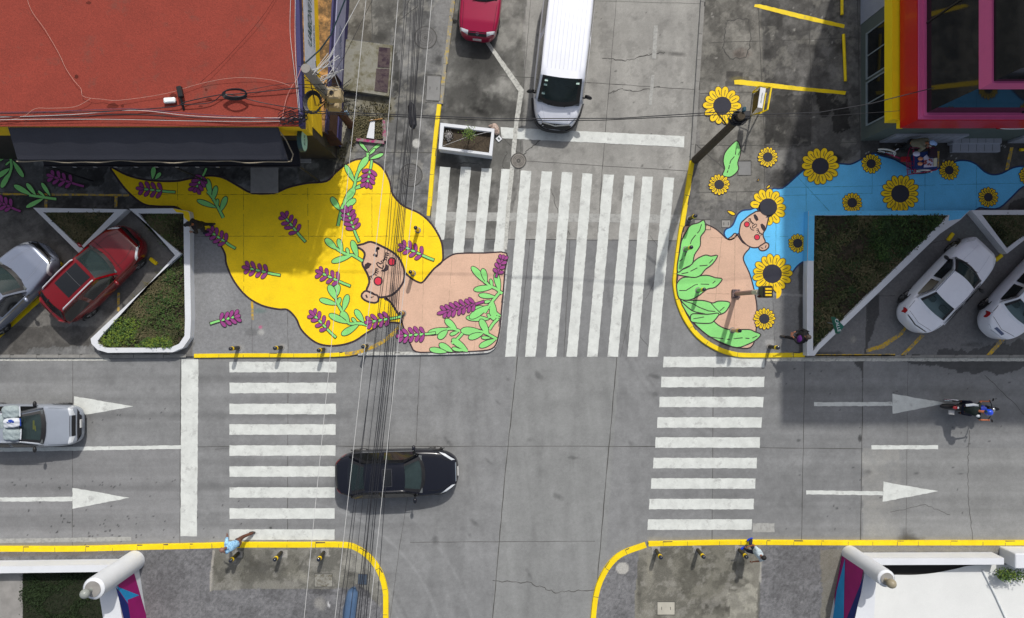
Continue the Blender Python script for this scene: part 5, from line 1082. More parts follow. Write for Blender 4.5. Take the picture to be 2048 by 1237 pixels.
# ------------------------------------------------ concrete tank lid & corner bits on the left pavement
t = thing('concrete_cover', 'large stained concrete slab with two rusty brown lids on the left pavement', 'slab', tuple(P(735, 136, .35)))
o0 = Vector(t.location); b = MB(); b.prism([tuple((P(x, y, .35) - o0)[:2]) for x, y in ((692, 79), (785, 91), (778, 193), (684, 179))], -.27, 0); b.build('slab', mat('stained_concrete', (.27, .265, .225), .9, var=.3, scale=1.6, fvar=.1, wear=(.13, .12, .075), wthr=.50, wscale=1.6, bump=.3), t)
for pts in (((758, 95), (781, 97), (779, 136), (755, 135)), ((753, 138), (779, 138), (775, 186), (749, 182))):
    b = MB(); b.prism([tuple((P(x, y, .35) - o0)[:2]) for x, y in pts], .003, .02); b.build('lid', mat('lid_brown', (.10, .075, .072), .9, var=.4, scale=3, wear=(.035, .02, .03), wthr=.5, wscale=3), t)
t = thing('broken_planter', 'low magenta and grey curb box full of dead grass with a white board laid across', 'planter', tuple(P(740, 265, .2)))
o0 = Vector(t.location); mMag = mat('magenta_paint', rgb(160, 34, 100), .8, wear=(.24, .23, .21), wthr=.45, wscale=3)
b = MB()
for pts in (((712, 276), (768, 282), (768, 288), (711, 282)), ((763, 242), (770, 240), (773, 282), (766, 282))): b.prism([tuple((P(x, y, .2) - o0)[:2]) for x, y in pts], -.12, 0)
b.build('rim', mMag, t)
b = MB(); b.prism([tuple((P(x, y, .25) - o0)[:2]) for x, y in ((742, 239), (750, 240), (748, 278), (733, 276))], .03, .06); b.build('board', mWhW, t)
b = MB(); b.tube([P(738, 242, .3) - o0, P(765, 238, .3) - o0], .025, 5); b.build('stick', mTan, t)
bb, cols = blades([tuple((P(x, y, .1) - o0)[:2]) for x, y in ((708, 232), (764, 240), (766, 278), (715, 276), (702, 300))], 2500, .06, .16, [gD[0], gD[2], gD[2]], -.11); g_ = bb.build('dead_grass', cols, t); g_['kind'] = 'stuff'
# weeds near the base of the pole
bb, cols = blades(px2([(672, 200), (785, 205), (780, 240), (700, 250), (690, 330), (660, 300)], ZP), 900, .03, .09, [gD[0], gD[2], gD[2]], ZP); tag(bb.build('weeds', cols), 'dry weeds on the dirty strip below the concrete slab', 'weeds')['kind'] = 'stuff'
# ------------------------------------------------ covers and manholes
def disc(name, px, py, r, m, label, cat, h, ring_m=None):
    t = thing(name, label, cat, tuple(P(px, py, h)))
    b = MB(); b.poly([(r * math.cos(a), r * math.sin(a)) for a in np.linspace(0, 2 * math.pi, 32, endpoint=False)], .006); b.build('lid', m, t)
    b = MB(); b.ribbon([(r * math.cos(a), r * math.sin(a)) for a in np.linspace(0, 2 * math.pi, 32, endpoint=False)], .035, .009, True)
    for k in range(3): b.ribbon([(r * (.3 + .2 * k) * math.cos(a), r * (.3 + .2 * k) * math.sin(a)) for a in np.linspace(0, 2 * math.pi, 24, endpoint=False)], .012, .0085, True)
    b.ribbon([(.05 * math.cos(a), .05 * math.sin(a)) for a in np.linspace(0, 2 * math.pi, 12, endpoint=False)], .05, .0095, True)
    b.build('rim', ring_m or mJ, t); return t
mIron = mat('cast_iron', (.12, .118, .115), .7, var=.25, scale=6)
disc('manhole_cover', 851, 76, .44, mIron, 'round iron manhole cover beneath the cables at the top', 'manhole cover', ZP)
disc('manhole_cover', 822, 351, .45, mIron, 'round iron manhole cover beside the yellow mural', 'manhole cover', ZP)
disc('manhole_cover', 1037, 322, .30, mat('iron_rusty', (.20, .185, .165), .8, var=.3, scale=6), 'round rusty manhole cover in the road at the top end of the zebra crossing', 'manhole cover', 0.012)
def plate(px, py, w_, h_, m, label, rot=0, slots=0, frame=True):
    t = thing('access_cover', label, 'access cover', tuple(P(px, py, ZP)), rot)
    b = MB(); b.add([(-w_ / 2, -h_ / 2, .007), (w_ / 2, -h_ / 2, .007), (w_ / 2, h_ / 2, .007), (-w_ / 2, h_ / 2, .007)], [(0, 1, 2, 3)]); b.build('lid', m, t)
    b = MB(); b.ribbon([(-w_ / 2, -h_ / 2), (w_ / 2, -h_ / 2), (w_ / 2, h_ / 2), (-w_ / 2, h_ / 2)], .03, .011, True)
    for i in range(slots): x = -w_ / 4 + i * w_ / 2; b.box((x - .01, -.06, .0075), (x + .01, .06, .014))
    b.build('frame', mJ, t); return t
plate(647, 1161, .72, .52, mat('cover_grey', (.27, .265, .235), .85, wear=(.12, .11, .08), wthr=.5, wscale=8), 'rectangular concrete access cover near the bottom left bollards')
plate(1332, 1217, .70, .52, mat('cover_cream', (.42, .40, .34), .8), 'pale rectangular access cover with two slots at the bottom', 0, 2)
plate(1405, 450, .64, .40, mat('cover_cream2', (.30, .29, .27), .8), 'pale rectangular access cover at the shoulder of the blue-haired woman, left one', 0, 2)
plate(1452, 448, .36, .30, mat('cover_cream2', (.30, .29, .27), .8), 'smaller pale access cover tucked by the blue hair lock', 0, 2)
plate(867, 177, .56, .98, mat('cover_mid', (.22, .22, .215), .85), 'double grey access cover by the kerb, above the white box planter', R(-3), 2)
plate(725, 1159, .36, .42, mat('drain_blue', (.05, .07, .10), .6), 'small dark drain cover beneath the cables at the bottom', R(-3))
plate(1489, 337, .52, .56, mat('cover_mid', (.22, .22, .215), .85), 'square concrete access cover right of the lone green leaf')
# ------------------------------------------------ bottom left enclosure
def wallseg(b, p0, p1, th, z0, z1):
    p0, p1 = Vector(p0[:2]), Vector(p1[:2]); d_ = (p1 - p0).normalized(); n_ = Vector((-d_.y, d_.x)) * th / 2
    b.prism([tuple(p0 + n_), tuple(p1 + n_), tuple(p1 - n_), tuple(p0 - n_)], z0, z1)
mMg = mat('wall_magenta', rgb(150, 10, 104), .6); mCy = mat('wall_cyan', rgb(28, 142, 200), .6); mNv = mat('wall_navy', rgb(8, 34, 108), .6)
def enclosure(label, base, top, wall_pts, wh, side, sh, flip, lampc):
    t = thing('boundary_wall', label, 'wall', tuple(GP(*base)))
    o0 = Vector(t.location)
    b = MB(); a_, c_ = P(*wall_pts[0], wh) - o0, P(*wall_pts[1], wh) - o0; wallseg(b, a_, c_, .27, 0, wh); b.build('front_wall', mWhW, t)
    a_, c_ = P(*side[0], sh) - o0, P(*side[1], sh) - o0
    b = MB(); wallseg(b, a_, c_, .62, 0, sh); b.build('side_wall', mWhW, t)
    return t
tL = thing('boundary_wall', 'white garden wall with a magenta, blue and navy triangle mural, bottom left', 'wall', tuple(GP(255, 1125)))
o0 = Vector(tL.location)
b = MB(); a_, c_ = P(-300, 1144, .75) - o0, P(235, 1137, .75) - o0; wallseg(b, a_, c_, .27, 0, .75); b.build('front_wall', mWhW, tL)
xs0, xs1 = P(230, 1170, 1.7), P(258, 1330, 1.7)
b = MB(); b.prism([tuple((P(x, y, 1.7) - o0)[:2]) for x, y in ((192, 1150), (231, 1150), (258, 1330), (222, 1330), (206, 1237))], 0, 1.7); b.build('side_wall', mWhW, tL)
def wedge(parent, tri, m, name, base):   # painted panel on a wall face: vertical at its top edge, flaring out to the base
    b = MB(); b.add([v - o0 for v in tri], [tuple(range(len(tri)))]); b.build(name, m, parent)
E = lambda x, y, h: P(x, y, h)
wt0, wt1 = E(234, 1150, 1.69), E(261, 1330, 1.69); wb0, wb1 = E(279, 1136, 0), E(310, 1330, 0)
wedge(tL, [wt0, wb0, wb1, wt1], mMg, 'painted_face', 0)
def onface(x, y, off=.01):    # intersect the view ray with the flared face
    n_ = (wb0 - wt0).cross(wt1 - wt0).normalized(); c0 = Vector((0, 0, H)); d_ = P(x, y, 0) - c0; t_ = (wt0 - c0).dot(n_) / d_.dot(n_)
    q_ = c0 + d_ * t_; return q_ + (n_ if n_.dot(c0 - q_) > 0 else -n_) * off
wedge(tL, [onface(*p) for p in ((232, 1173), (281, 1192), (273, 1233))], mCy, 'painted_triangle', 0)
wedge(tL, [onface(*p) for p in ((231, 1174), (273, 1234), (285, 1330), (270, 1330))], mNv, 'painted_triangle', 0)
def column(parent, base, top, h, r, lamp, lampm):
    b = MB(); c0 = P(*base, 0) - o0; 
    b.tube([(c0.x, c0.y, 0), (c0.x, c0.y, h)], r, 36, cap=False); b.ell((c0.x, c0.y, h - .02), (r, r, .10), 36, 8); b.build('column', mWhW, parent, True)
    b = MB(); b.poly([(c0.x + r * .72 * math.cos(a) * random.uniform(.96, 1.02), c0.y + r * .72 * math.sin(a)) for a in np.linspace(0, 6.2, 24)], h + .085); b.build('column_cap', mConc, parent)
    b = MB(); b.tube([(c0.x - .06, c0.y - .02, h + .05), (c0.x - .06, c0.y - .02, h + .34)], .07, 12); b.ell((c0.x - .06, c0.y - .02, h + .45), (.17, .17, .17), 16, 10); b.build('globe_lamp', lampm, parent, True)
mLampG = mat('lamp_grey', (.26, .28, .26), .3)
k28 = (H - 2.9) / H
base = (995 + (188 - 995) * k28, 628 + (1177 - 628) * k28)
column(tL, base, None, 2.9, .40, None, mLampG)
# lawn and paved strip inside
b = MB(); b.add([P(x, y, .095) for x, y in ((-60, 1148), (205, 1143), (220, 1330), (-60, 1330))], [(0, 1, 2, 3)]); o = b.build('lawn', mat('lawn_soil', (.014, .018, .007), .95)); struct(o)
bb, cols = blades(px2([(40, 1150), (205, 1145), (212, 1237), (222, 1300), (40, 1300)], .1), 16000, .04, .10, [gm('lawn_dark', (.012, .024, .006)), gm('lawn_mid', (.02, .038, .01))], .1, lean=.5); tag(bb.build('lawn_grass', cols), 'dark green lawn behind the bottom left white wall', 'lawn')['kind'] = 'stuff'
b = MB(); p0, p1 = P(-60, 1330, .13), P(45, 1146, .13); b.box((p0.x, p0.y, .03), (p1.x, p1.y, .13)); struct(b.build('path', mConc))
# ------------------------------------------------ bottom right enclosure
tR = thing('boundary_wall', 'white garden wall with a blue, magenta and navy mural face, bottom right', 'wall', tuple(GP(1700, 1120)))
o0 = Vector(tR.location)
b = MB(); a_, c_ = P(1740, 1124, .75) - o0, P(2008, 1123, .75) - o0; wallseg(b, a_, c_, .26, 0, .75); b.build('front_wall', mWhW, tR)
b = MB(); b.prism([tuple((P(x, y, 1.75) - o0)[:2]) for x, y in ((1730, 1145), (1752, 1165), (1748, 1237), (1742, 1330), (1690, 1330))], 0, 1.75); b.build('side_wall', mWhW, tR)
wt0, wt1 = E(1727, 1140, 1.74), E(1687, 1330, 1.74); wb0, wb1 = E(1683, 1105, 0), E(1642, 1330, 0)
wedge(tR, [wb0, wt0, wt1, wb1], mMg, 'painted_face', 0)
wedge(tR, [onface(*p) for p in ((1690.5, 1117), (1689, 1180), (1688, 1237), (1688, 1330), (1651, 1330), (1666, 1237), (1674, 1180))], mCy, 'painted_triangle', 0)
wedge(tR, [onface(*p) for p in ((1729, 1150), (1722, 1190), (1709, 1237), (1700, 1290), (1680, 1290), (1694, 1237))], mNv, 'painted_triangle', 0)
k28 = (H - 2.7) / H; base = (995 + (1772 - 995) * k28, 628 + (1157 - 628) * k28)
column(tR, base, None, 2.7, .32, None, mat('lamp_brown', (.30, .26, .18), .4))
b = MB(); p = P(2031, 1138, .95) - o0; b.box((p.x, p.y, 0), (p.x + 1.6, p.y + .58, .95), bev=.03); b.build('gate_pillar', mWhW, tR)
b = MB(); b.add([P(x, y, .10) for x, y in ((1745, 1130), (2200, 1130), (2200, 1330), (1745, 1330))], [(3, 2, 1, 0)]); struct(b.build('yard', mat('yard_dark', (.015, .014, .013), .9)))
# white membrane roof
t = thing('white_canopy', 'large white membrane sheet stretched behind the bottom right wall', 'canopy', tuple(P(1900, 1200, .1))); o0 = Vector(t.location)
b = MB(); top = smooth_pts([(1752, 1150), (1790, 1150), (1830, 1150), (1871, 1146), (1912, 1138), (1950, 1131), (2060, 1129), (2160, 1128)], False, 4)
vs = []; 
for j in range(5):
    for (x, y) in top: xx_ = x - j * (5 if x < 1800 else 0) ; vs.append(P(xx_, y + (1330 - y) * j / 4, .16 + .04 * j) - o0)
n_ = len(top); b.add(vs, [(j * n_ + i, (j + 1) * n_ + i, (j + 1) * n_ + i + 1, j * n_ + i + 1) for j in range(4) for i in range(n_ - 1)]); b.build('membrane', mat('white_membrane', (.66, .67, .655), .7, var=.04, scale=1), t, True)
b = MB(); b.tube([P(1965, 1140, .20) - o0, P(1990, 1190, .24) - o0, P(2022, 1260, .30) - o0], .04, 8); b.build('beam', mat('beam_white', (.66, .68, .68), .6), t)
b = MB()
for x in (1790, 2100): q_ = P(x, 1230, .1) - o0; b.tube([(q_.x, q_.y, -.1), (q_.x, q_.y, .06)], .05, 8)
b.build('post', mSteel, t)
t = thing('shrub', 'bright green shrub between the white canopy and the gate pillar', 'shrub', tuple(P(1993, 1140, .1))); b = MB()
for k in range(520):
    a = random.uniform(0, 6.28); r = random.random() ** .5 * .22; c_ = Vector((r * math.cos(a) * 1.4 + random.choice((0, .8)) * random.random(), r * math.sin(a) - .02, random.uniform(.35, .75) - r * .3)); th = random.uniform(0, 6.28); d1 = Vector((math.cos(th), math.sin(th), random.uniform(-.3, .6))) * .08; d2 = Vector((-math.sin(th), math.cos(th), 0)) * .028
    b.cur = random.randrange(3); b.add([c_, c_ + d1 * .5 + d2, c_ + d1, c_ + d1 * .5 - d2], [(0, 1, 2, 3)])
b.build('crown', gB, t); b = MB(); b.tube([(0, 0, -.1), (0, 0, .5)], .02, 6); b.build('stem', mat('bark', (.07, .055, .04), .9), t)
# ================================================================ VEHICLES
def paint(name, c, rough=.30, metal=0.0, var=.05, dirt=None):
    return mat(name, c, rough, metal, var=var, scale=1.5, fvar=.02, fine=80, coat=0.8, wear=dirt, wthr=.68, wscale=3)
mTyre = mat('tyre_rubber', (.018, .018, .018), .85); mRim = mat('wheel_rim', (.22, .22, .22), .35, metal=.7); mRimD = mat('wheel_rim_dark', (.05, .05, .05), .4, metal=.5)
mTrim = mat('black_trim', (.014, .014, .016), .5); mCarGl = glass_mat('car_glass'); mSideGl = mat('side_glass', (.010, .011, .012), .06, var=.03, spec=.8); mSeam = mat('panel_gap', (.01, .01, .01), .8)
mHead = mat('headlight_lens', (.62, .65, .68), .12, var=.1, scale=20, coat=1); mTail = mat('tail_light', (.42, .008, .012), .15, coat=1); mChr = mat('chrome', (.62, .64, .66), .12, metal=1.0, var=.03); mPlate = mat('number_plate', (.55, .55, .54), .5); mInt = mat('car_interior', (.10, .11, .115), .8, var=.3, scale=3); mSeat = mat('car_seat', (.20, .21, .215), .8)
def lerp(a, b, t): return a + (b - a) * t
def make_car(name, label, cat, px, py, head, L, Wd, pm, zr=1.45, zprof=None, wb=(.42, .02, -.62, -.86), wr=.58, nf=4.5, nr=5.0, bowF=.16, bowT=.05, bowR=.10, zbelt=.93, zbeltR=.98, zcl=.20, ztaper=None, z0=0.0, group=None, front=True, hoodlines=True, wheel_r=.32, dark_rear=False, rim=None, wheels=None, roofmat=None, plan_taper=.0, shoulder=.9):
    """wb: x (in half lengths) of windshield base, windshield top, rear window top, rear window base"""
    o0 = P(px, py, 0); t = thing(name, label, cat, (o0.x, o0.y, z0), R(head), group)
    hl = L / 2; hw = Wd / 2
    zp = zprof or [(-1, .60), (-.985, .86), (-.93, 1.0), (-.62, 1.04), (.4, .97), (.7, .90), (.9, .80), (.97, .70), (1, .50)]
    def ztop(x): return float(np.interp(x / hl, [a for a, _ in zp], [z for _, z in zp]))
    def wid(x):
        u = x / hl; n = nf if u > 0 else nr; return max(.012, hw * (1 - plan_taper * max(0, u) ** 2) * max(0, 1 - abs(u) ** n) ** (1 / n))
    ns = 64; cs = [(0.86, 0.0), (0.94, 0.05), (0.985, 0.25), (1.0, 0.48), (0.992, 0.70), (0.972, 0.84), (0.945, 0.925), (0.905, 0.968), (shoulder * .95, 0.992), (.70, 1.004), (0.5, 1.014), (0.25, 1.022), (0, 1.025)]
    ring_ = cs + [(-a, z) for a, z in cs[-2::-1]]; nr_ = len(ring_)
    vs = []; fs = []
    for i in range(ns + 1):
        x = -hl * math.cos(math.pi * i / ns); w_ = wid(x); zt = ztop(x); zb = zcl + (.10 * max(0, abs(x / hl) - .85) / .15)
        for a, z in ring_: vs.append((x, a * w_, zb + z * (zt - zb)))
    for i in range(ns):
        for k in range(nr_ - 1): fs.append((i * nr_ + k, (i + 1) * nr_ + k, (i + 1) * nr_ + k + 1, i * nr_ + k + 1))
    fs.append(tuple(range(nr_))); fs.append(tuple(range((ns + 1) * nr_ - 1, ns * nr_ - 1, -1)))
    body = obj('body', vs, [f[::-1] for f in fs], pm, t, True)
    # greenhouse
    xwb, xwt, xrt, xrb = [v * hl for v in wb]; WB = hw * .93; WR = hw * wr / .62 * .80 if wr < .7 else hw * wr
    WR = hw * wr
    NU = 12
    st = []   # stations: centre x, bow, half width, z, region
    for i in range(7): v = i / 6; st.append((lerp(xwb, xwt, v), lerp(bowF, bowT, v), lerp(WB - .05, WR, v ** .9), lerp(zbelt + .01, zr - .03, v ** .93), 'F' if v < 1 else 'f'))
    for i in range(1, 8): v = i / 8; st.append((lerp(xwt, xrt, v), lerp(bowT, -bowT, v), WR * (1 + .02 * math.sin(v * 3.14)), zr - .03 + .035 * math.sin(v * math.pi), 'r'))
    for i in range(7): v = i / 6; st.append((lerp(xrt, xrb, v), -lerp(bowT, bowR, v), lerp(WR, WB - .07, v ** 1.1), lerp(zr - .03, zbeltR + .01, v ** 1.05), 'R'))
    crown = .045
    def gp(i, u, off=0.0):
        x, bw, w_, z, _ = st[i]; return (x - bw * u * u, u * w_, z - crown * u * u + off + crown * .5)
    gv = []; gf = []; gm = []; us = np.linspace(-1, 1, NU + 1)
    for i in range(len(st)):
        for u in us: gv.append(gp(i, u))
    for i in range(len(st) - 1):
        for k in range(NU):
            F = i < 6; Rr = i >= 14 and i < 20
            if (F and 1 <= k < NU - 1 and 0 < i < 6) or (Rr and 1 <= k < NU - 1 and 14 <= i < 19): continue
            if F and i == 0 and 1 <= k < NU - 1: continue
            gf.append((i * (NU + 1) + k, (i + 1) * (NU + 1) + k, (i + 1) * (NU + 1) + k + 1, i * (NU + 1) + k + 1)); gm.append(1 if (roofmat and not F and not Rr) else 0)
    # sides down to the belt
    base = len(gv)
    for sgn in (-1, 1):
        for i in range(len(st)):
            x, y, z = gp(i, sgn); gv.append((x, sgn * (WB + .005), min(z, lerp(zbelt, zbeltR, i / (len(st) - 1)) - .04)))
    for s_, sgn in enumerate((-1, 1)):
        k = 0 if sgn < 0 else NU
        for i in range(len(st) - 1):
            a = base + s_ * len(st) + i; e = i * (NU + 1) + k; q_ = (e, e + NU + 1, a + 1, a); gf.append(q_ if sgn < 0 else q_[::-1]); gm.append(0)
    gh = obj('roof', gv, [f[::-1] for f in gf], [pm] + ([roofmat] if roofmat else []), t, True, gm)
    # glass
    def pane(nm, i0, i1, um, off):
        v = []; f = []; mi = []
        uu = np.linspace(-um, um, NU + 1)
        for i in range(i0, i1 + 1):
            for u in uu: v.append(gp(i, u, off))
        for i in range(i1 - i0):
            for k in range(NU):
                f.append((i * (NU + 1) + k, i * (NU + 1) + k + 1, (i + 1) * (NU + 1) + k + 1, (i + 1) * (NU + 1) + k)); mi.append(1 if (k == 0 or k == NU - 1 or (nm == 'windshield' and i == 0)) and True else 0)
        return obj(nm, v, f, [mCarGl, mTrim], t, True, mi)
    pane('windshield', 0, 6, .90, .008); pane('rear_window', 14, 19, .88, .008)
    # side windows
    for sgn in (-1, 1):
        def sp(fx, fz):   # fx 0..1 rear->front, fz 0..1 belt->roof
            x = lerp(xrb + .25, xwb - .35, fx); zt = np.interp(x, [xrb, xrt, xwt, xwb], [zbeltR, zr - .07, zr - .07, zbelt]); zb = lerp(zbeltR, zbelt, fx) + .03
            z = lerp(zb, max(zb + .01, zt - .05), fz); yy = lerp(WB + .005, WR, (z - zb) / (zr - zb)); return (x, sgn * (yy + .012), z)
        v = []; f = []
        for i in range(15):
            for j in range(4): v.append(sp(i / 14, j / 3))
        for i in range(14):
            if i == 6 : continue
            for j in range(3): q_ = (i * 4 + j, i * 4 + j + 1, i * 4 + j + 5, i * 4 + j + 4); f.append(q_ if sgn > 0 else q_[::-1])
        obj('side_window', v, f, mSideGl, t, True)
    # interior
    b = MB(); zi = zbelt - .04; b.box((xrb + bowR + .12, -WB * .88, ztop(0) + .028), (xwb - bowF - .10, WB * .88, ztop(0) + .034)); b.cur = 0
    b.box((xwb - .62, -WB * .85, zbelt + .01), (xwb - .12, WB * .85, zbelt + .06), bev=.02)
    b.cur = 1
    for sx in (xwt - .45, xwt - 1.25):
        for sy in (-.36, .36): b.box((sx - .12, sy * Wd / 1.8 - .21, zbelt), (sx + .10, sy * Wd / 1.8 + .21, zbelt + .22), bev=.05)
    b.cur = 2; b.tube([(xwb - .72 + .05 * math.cos(a), .36 + .18 * math.cos(a), zbelt + .1 + .1 * math.sin(a)) for a in np.linspace(0, 6.28, 18)], .015, 5)
    b.build('interior', [mInt, mSeat, mTrim], t)
    # bvh for decals
    bv = BVHTree.FromPolygons([tuple(v.co) for v in body.data.vertices] + [tuple(v) for v in gv], [tuple(p.vertices) for p in body.data.polygons] + [tuple(i + len(body.data.vertices) for i in f) for f in gf])
    def drp(x, y, off=.006):
        h_ = bv.ray_cast(Vector((x, y, 5)), Vector((0, 0, -1)))
        if h_[0] is None: 
            h_ = bv.find_nearest(Vector((x, y, .6)))
        n_ = h_[1]; n_ = n_ if n_.z > 0 else -n_
        return tuple(h_[0] + n_ * off)
    def decal(nm, quad, m, nx=8, ny=4, off=.007):
        A, B, C_, D_ = [Vector((a * hl, c * hw)) for a, c in quad]; v = []; f = []
        for i in range(nx + 1):
            for j in range(ny + 1):
                p_ = A.lerp(B, i / nx).lerp(D_.lerp(C_, i / nx), j / ny); v.append(drp(p_.x, p_.y, off))
        for i in range(nx):
            for j in range(ny): f.append((i * (ny + 1) + j, (i + 1) * (ny + 1) + j, (i + 1) * (ny + 1) + j + 1, i * (ny + 1) + j + 1))
        return obj(nm, v, f, m, t, True)
    def seam(nm, pts, w_=.014, m=mSeam, off=.004):
        pts = [(a * hl, c * hw) for a, c in pts]; out = []
        for (x1, y1), (x2, y2) in zip(pts[:-1], pts[1:]):
            k = max(2, int(math.hypot(x2 - x1, y2 - y1) / .08))
            out += [(lerp(x1, x2, i / k), lerp(y1, y2, i / k)) for i in range(k)]
        out.append(pts[-1]); b_ = MB(); b_.ribbon(out, w_, 0); b_.v = [drp(x, y, off) for x, y, z in b_.v]; return b_.build(nm, m, t)
    # wheels
    for wx_, front_ in ((hl * .62, 1), (-hl * .60, 0)):
        if wheels: wx_ = wheels[0] if front_ else wheels[1]
        for sgn in (-1, 1):
            yy = sgn * (wid(wx_) - .02); b_ = MB(); b_.tube([(wx_, yy - sgn * .20, wheel_r), (wx_, yy - sgn * .02, wheel_r), (wx_, yy + sgn * .012, wheel_r)], [wheel_r, wheel_r, wheel_r * .93], 28); wh = b_.build('wheel', mTyre, t, False)
            b_ = MB(); b_.tube([(wx_, yy + sgn * .0, wheel_r), (wx_, yy + sgn * .018, wheel_r)], [wheel_r * .66] * 2, 24)
            b_.cur = 1
            for k in range(5): a = k * 1.2566; b_.tube([(wx_ + math.cos(a) * .05, yy + sgn * .02, wheel_r + math.sin(a) * .05), (wx_ + math.cos(a) * wheel_r * .62, yy + sgn * .024, wheel_r + math.sin(a) * wheel_r * .62)], .022, 5)
            r_ = b_.build('rim', [mRimD, rim or mRim], wh)
            b_ = MB(); b_.ribbon([(wx_ + (wheel_r + .045) * math.cos(a), (wheel_r + .045) * math.sin(a)) for a in np.linspace(-.1, math.pi + .1, 20)], .07, 0); b_.v = [(x, sgn * (wid(wx_) + .004), wheel_r + y) for x, y, z in b_.v]; b_.build('wheel_arch', mTrim, t)
    return dict(t=t, hl=hl, hw=hw, decal=decal, seam=seam, drp=drp, ztop=ztop, wid=wid, gp=gp, xwb=xwb, xwt=xwt, xrt=xrt, xrb=xrb, WB=WB, WR=WR, zbelt=zbelt)
def mirrors(c, m, x=None, out=.17):
    for s in (-1, 1):
        xx = (x if x is not None else c['xwb'] - .42); b = MB(); b.ell((xx, s * (c['WB'] + .03 + out * .75), c['zbelt'] + .06), (.07, .12, .07), 12, 8); b.tube([(xx, s * c['WB'], c['zbelt']), (xx, s * (c['WB'] + out * .6), c['zbelt'] + .04)], .025, 6); b.build('mirror', m, c['t'], True)
def box_part(c, nm, m, a, b_, bev=0): b = MB(); b.box(a, b_, bev=bev); return b.build(nm, m, c['t'])
def wipers(c):
    for s in (-.45, .25):
        b = MB(); pts = []
        for k in range(6):
            u = s + k * .09; x, y, z = c['gp'](0, u, .03); pts.append((x + .02 - k * .035, y, z + k * .016))
        b.tube(pts, .009, 4); b.build('wiper', mTrim, c['t'])
def emblem(c, x, r=.05, y=0, z=None):
    b = MB(); p = c['drp'](x, y, .012); b.tube([(p[0] + r * math.cos(a) * .8, p[1] + r * math.sin(a), p[2] + r * math.cos(a) * -.3) for a in np.linspace(0, 6.28, 18)], .007, 4)
    b.tube([(p[0] - r * .5, p[1] - r * .5, p[2] + .01), (p[0] + r * .3, p[1], p[2]), (p[0] - r * .5, p[1] + r * .5, p[2] + .01)], .005, 4); b.build('emblem', mChr, c['t'])
# ---- black sedan in the crossing
mBk = mat('black_car_paint', (.007, .008, .014), .25, coat=.25, var=.03)
c = make_car('car', 'black sedan crossing the intersection beside the left zebra crossing', 'car', 798, 939, 1.5, 4.80, 1.84, mBk, 1.44, wb=(.48, .18, -.48, -.77), wr=.60, bowF=.20, nf=3.6, nr=3.8, zbelt=.94, zbeltR=1.02)
for s in (-1, 1):
    c['decal']('headlight', [(.80, s * .80), (.955, s * .52), (.90, s * .52), (.70, s * .88)], mHead)
    c['decal']('tail_light', [(-.93, s * .62), (-.975, s * .42), (-.84, s * .90), (-.80, s * .88)], mTail)
    c['seam']('hood_crease', [(.52, s * .70), (.66, s * .72), (.86, s * .50)], .012); c['seam']('window_trim', [(-.55, s * .955), (.0, s * .965), (.30, s * .96)], .02, mChr)
c['decal']('grille', [(.975, -.40), (.975, .40), (.955, .40), (.955, -.40)], mChr, 8, 2); box_part(c, 'number_plate', mPlate, (2.36, -.18, .45), (2.41, .18, .58))
c['seam']('sunroof', [(-.03, -.36), (-.03, .36), (-.18, .36), (-.18, -.36), (-.03, -.36)], .012, mat('seal_grey', (.07, .07, .075), .5)); c['decal']('sunroof_glass', [(-.04, -.34), (-.04, .34), (-.17, .34), (-.17, -.34)], mSideGl)
c['seam']('trunk_gap', [(-.80, -.74), (-.90, -.66), (-.94, 0), (-.90, .66), (-.80, .74)], .010); mirrors(c, mBk); wipers(c)
# ---- red suv
mRd = paint('red_car_paint', rgb(112, 4, 14), .26)
zs = [(-1, .62), (-.985, 1.0), (-.93, 1.12), (-.5, 1.10), (.35, 1.04), (.7, .99), (.88, .90), (.95, .78), (1, .55)]
c = make_car('car', 'red SUV with sunroof and roof rails parked between white triangular planters', 'car', 211, 550, 44.5, 4.42, 1.84, mRd, 1.62, zs, wb=(.42, .12, -.72, -.92), wr=.64, bowF=.18, nf=3.6, nr=4.0, zbelt=1.02, zbeltR=1.08, bowR=.12, z0=ZP)
for s in (-1, 1):
    c['decal']('headlight', [(.76, s * .86), (.93, s * .56), (.88, s * .54), (.70, s * .90)], mHead)
    b = MB(); b.tube([(-1.45, s * .55, 1.60), (-1.38, s * .55, 1.67), (-.6, s * .56, 1.70), (.05, s * .55, 1.68), (.12, s * .54, 1.62)], .026, 6); b.build('roof_rail', mat('rail_silver', (.55, .56, .60), .35), c['t'])
    c['seam']('hood_crease', [(.42, s * .62), (.65, s * .60), (.84, s * .42)], .012)
    c['decal']('tail_light', [(-.94, s * .70), (-.97, s * .45), (-.90, s * .60), (-.86, s * .85)], mTail)
c['seam']('windshield_gap', [(.44, -.85), (.48, 0), (.44, .85)], .02)
c['decal']('grille', [(.965, -.55), (.965, .55), (.915, .55), (.915, -.55)], mTrim, 10, 2); c['seam']('grille_trim', [(.90, -.62), (.95, -.3), (.955, .3), (.90, .62)], .03, mChr, .012)
c['decal']('sunroof_glass', [(.06, -.42), (.06, .42), (-.44, .42), (-.44, -.42)], mSideGl, 12, 6, .01); c['seam']('sunroof_divider', [(-.16, -.42), (-.16, .42)], .02, mat('seal_grey', (.07, .07, .075), .5), .014)
b = MB(); b.ell((-1.62, .10, 1.60), (.10, .03, .05), 10, 6); b.build('antenna_fin', mTrim, c['t']); mirrors(c, mRd); wipers(c)
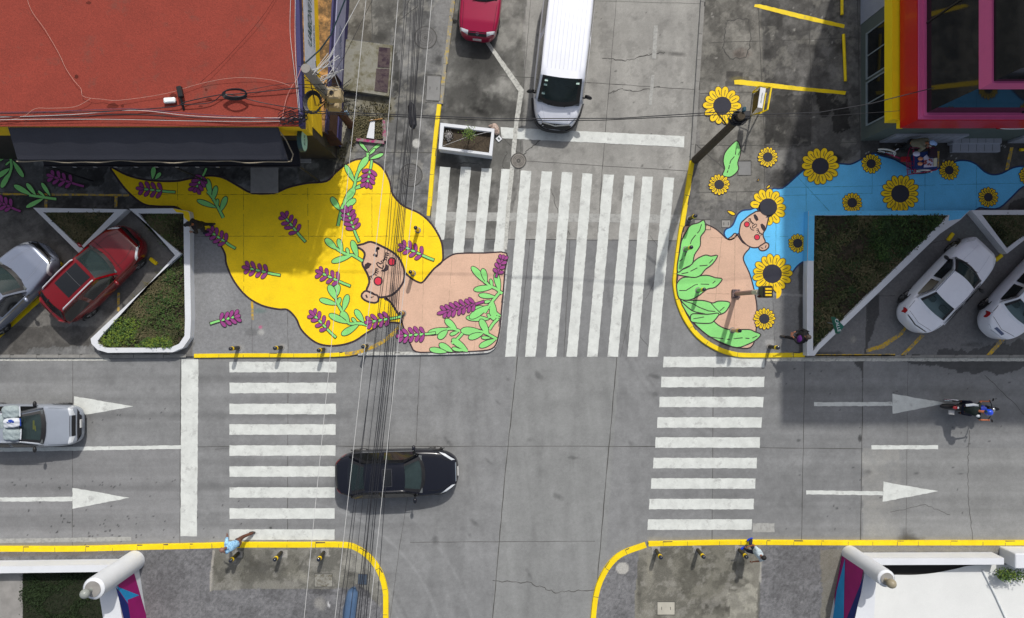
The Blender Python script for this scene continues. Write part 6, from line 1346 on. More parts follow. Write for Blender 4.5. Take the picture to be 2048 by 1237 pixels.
# ---- silver suv
mSv = paint('silver_car_paint', rgb(138, 146, 164), .22, .35)
c = make_car('car', 'silver SUV cut off by the left frame edge', 'car', 38, 581, 44.5, 4.5, 1.86, mSv, 1.60, zs, wb=(.40, .10, -.72, -.92), wr=.64, bowF=.20, nf=3.4, zbelt=1.02, zbeltR=1.08, z0=ZP)
for s in (-1, 1):
    c['decal']('headlight', [(.76, s * .86), (.93, s * .58), (.88, s * .56), (.70, s * .92)], mHead); c['seam']('hood_crease', [(.42, s * .52), (.65, s * .48), (.88, s * .34)], .014, mat('silver_shadow', rgb(120, 126, 138), .4))
    c['seam']('window_trim', [(-.5, s * .965), (.0, s * .97), (.28, s * .965)], .02, mChr)
c['decal']('grille', [(.97, -.58), (.97, .58), (.915, .56), (.915, -.56)], mTrim, 10, 2); c['seam']('grille_trim', [(.89, -.62), (.945, -.3), (.95, .3), (.89, .62)], .035, mChr, .012); mirrors(c, mSv); wipers(c)
# ---- white sedan, right bay
mWt = paint('white_car_paint', rgb(232, 234, 242), .30)
zw = [(-1, .60), (-.985, .90), (-.93, 1.05), (-.64, 1.09), (.4, .99), (.7, .92), (.88, .82), (.96, .68), (1, .50)]
c = make_car('car', 'white sedan parked diagonally beside the large shrub bed', 'car', 1872, 572, 46.5, 4.40, 1.72, mWt, 1.45, zw, wb=(.44, .12, -.40, -.68), wr=.63, bowF=.18, nf=3.8, nr=3.6, zbelt=.98, zbeltR=1.07, z0=ZP)
for s in (-1, 1):
    c['decal']('tail_light', [(-.965, s * .62), (-.90, s * .86), (-.80, s * .90), (-.88, s * .70)], mTail); c['decal']('headlight', [(.80, s * .80), (.92, s * .60), (.86, s * .58), (.70, s * .86)], mHead)
    c['seam']('roof_seam', [(.14, s * .59), (-.10, s * .61), (-.38, s * .585)], .018, mat('seam_navy', (.03, .04, .09), .5)); c['seam']('hood_crease', [(.44, s * .45), (.84, s * .35)], .010, mat('white_shadow', rgb(190, 194, 204), .5))
c['seam']('trunk_gap', [(-.68, -.80), (-.86, -.74), (-.92, 0), (-.86, .74), (-.68, .80)], .010); c['seam']('bumper_gap', [(-.93, -.66), (-.965, 0), (-.93, .66)], .028, mTrim); mirrors(c, mTrim, out=.13); wipers(c)
# ---- white car at the right edge
c = make_car('car', 'white sedan cut off by the right frame edge, showing its left tail light', 'car', 2032, 584, 46.5, 4.55, 1.80, mWt, 1.45, zw, wb=(.44, .12, -.40, -.66), wr=.60, bowF=.18, nf=3.8, nr=2.9, zbelt=.98, zbeltR=1.07, bowR=.16, z0=ZP)
for s in (-1, 1): c['decal']('tail_light', [(-.93, s * .62), (-.86, s * .84), (-.70, s * .92), (-.80, s * .74)], mTail); c['decal']('headlight', [(.80, s * .80), (.92, s * .60), (.86, s * .58), (.70, s * .86)], mHead)
c['seam']('trunk_gap', [(-.64, -.80), (-.82, -.74), (-.90, 0), (-.82, .74), (-.64, .80)], .014); c['decal']('number_plate', [(-.955, -.22), (-.955, .22), (-.92, .22), (-.92, -.22)], mat('plate_blue', rgb(90, 100, 130), .5), 6, 2); c['seam']('bumper_crease', [(-.90, -.72), (-.975, -.3), (-.985, .2), (-.93, .64)], .014, mat('white_shadow', rgb(190, 194, 204), .5)); mirrors(c, mWt); wipers(c)
# ---- magenta hatchback at the top
mMa = paint('magenta_car_paint', rgb(150, 2, 56), .28, dirt=rgb(172, 28, 84))
c = make_car('car', 'magenta hatchback entering at the top left of the north street', 'car', 966, -8, -96.5, 3.95, 1.62, mMa, 1.40, wb=(.34, .0, -.70, -.93), wr=.64, bowF=.18, nf=5.0, zbelt=.96, zbeltR=1.0, zprof=[(-1, .7), (-.97, .95), (.3, .96), (.7, .90), (.92, .80), (.97, .66), (1, .50)])
for s in (-1, 1): c['decal']('headlight', [(.90, s * .84), (.955, s * .46), (.89, s * .44), (.85, s * .84)], mHead); c['seam']('hood_crease', [(.36, s * .80), (.86, s * .74)], .012)
c['decal']('grille', [(.965, -.44), (.965, .44), (.90, .44), (.90, -.44)], mTrim, 8, 2); emblem(c, c['hl'] * .93, .055); box_part(c, 'number_plate', mPlate, (1.93, -.17, .42), (1.985, .17, .56)); mirrors(c, mTrim, out=.12); wipers(c)
b = MB()
for s in (-.3, .28): b.ell(tuple(c['drp'](.56, s, .012)), (.02, .02, .012), 8, 5)
b.build('washer_nozzle', mWhW, c['t'])
# ---- white van
zv = [(-1, 1.2), (-.98, 2.0), (.30, 2.0), (.58, 1.36), (.66, 1.24), (.86, 1.06), (.95, .86), (1, .55)]
c = make_car('van', 'long white panel van waiting at the north stop line', 'van', 1122, 130, -96.3, 5.55, 2.04, mWt, 2.15, [(-1, .9), (-.985, 1.15), (.3, 1.18), (.6, 1.14), (.80, 1.02), (.92, .86), (1, .56)], wb=(.735, .45, -.93, -.975), wr=.80, bowF=.24, bowT=.06, nf=3.5, nr=9, zbelt=1.14, zbeltR=1.18, plan_taper=.02, bowR=.02)
mGrv = mat('roof_groove', rgb(196, 200, 210), .5)
for k in range(9): y = (-.60 + k * .15); c['seam']('roof_rib', [(.34, y), (-.90, y)], .016, mGrv, .006)
for s in (-1, 1):
    c['seam']('gutter', [(.36, s * .80), (-.92, s * .815)], .04, mat('gutter_grey', rgb(150, 154, 160), .5), .01); c['seam']('hood_crease', [(.72, s * .62), (.93, s * .40)], .010, mGrv)
    b = MB(); x_ = c['xwb'] - .45; b.ell((x_, s * 1.11, 1.28), (.07, .155, .13), 12, 8, Matrix.Rotation(-s * .3, 3, 'Z')); b.tube([(x_, s * .9, 1.1), (x_, s * 1.05, 1.2)], .03, 6); b.build('mirror', mTrim, c['t'], True)
c['decal']('bumper', [(.995, -.60), (.995, .60), (.935, .60), (.935, -.60)], mTrim, 14, 3, .012); c['seam']('grille_trim', [(.84, -.72), (.93, -.5), (.955, 0), (.93, .5), (.84, .72)], .035, mChr, .02)
b = MB(); b.ribbon([(2.775 * max(0, 1 - (abs(y) / 1.02) ** 3.5) ** (1 / 3.5) - .035, y) for y in np.linspace(-.97, .97, 24)], .15, .56); b.add([(x, y, .26) for x, y, z in b.v], []); n_ = len(b.v) // 2; b.f += [(2 * i + 1, 2 * i + 3, n_ + 2 * i + 3, n_ + 2 * i + 1) for i in range(23)] + [(2 * i, n_ + 2 * i, n_ + 2 * i + 2, 2 * i + 2) for i in range(23)]; b.m += [0] * 46
b.build('lower_bumper', mTrim, c['t']); emblem(c, c['hl'] * .94, .07); wipers(c)
mSt = mat('sticker_pale', (.45, .62, .55), .5)
for u, v in ((.70, 5), (.70, 4), (-.72, 5), (.72, 2)):
    p_ = c['gp'](v, -u, .02); b = MB(); b.box((p_[0] - .05, p_[1] - .06, p_[2]), (p_[0] + .05, p_[1] + .06, p_[2] + .004)); b.build('sticker', mSt, c['t'])
# ---- silver pickup with sacks
mPk = paint('blue_grey_car_paint', rgb(146, 153, 164), .40, .1, var=.06)
mSack = mat('sack_weave', rgb(150, 162, 164), .8, var=.15, scale=5, fvar=.15, fine=30, bump=.5); mSackB = mat('sack_blue', rgb(24, 60, 150), .7); mSackW = mat('sack_white', rgb(200, 205, 212), .8, var=.1)
c = make_car('pickup', 'blue grey pickup loaded with sacks, cut off by the left frame edge', 'pickup', 70, 846, 0, 4.30, 1.66, mPk, 1.34, wb=(.50, .13, -.50, -.58), wr=.66, bowF=.14, nf=5.5, zbelt=.95, zbeltR=.97, zprof=[(-1, .7), (-.98, .86), (-.4, .93), (.2, .96), (.7, .90), (.90, .84), (.94, .60), (1, .46)], zcl=.18)
for s in (-1, 1): c['decal']('headlight', [(.905, s * .90), (.93, s * .50), (.885, s * .50), (.84, s * .90)], mHead); c['seam']('fender_seam', [(.52, s * .86), (.86, s * .84)], .010)
c['decal']('grille', [(.935, -.48), (.935, .48), (.885, .48), (.885, -.48)], mTrim, 8, 2); c['decal']('bumper', [(.995, -.66), (.995, .66), (.945, .82), (.945, -.82)], mTrim, 12, 2, .03); box_part(c, 'number_plate', mPlate, (2.16, -.10, .52), (2.20, .22, .62)); mirrors(c, mTrim, out=.10); wipers(c)
b = MB(); b.box((-2.1, -.66, .96), (-.95, .66, .975)); b.build('cargo_bed', mTrim, c['t'])
b = MB(); b.ribbon([(.62, .25), (.62, -.1)], .07, 1.02); b.ribbon([(.68, .05), (.70, -.16)], .05, 1.03); b.build('dashboard_litter', mat('yellow_litter', rgb(210, 180, 30), .6), c['t'])
def sack(px, py, h, rx, ry, rot, m, label, m2=None):
    p_ = P(px, py, h); t = thing('sack', label, 'sack', tuple(p_), R(rot), 'sacks loaded on the pickup'); b = MB(); b.ell((0, 0, 0), (rx, ry, .13), 24, 14)
    out = []
    for x, y, z in b.v:
        u = x / rx; v = y / ry; k = (abs(u) ** 4 + abs(v) ** 4) ** .25; r_ = math.hypot(u, v); f_ = (r_ / k) if k > 1e-4 else 1
        out.append((x * min(f_, 1.3) * (1 + .03 * math.sin(v * 9)), y * min(f_, 1.3) * (1 + .04 * math.sin(u * 8)), z + .012 * math.sin(u * 9 + v * 7) + .02 * math.sin(v * 5)))
    b.v = out; b.build('bag', m, t, True)
    b = MB(); b.tube([(rx * .98, -ry * .8, 0), (rx * 1.02, 0, .01), (rx * .98, ry * .8, 0)], .025, 6); b.build('seam', mSackB if m2 else mSackW, t)
    if m2: b = MB(); b.ell((.02, .05, .03), (rx * .72, ry * .5, .125), 16, 10); b.build('print', m2, t, True)
sack(22, 824, 1.36, .34, .24, 2, mSack, 'pale woven sack on the pickup, uppermost of the three by the windshield'); sack(24, 868, 1.36, .34, .25, -3, mSack, 'pale woven sack on the pickup, lowest of the three by the windshield')
sack(24, 846, 1.50, .32, .18, 4, mSackW, 'white sack with a blue print lying between the two pale sacks', mSackB); sack(-6, 845, 1.32, .30, .30, 95, mSack, 'pale woven sack on the pickup at the very edge of the frame'); sack(-22, 868, 1.25, .3, .3, 10, mSack, 'pale woven sack behind the others, outside the left edge')
# ================================================================ PEOPLE
mSkinP = mat('skin_brown', rgb(150, 98, 72), .6, var=.05); mHair = mat('hair_black', (.012, .010, .009), .7)
def skin_mesh(name, chains, m, parent, sub=1):
    """chains: list of [(x,y,z,r)...]; the first point of a later chain may repeat an earlier point to join it"""
    me = bpy.data.meshes.new(name); vs = []; rs = []; es = []; key = {}
    for ch in chains:
        prev = None
        for p in ch:
            k = tuple(round(c, 4) for c in p[:3])
            if k not in key: key[k] = len(vs); vs.append(p[:3]); rs.append(p[3] if not isinstance(p[3], tuple) else p[3])
            i = key[k]
            if prev is not None and prev != i: es.append((prev, i))
            prev = i
    me.from_pydata(vs, es, []); o = bpy.data.objects.new(name, me); COL.objects.link(o)
    md = o.modifiers.new('s', 'SKIN'); 
    sv = me.skin_vertices[0].data if me.skin_vertices else None
    if sv is None:
        bpy.context.view_layer.objects.active = o; me.attributes.new('skin', 'FLOAT2', 'POINT') if False else None
    for i, r in enumerate(rs): sv[i].radius = (r, r) if not isinstance(r, tuple) else r
    sv[0].use_root = True
    md.use_smooth_shade = True
    if sub: s2 = o.modifiers.new('u', 'SUBSURF'); s2.levels = sub
    dg = bpy.context.evaluated_depsgraph_get(); dg.update(); m2 = bpy.data.meshes.new_from_object(o.evaluated_get(dg))
    bpy.data.objects.remove(o); m2.materials.clear(); m2.materials.append(m)
    ob = bpy.data.objects.new(name, m2); COL.objects.link(ob); ob.parent = parent
    for p in m2.polygons: p.use_smooth = True
    return ob
def ensure_skin(): pass
def V(*a): return Vector(a)
def person(label, px, py, head, shirt, trousers, shoes, lean=0.0, step=.28, armL=(.12, .30, 1.12), armR=(-.02, -.30, .92), handL=None, handR=None, hair=mHair, cap=None, skinm=None, z0=ZP, height=1.0, relarms=True, sleeves=False, sit=False, loc=None, shorts=False, knees=None, feet=None, group=None, headfwd=.03, hz=None):
    """x forward, y left; arm points are elbows"""
    o0 = loc or P(px, py, z0); t = thing('person', label, 'person', tuple(o0), R(head), group); t.scale = (height,) * 3
    sk = skinm or mSkinP
    hip = V(0, 0, hz or .92); ch = hip + V(.45 * math.sin(lean), 0, .40 * math.cos(lean)); nk = hip + V(.60 * math.sin(lean), 0, .56 * math.cos(lean)); hd = nk + V(headfwd + .12 * math.sin(lean), 0, .19 * math.cos(lean) + .02)
    f = feet or [(step * .55, .10, .06), (-step * .6, -.10, .08)]
    kn = knees or [(f[0][0] * .5 + .09, .10, .48), (f[1][0] * .35 + .06, -.10, .48)]
    sh = [nk + V(0, .17, -.07), nk + V(0, -.17, -.07)]
    sf = (nk - V(0, 0, 1.48)) * (1 if relarms and not loc else 0); sf.x *= .8; el = [Vector(armL) + sf, Vector(armR) + sf]; hn = [Vector(handL) + sf if handL else el[0] + V(.17, -.03, -.10), Vector(handR) + sf if handR else el[1] + V(.10, .02, -.22)]
    chains = [[(*hip, .085), (*(hip + V(0, 0, .16) * 1), .08), (*ch, .09), (*nk, .050), (*(nk + V(.01, 0, .07)), .050), (*hd, .085), (*(hd + V(.0, 0, .08)), .07)]]
    for i in (0, 1):
        s = 1 if i == 0 else -1; hj = hip + V(0, s * .09, -.05)
        chains.append([(*hip, .085), (*hj, .065), (*kn[i], .045), (*(Vector(kn[i]).lerp(Vector(f[i]), .5)), .045), (*f[i], .036), (f[i][0] + .12, f[i][1], f[i][2] - .03, .032)])
        d_ = (hn[i] - el[i]).normalized(); si = V(-d_.y, d_.x, 0); si = si.normalized() if si.length > .01 else V(0, 1, 0)
        palm = hn[i] + d_ * .06
        chains.append([(*ch, .09), (*sh[i], .042), (*el[i], .038), (*hn[i], .026), (*palm, .030)])
    body = skin_mesh('body', chains, sk, t)
    # hands with five fingers and a face, merged into the body surface
    b = MB()
    for i in (0, 1):
        d_ = (hn[i] - el[i]).normalized(); si = V(-d_.y, d_.x, 0); si = si.normalized() if si.length > .01 else V(0, 1, 0); palm = hn[i] + d_ * .07; dn = d_.cross(si).normalized()
        for k in range(4):
            r0 = palm + si * (-.027 + .018 * k) + d_ * .01; l = (.062, .075, .070, .055)[k]
            b.tube([r0, r0 + d_ * l * .6, r0 + d_ * l * .9 - dn * l * .35], [.0095, .0085, .007], 6)
        b.tube([palm + si * .028 - d_ * .03, palm + si * .055 + d_ * .0, palm + si * .058 + d_ * .03], [.011, .010, .008], 6)
    nf = hd + V(.085, 0, -.005); b.tube([nf + V(0, 0, .03), nf + V(.022, 0, -.02), nf + V(.0, 0, -.03)], [.008, .014, .010], 6)
    for s in (-1, 1): b.ell(hd + V(.0, s * .082, .0), (.02, .012, .032), 8, 6)
    n0 = len(body.data.vertices)
    bm = bmesh.new(); bm.from_mesh(body.data); tmp = bpy.data.meshes.new('t'); tmp.from_pydata(b.v, [], b.f); bm.from_mesh(tmp); bm.to_mesh(body.data); bm.free(); bpy.data.meshes.remove(tmp)
    b = MB()
    for s in (-1, 1): b.ell(hd + V(.077, s * .03, .022), (.008, .013, .007), 8, 5)
    b.tube([hd + V(.083, -.022, -.045), hd + V(.087, 0, -.047), hd + V(.083, .022, -.045)], .005, 5); b.build('face_features', mTrim, t)
    # clothes
    tz = [[(*hip, .14), (*(hip + V(0, 0, .12)), .135)]]
    for i in (0, 1):
        s = 1 if i == 0 else -1; hj = hip + V(0, s * .095, -.06); kk = Vector(kn[i]); ff = Vector(f[i])
        tz.append([(*hip, .14), (*hj, .105), (*kk, .075)] + ([] if shorts else [(*(kk.lerp(ff, .5)), .066), (*(ff + V(0, 0, .03)), .058)]))
    skin_mesh('trousers', tz, trousers, t)
    sz = [[(*(hip + V(0, 0, -.04)), (.165, .185)), (*(hip.lerp(ch, .5)), (.155, .175)), (*ch, (.155, .19)), (*(nk.lerp(ch, .3)), .125), (*(nk + V(0, 0, .01)), .080)]]
    for i in (0, 1): sz.append([(*ch, (.155, .19)), (*(sh[i] * 1.0), .088), (*(sh[i].lerp(el[i], .75)), .064)] + ([(*el[i], .058), (*el[i].lerp(hn[i], .9), .045)] if sleeves else []))
    skin_mesh('shirt', sz, shirt, t)
    b = MB()
    for i in (0, 1): b.ell((f[i][0] + .06, f[i][1], f[i][2] - .015), (.14, .052, .048), 12, 8)
    b.build('shoes', shoes, t, True)
    b = MB(); b.ell(hd + V(-.015, 0, .045), (.100, .092, .090), 16, 10); b.v = [v for v in b.v]; b.build('hair', hair, t, True)
    if cap:
        b = MB(); b.ell(hd + V(-.005, 0, .07), (.112, .102, .085), 16, 10); b.ell(hd + V(.12, 0, .055), (.075, .075, .012), 12, 5); b.build('cap', cap, t, True)
    return t, hd, nk
def cloth(n, c, v=.12): return mat(n, c, .85, var=v, scale=9, fvar=.10, fine=40, bump=.3)
person('person in a light blue shirt crossing onto the bottom left pavement', 494, 1071, 186, mat('shirt_blue', rgb(150, 196, 226), .8, var=.25, scale=14, wear=rgb(70, 110, 170), wthr=.56, wscale=16), cloth('trousers_brown', rgb(96, 62, 48)), cloth('shoes_grey', (.05, .045, .04)), lean=.5, step=.5, armL=(.22, .30, 1.12), armR=(.12, -.36, 1.10), skinm=mat('skin_dark', rgb(120, 84, 72), .6), hair=mat('scalp', rgb(132, 98, 88), .5), z0=.0)
person('person in a white shirt and dark trousers with blue shoes beside the bottom right bollard', 1494, 1086, 206, cloth('shirt_pale', rgb(186, 200, 206)), cloth('trousers_navy', rgb(30, 36, 60)), cloth('shoes_blue', rgb(20, 60, 190)), step=.34, armL=(.10, .34, 1.10), armR=(.0, -.32, 1.12), handR=(.2, -.3, 1.02), headfwd=-.0)
b = MB()
person('person in black jacket and purple top walking beside the large shrub bed wall', 1583, 673, 165, cloth('jacket_black', (.012, .012, .014)), cloth('trousers_black', (.014, .014, .016)), cloth('shoes_grey', (.05, .045, .04)), step=.5, lean=.10, armL=(.14, .28, 1.14), armR=(.10, -.28, 1.14), handL=(.36, .10, 1.16), handR=(.34, -.10, 1.12), sleeves=True, hair=mat('hair_brown', (.06, .045, .035), .7))
pt = bpy.data.objects[[o.name for o in bpy.data.objects if o.get('label', '').startswith('person in black jacket and purple')][0]]
bb_ = MB(); bb_.ell((.15, .12, 1.18), (.10, .17, .20), 14, 10); o_ = bb_.build('purple_top', cloth('purple_cloth', rgb(84, 26, 110)), pt, True)
t_ = tag(obj('phone', [(0, 0, 0)] * 0, [], mWhW), 'white phone held by the person in black at the big shrub bed', 'phone')
bb_ = MB(); q_ = P(1619.5, 675, 1.30); bb_.box((q_.x - .08, q_.y - .035, 1.27), (q_.x + .08, q_.y + .035, 1.282), rot=R(40)); o_ = bb_.build('phone', mWhW); tag(o_, 'white phone held by the person in black at the big shrub bed', 'phone'); bpy.data.objects.remove(t_)
person('person in dark clothes and black cap walking past the yellow-tipped planter wall', 422, 457, 200, cloth('jacket_dark', (.020, .016, .016)), cloth('trousers_black', (.014, .014, .016)), cloth('shoes_navy', (.02, .02, .05)), step=.30, lean=.16, armL=(.10, .27, 1.12), armR=(.06, -.27, 1.12), handL=(.28, .16, 1.08), handR=(.24, -.16, 1.05), sleeves=True, cap=cloth('cap_black', (.012, .012, .014)))
# ================================================================ FOOD TRICYCLE AND VENDOR
def wheel_v(b, c, r, axis, wd=.03, n=28, spokes=12):
    """upright wheel: axis = unit vector of the axle"""
    a = Vector(axis); u = a.cross(Vector((0, 0, 1))).normalized(); c = Vector(c)
    pts = [c + u * r * math.cos(t) + Vector((0, 0, r * math.sin(t))) for t in np.linspace(0, 2 * math.pi, n)]
    cu = b.cur; b.tube(pts, wd, 6, False); b.cur = cu + 1
    for k in range(spokes): t = 2 * math.pi * k / spokes; b.tube([c, c + u * r * math.cos(t) + Vector((0, 0, r * math.sin(t)))], .006, 4, False)
    b.cur = cu
mTri = mat('tricycle_maroon', rgb(140, 14, 70), .45); mTyreW = mat('white_tyre', rgb(214, 214, 206), .7)
o0 = P(1815, 322, ZP); t = thing('food_tricycle', 'maroon cargo tricycle with white wheels selling food on a blue cloth beside the blue mural', 'tricycle', tuple(o0))
def L3(x, y, h): return P(x, y, h) - o0
for nm, a_, c_, ax in (('front_wheel', (1769, 306), None, (.28, .95, 0)), ('rear_wheel', (1840, 345), None, (.05, 1, 0)), ('rear_wheel', (1838, 297), None, (.05, 1, 0))):
    w_ = Vector(P(a_[0], a_[1], .33)) - o0; ax = Vector(ax).normalized()
    b = MB(); wheel_v(b, (w_.x, w_.y, .33), .31, ax, .024); wo = b.build('wheel', [mTyre, mChr], t)
    b = MB(); u = ax.cross(Vector((0, 0, 1))).normalized(); c_ = Vector((w_.x, w_.y, .33)); b.tube([c_ + u * .345 * math.cos(q_) + Vector((0, 0, .345 * math.sin(q_))) for q_ in np.linspace(.25, 2.9, 16)], .036, 6); b.build('mudguard', mTyreW, t, True)
b = MB()
b.tube([L3(1784, 311, .75), L3(1812, 322, .60), L3(1830, 325, .45)], .03, 7); b.tube([L3(1772, 307, .35), L3(1784, 311, .95)], .025, 7)
for hh in (.5, .75):
    b.tube([L3(1813, 320, hh), L3(1815, 350, hh), L3(1858, 343, hh), L3(1873, 340, hh)], .022, 6); b.tube([L3(1813, 320, hh), L3(1820, 296, hh), L3(1868, 296, hh), L3(1873, 340, hh)], .022, 6)
for x in (1817, 1822, 1827): b.tube([L3(x, 322, .76), L3(x + 1, 348, .76)], .012, 5)
for y in (325, 332, 340): b.tube([L3(1813, y, .76), L3(1829, y - 1, .76)], .012, 5)
b.tube([L3(1827, 300, .8), L3(1831, 345, .8)], .035, 6); b.build('frame', mTri, t)
b = MB(); b.box(tuple(L3(1808, 320, .62) - V(.17, .10, 0))[:2] + (.60,), tuple(L3(1808, 320, .62) + V(.17, .10, 0))[:2] + (.68,), bev=.02); b.build('saddle', mat('saddle_red', rgb(150, 10, 24), .5), t)
b = MB(); b.tube([L3(1793, 300, .98), L3(1787, 306, 1.0), L3(1789, 313, .98)], .014, 6); b.tube([L3(1797, 298, .98), L3(1793, 300, .98)], .02, 6); b.build('handlebar', mWhW, t)
b = MB(); b.prism([tuple(L3(x, y, .85)[:2]) for x, y in ((1829, 308), (1874, 300), (1874, 337), (1830, 338))], .55, .80); b.build('cargo_box', mat('box_blue', rgb(20, 50, 110), .7), t)
b = MB(); b.prism([tuple(L3(x, y, .85)[:2]) for x, y in ((1845, 316), (1852, 310), (1858, 318), (1873, 317), (1872, 334), (1846, 336), (1848, 326))], .802, .815); b.build('cloth', mat('cloth_white', rgb(205, 205, 226), .8), t)
b = MB(); b.prism([tuple(L3(x, y, .9)[:2]) for x, y in ((1856, 299), (1870, 298), (1871, 316), (1857, 316))], .802, .95); b.build('display_case', mat('case_dark', rgb(62, 50, 60), .2), t)
mFood = mat('food_orange', rgb(220, 150, 110), .8, var=.2, scale=20); mFd2 = mat('food_brown', rgb(150, 70, 60), .8, var=.3, scale=20)
for x, y, r, m_, lab in ((1841, 318, .09, mFood, 'upper peach-coloured food bag on the blue cloth of the tricycle'), (1840, 328, .09, mFood, 'lower peach-coloured food bag on the blue cloth of the tricycle'), (1833, 308, .13, mat('cloth_white', rgb(205, 205, 226), .8), 'white bundle under the hands of the tricycle vendor')):
    q_ = P(x, y, .90); b = MB(); b.ell((q_.x, q_.y, .90), (r * 1.1, r * .8, .05), 12, 8); b.v = [(a + random.uniform(-.01, .01), e + random.uniform(-.01, .01), f_) for a, e, f_ in b.v]; tag(b.build('food_bag', m_, None, True), lab, 'food')
b = MB(); q_ = P(1857, 325, .905)
for k in range(14): a = random.uniform(0, 6.28); r = random.uniform(.08, .17); b.ell((q_.x + r * 1.2 * math.cos(a), q_.y + .7 * r * math.sin(a), .915), (.035, .028, .02), 8, 6)
tag(b.build('food_tray', mFd2, None, True), 'tray of brown cooked food laid on the white cloth of the tricycle', 'food')
q_ = P(1870, 325, .91); b = MB(); b.box((q_.x - .06, q_.y - .16, .91), (q_.x + .05, q_.y + .16, .96), bev=.01); tag(b.build('food_box', mat('box_cream', rgb(206, 204, 178), .7)), 'cream box at the right end of the food tricycle', 'box')
person('vendor in a khaki shirt and pale blue cap bending over the food tricycle', 1794, 297, -22, cloth('shirt_khaki', rgb(120, 116, 98)), cloth('trousers_black', (.014, .014, .016)), cloth('shoes_grey', (.05, .045, .04)), lean=.62, step=.2, armL=(.42, .26, 1.16), armR=(.34, -.26, 1.08), handL=(.60, .12, 1.0), handR=(.44, -.16, .96), relarms=False, sleeves=True, cap=cloth('cap_blue', rgb(150, 180, 226)))
# ================================================================ MOTORCYCLE AND RIDER
o0 = P(1922, 812, 0); t = thing('motorcycle', 'dark motorcycle with a blue fuel tank riding right along the main road', 'motorcycle', (o0.x, o0.y, 0), R(-3))
for x, r in ((.78, .30), (-.62, .30)):
    b = MB(); wheel_v(b, (x, 0, .30), .26, (0, 1, 0), .055); b.build('wheel', [mTyre, mRim], t)
b = MB(); b.tube([(-.55, 0, .45), (-.1, 0, .55), (.3, 0, .70), (.52, 0, .85)], .045, 8); b.tube([(.78, -.09, .30), (.55, -.09, .85)], .022, 6); b.tube([(.78, .09, .30), (.55, .09, .85)], .022, 6); b.box((-.25, -.14, .22), (.25, .14, .52), bev=.04); b.build('frame', mBlk, t)
b = MB(); b.ell((.22, 0, .80), (.27, .16, .13), 18, 12); b.build('fuel_tank', mat('tank_blue', rgb(16, 56, 190), .15, coat=1), t, True)
b = MB(); b.box((-.72, -.13, .74), (.0, .13, .82), bev=.04); b.ell((-.95, 0, .62), (.30, .10, .06), 14, 8); b.build('seat', mBlk, t, True)
b = MB(); b.tube([(.42, -.36, 1.0), (.50, -.2, 1.02), (.54, 0, .98), (.50, .2, 1.02), (.42, .36, 1.0)], .018, 7); b.tube([(.52, -.34, 1.0), (.46, -.40, 1.12)], .01, 5); b.tube([(.52, .34, 1.0), (.46, .40, 1.12)], .01, 5); b.ell((.46, .41, 1.14), (.02, .06, .04), 8, 6); b.ell((.46, -.41, 1.14), (.02, .06, .04), 8, 6); b.build('handlebar', mBlk, t)
b = MB(); b.ell((.64, 0, .86), (.10, .12, .12), 14, 10); b.build('headlight', mChr, t, True); b = MB(); b.ell((.86, 0, .60), (.26, .08, .06), 14, 8); b.build('front_mudguard', mTrim, t, True)
b = MB(); b.tube([(-.95, .24, .36), (-.35, .22, .32)], .045, 10); b.build('exhaust', mChr, t); b = MB(); b.ell((-.78, 0, .84), (.10, .07, .04), 12, 8); b.build('tail_light', mTail, t, True); b = MB(); b.box((-.86, -.30, .55), (-.66, -.14, .62)); b.build('number_plate', mPlate, t)
b = MB(); b.ell((-.68, .0, .86), (.035, .05, .03), 10, 6); b.build('chrome_badge', mWhW, t)
pr, hd_, nk_ = person('motorcycle rider with a blue and green helmet, striped top and bare forearms', 0, 0, -3, cloth('vest_dark', rgb(22, 34, 32)), cloth('jeans_navy', rgb(16, 20, 44)), cloth('shoes_grey', (.05, .045, .04)), lean=.42, loc=(o0.x - .42, o0.y - .02, -.10), hz=.92, armL=(.44, .36, 1.18), armR=(.44, -.36, 1.18), handL=(.78, .36, 1.10), handR=(.78, -.36, 1.10), knees=[(.36, .26, .84), (.36, -.22, .84)], feet=[(.20, .24, .40), (.20, -.22, .40)], headfwd=.14, skinm=mat('skin_tan', rgb(186, 110, 74), .6))
b = MB(); b.ell(hd_ + V(0, 0, .04), (.15, .135, .14), 18, 12); b.build('helmet', mat('helmet_blue', rgb(20, 70, 220), .12, coat=1, wear=rgb(20, 60, 60), wthr=.50, wscale=5), pr, True)
b = MB(); b.tube([nk_ + V(-.02, .20, -.05), nk_ + V(-.16, .22, -.12), nk_ + V(-.34, .17, -.28)], .055, 8); b.build('white_sleeve', cloth('sleeve_white', rgb(200, 206, 212)), pr, True)
b = MB(); b.ell(nk_ + V(-.02, -.19, -.03), (.08, .06, .06), 10, 8); b.build('white_sleeve', cloth('sleeve_white', rgb(200, 206, 212)), pr, True)
# ================================================================ BOLLARDS
mBo = mat('bollard_black', (.022, .022, .020), .5); mBoY = mat('bollard_yellow', rgb(236, 200, 10), .5); mBoB = mat('bollard_ball', rgb(26, 32, 46), .25, coat=.6)
def bollard(label, px, py, postm=None):
    t = thing('bollard', label, 'bollard', tuple(P(px, py, ZP)), 0, 'bollards along the kerbs')
    b = MB(); b.tube([(0, 0, 0), (0, 0, .80)], .075, 16); b.build('post', postm or mBo, t); b = MB(); b.tube([(0, 0, .66), (0, 0, .76)], .084, 16); b.build('band', mBoY, t)
    b = MB(); b.ell((0, 0, .84), (.078, .078, .07), 16, 10); b.build('ball', mBoB, t, True); b = MB(); b.tube([(0, 0, 0), (0, 0, .03)], .12, 16); b.build('foot', mConc, t); return t
mBs = mat('bollard_skin', rgb(200, 165, 142), .7); mBg = mat('bollard_green', rgb(116, 196, 104), .7); mByy = mat('bollard_mural_yellow', rgb(222, 186, 10), .7)
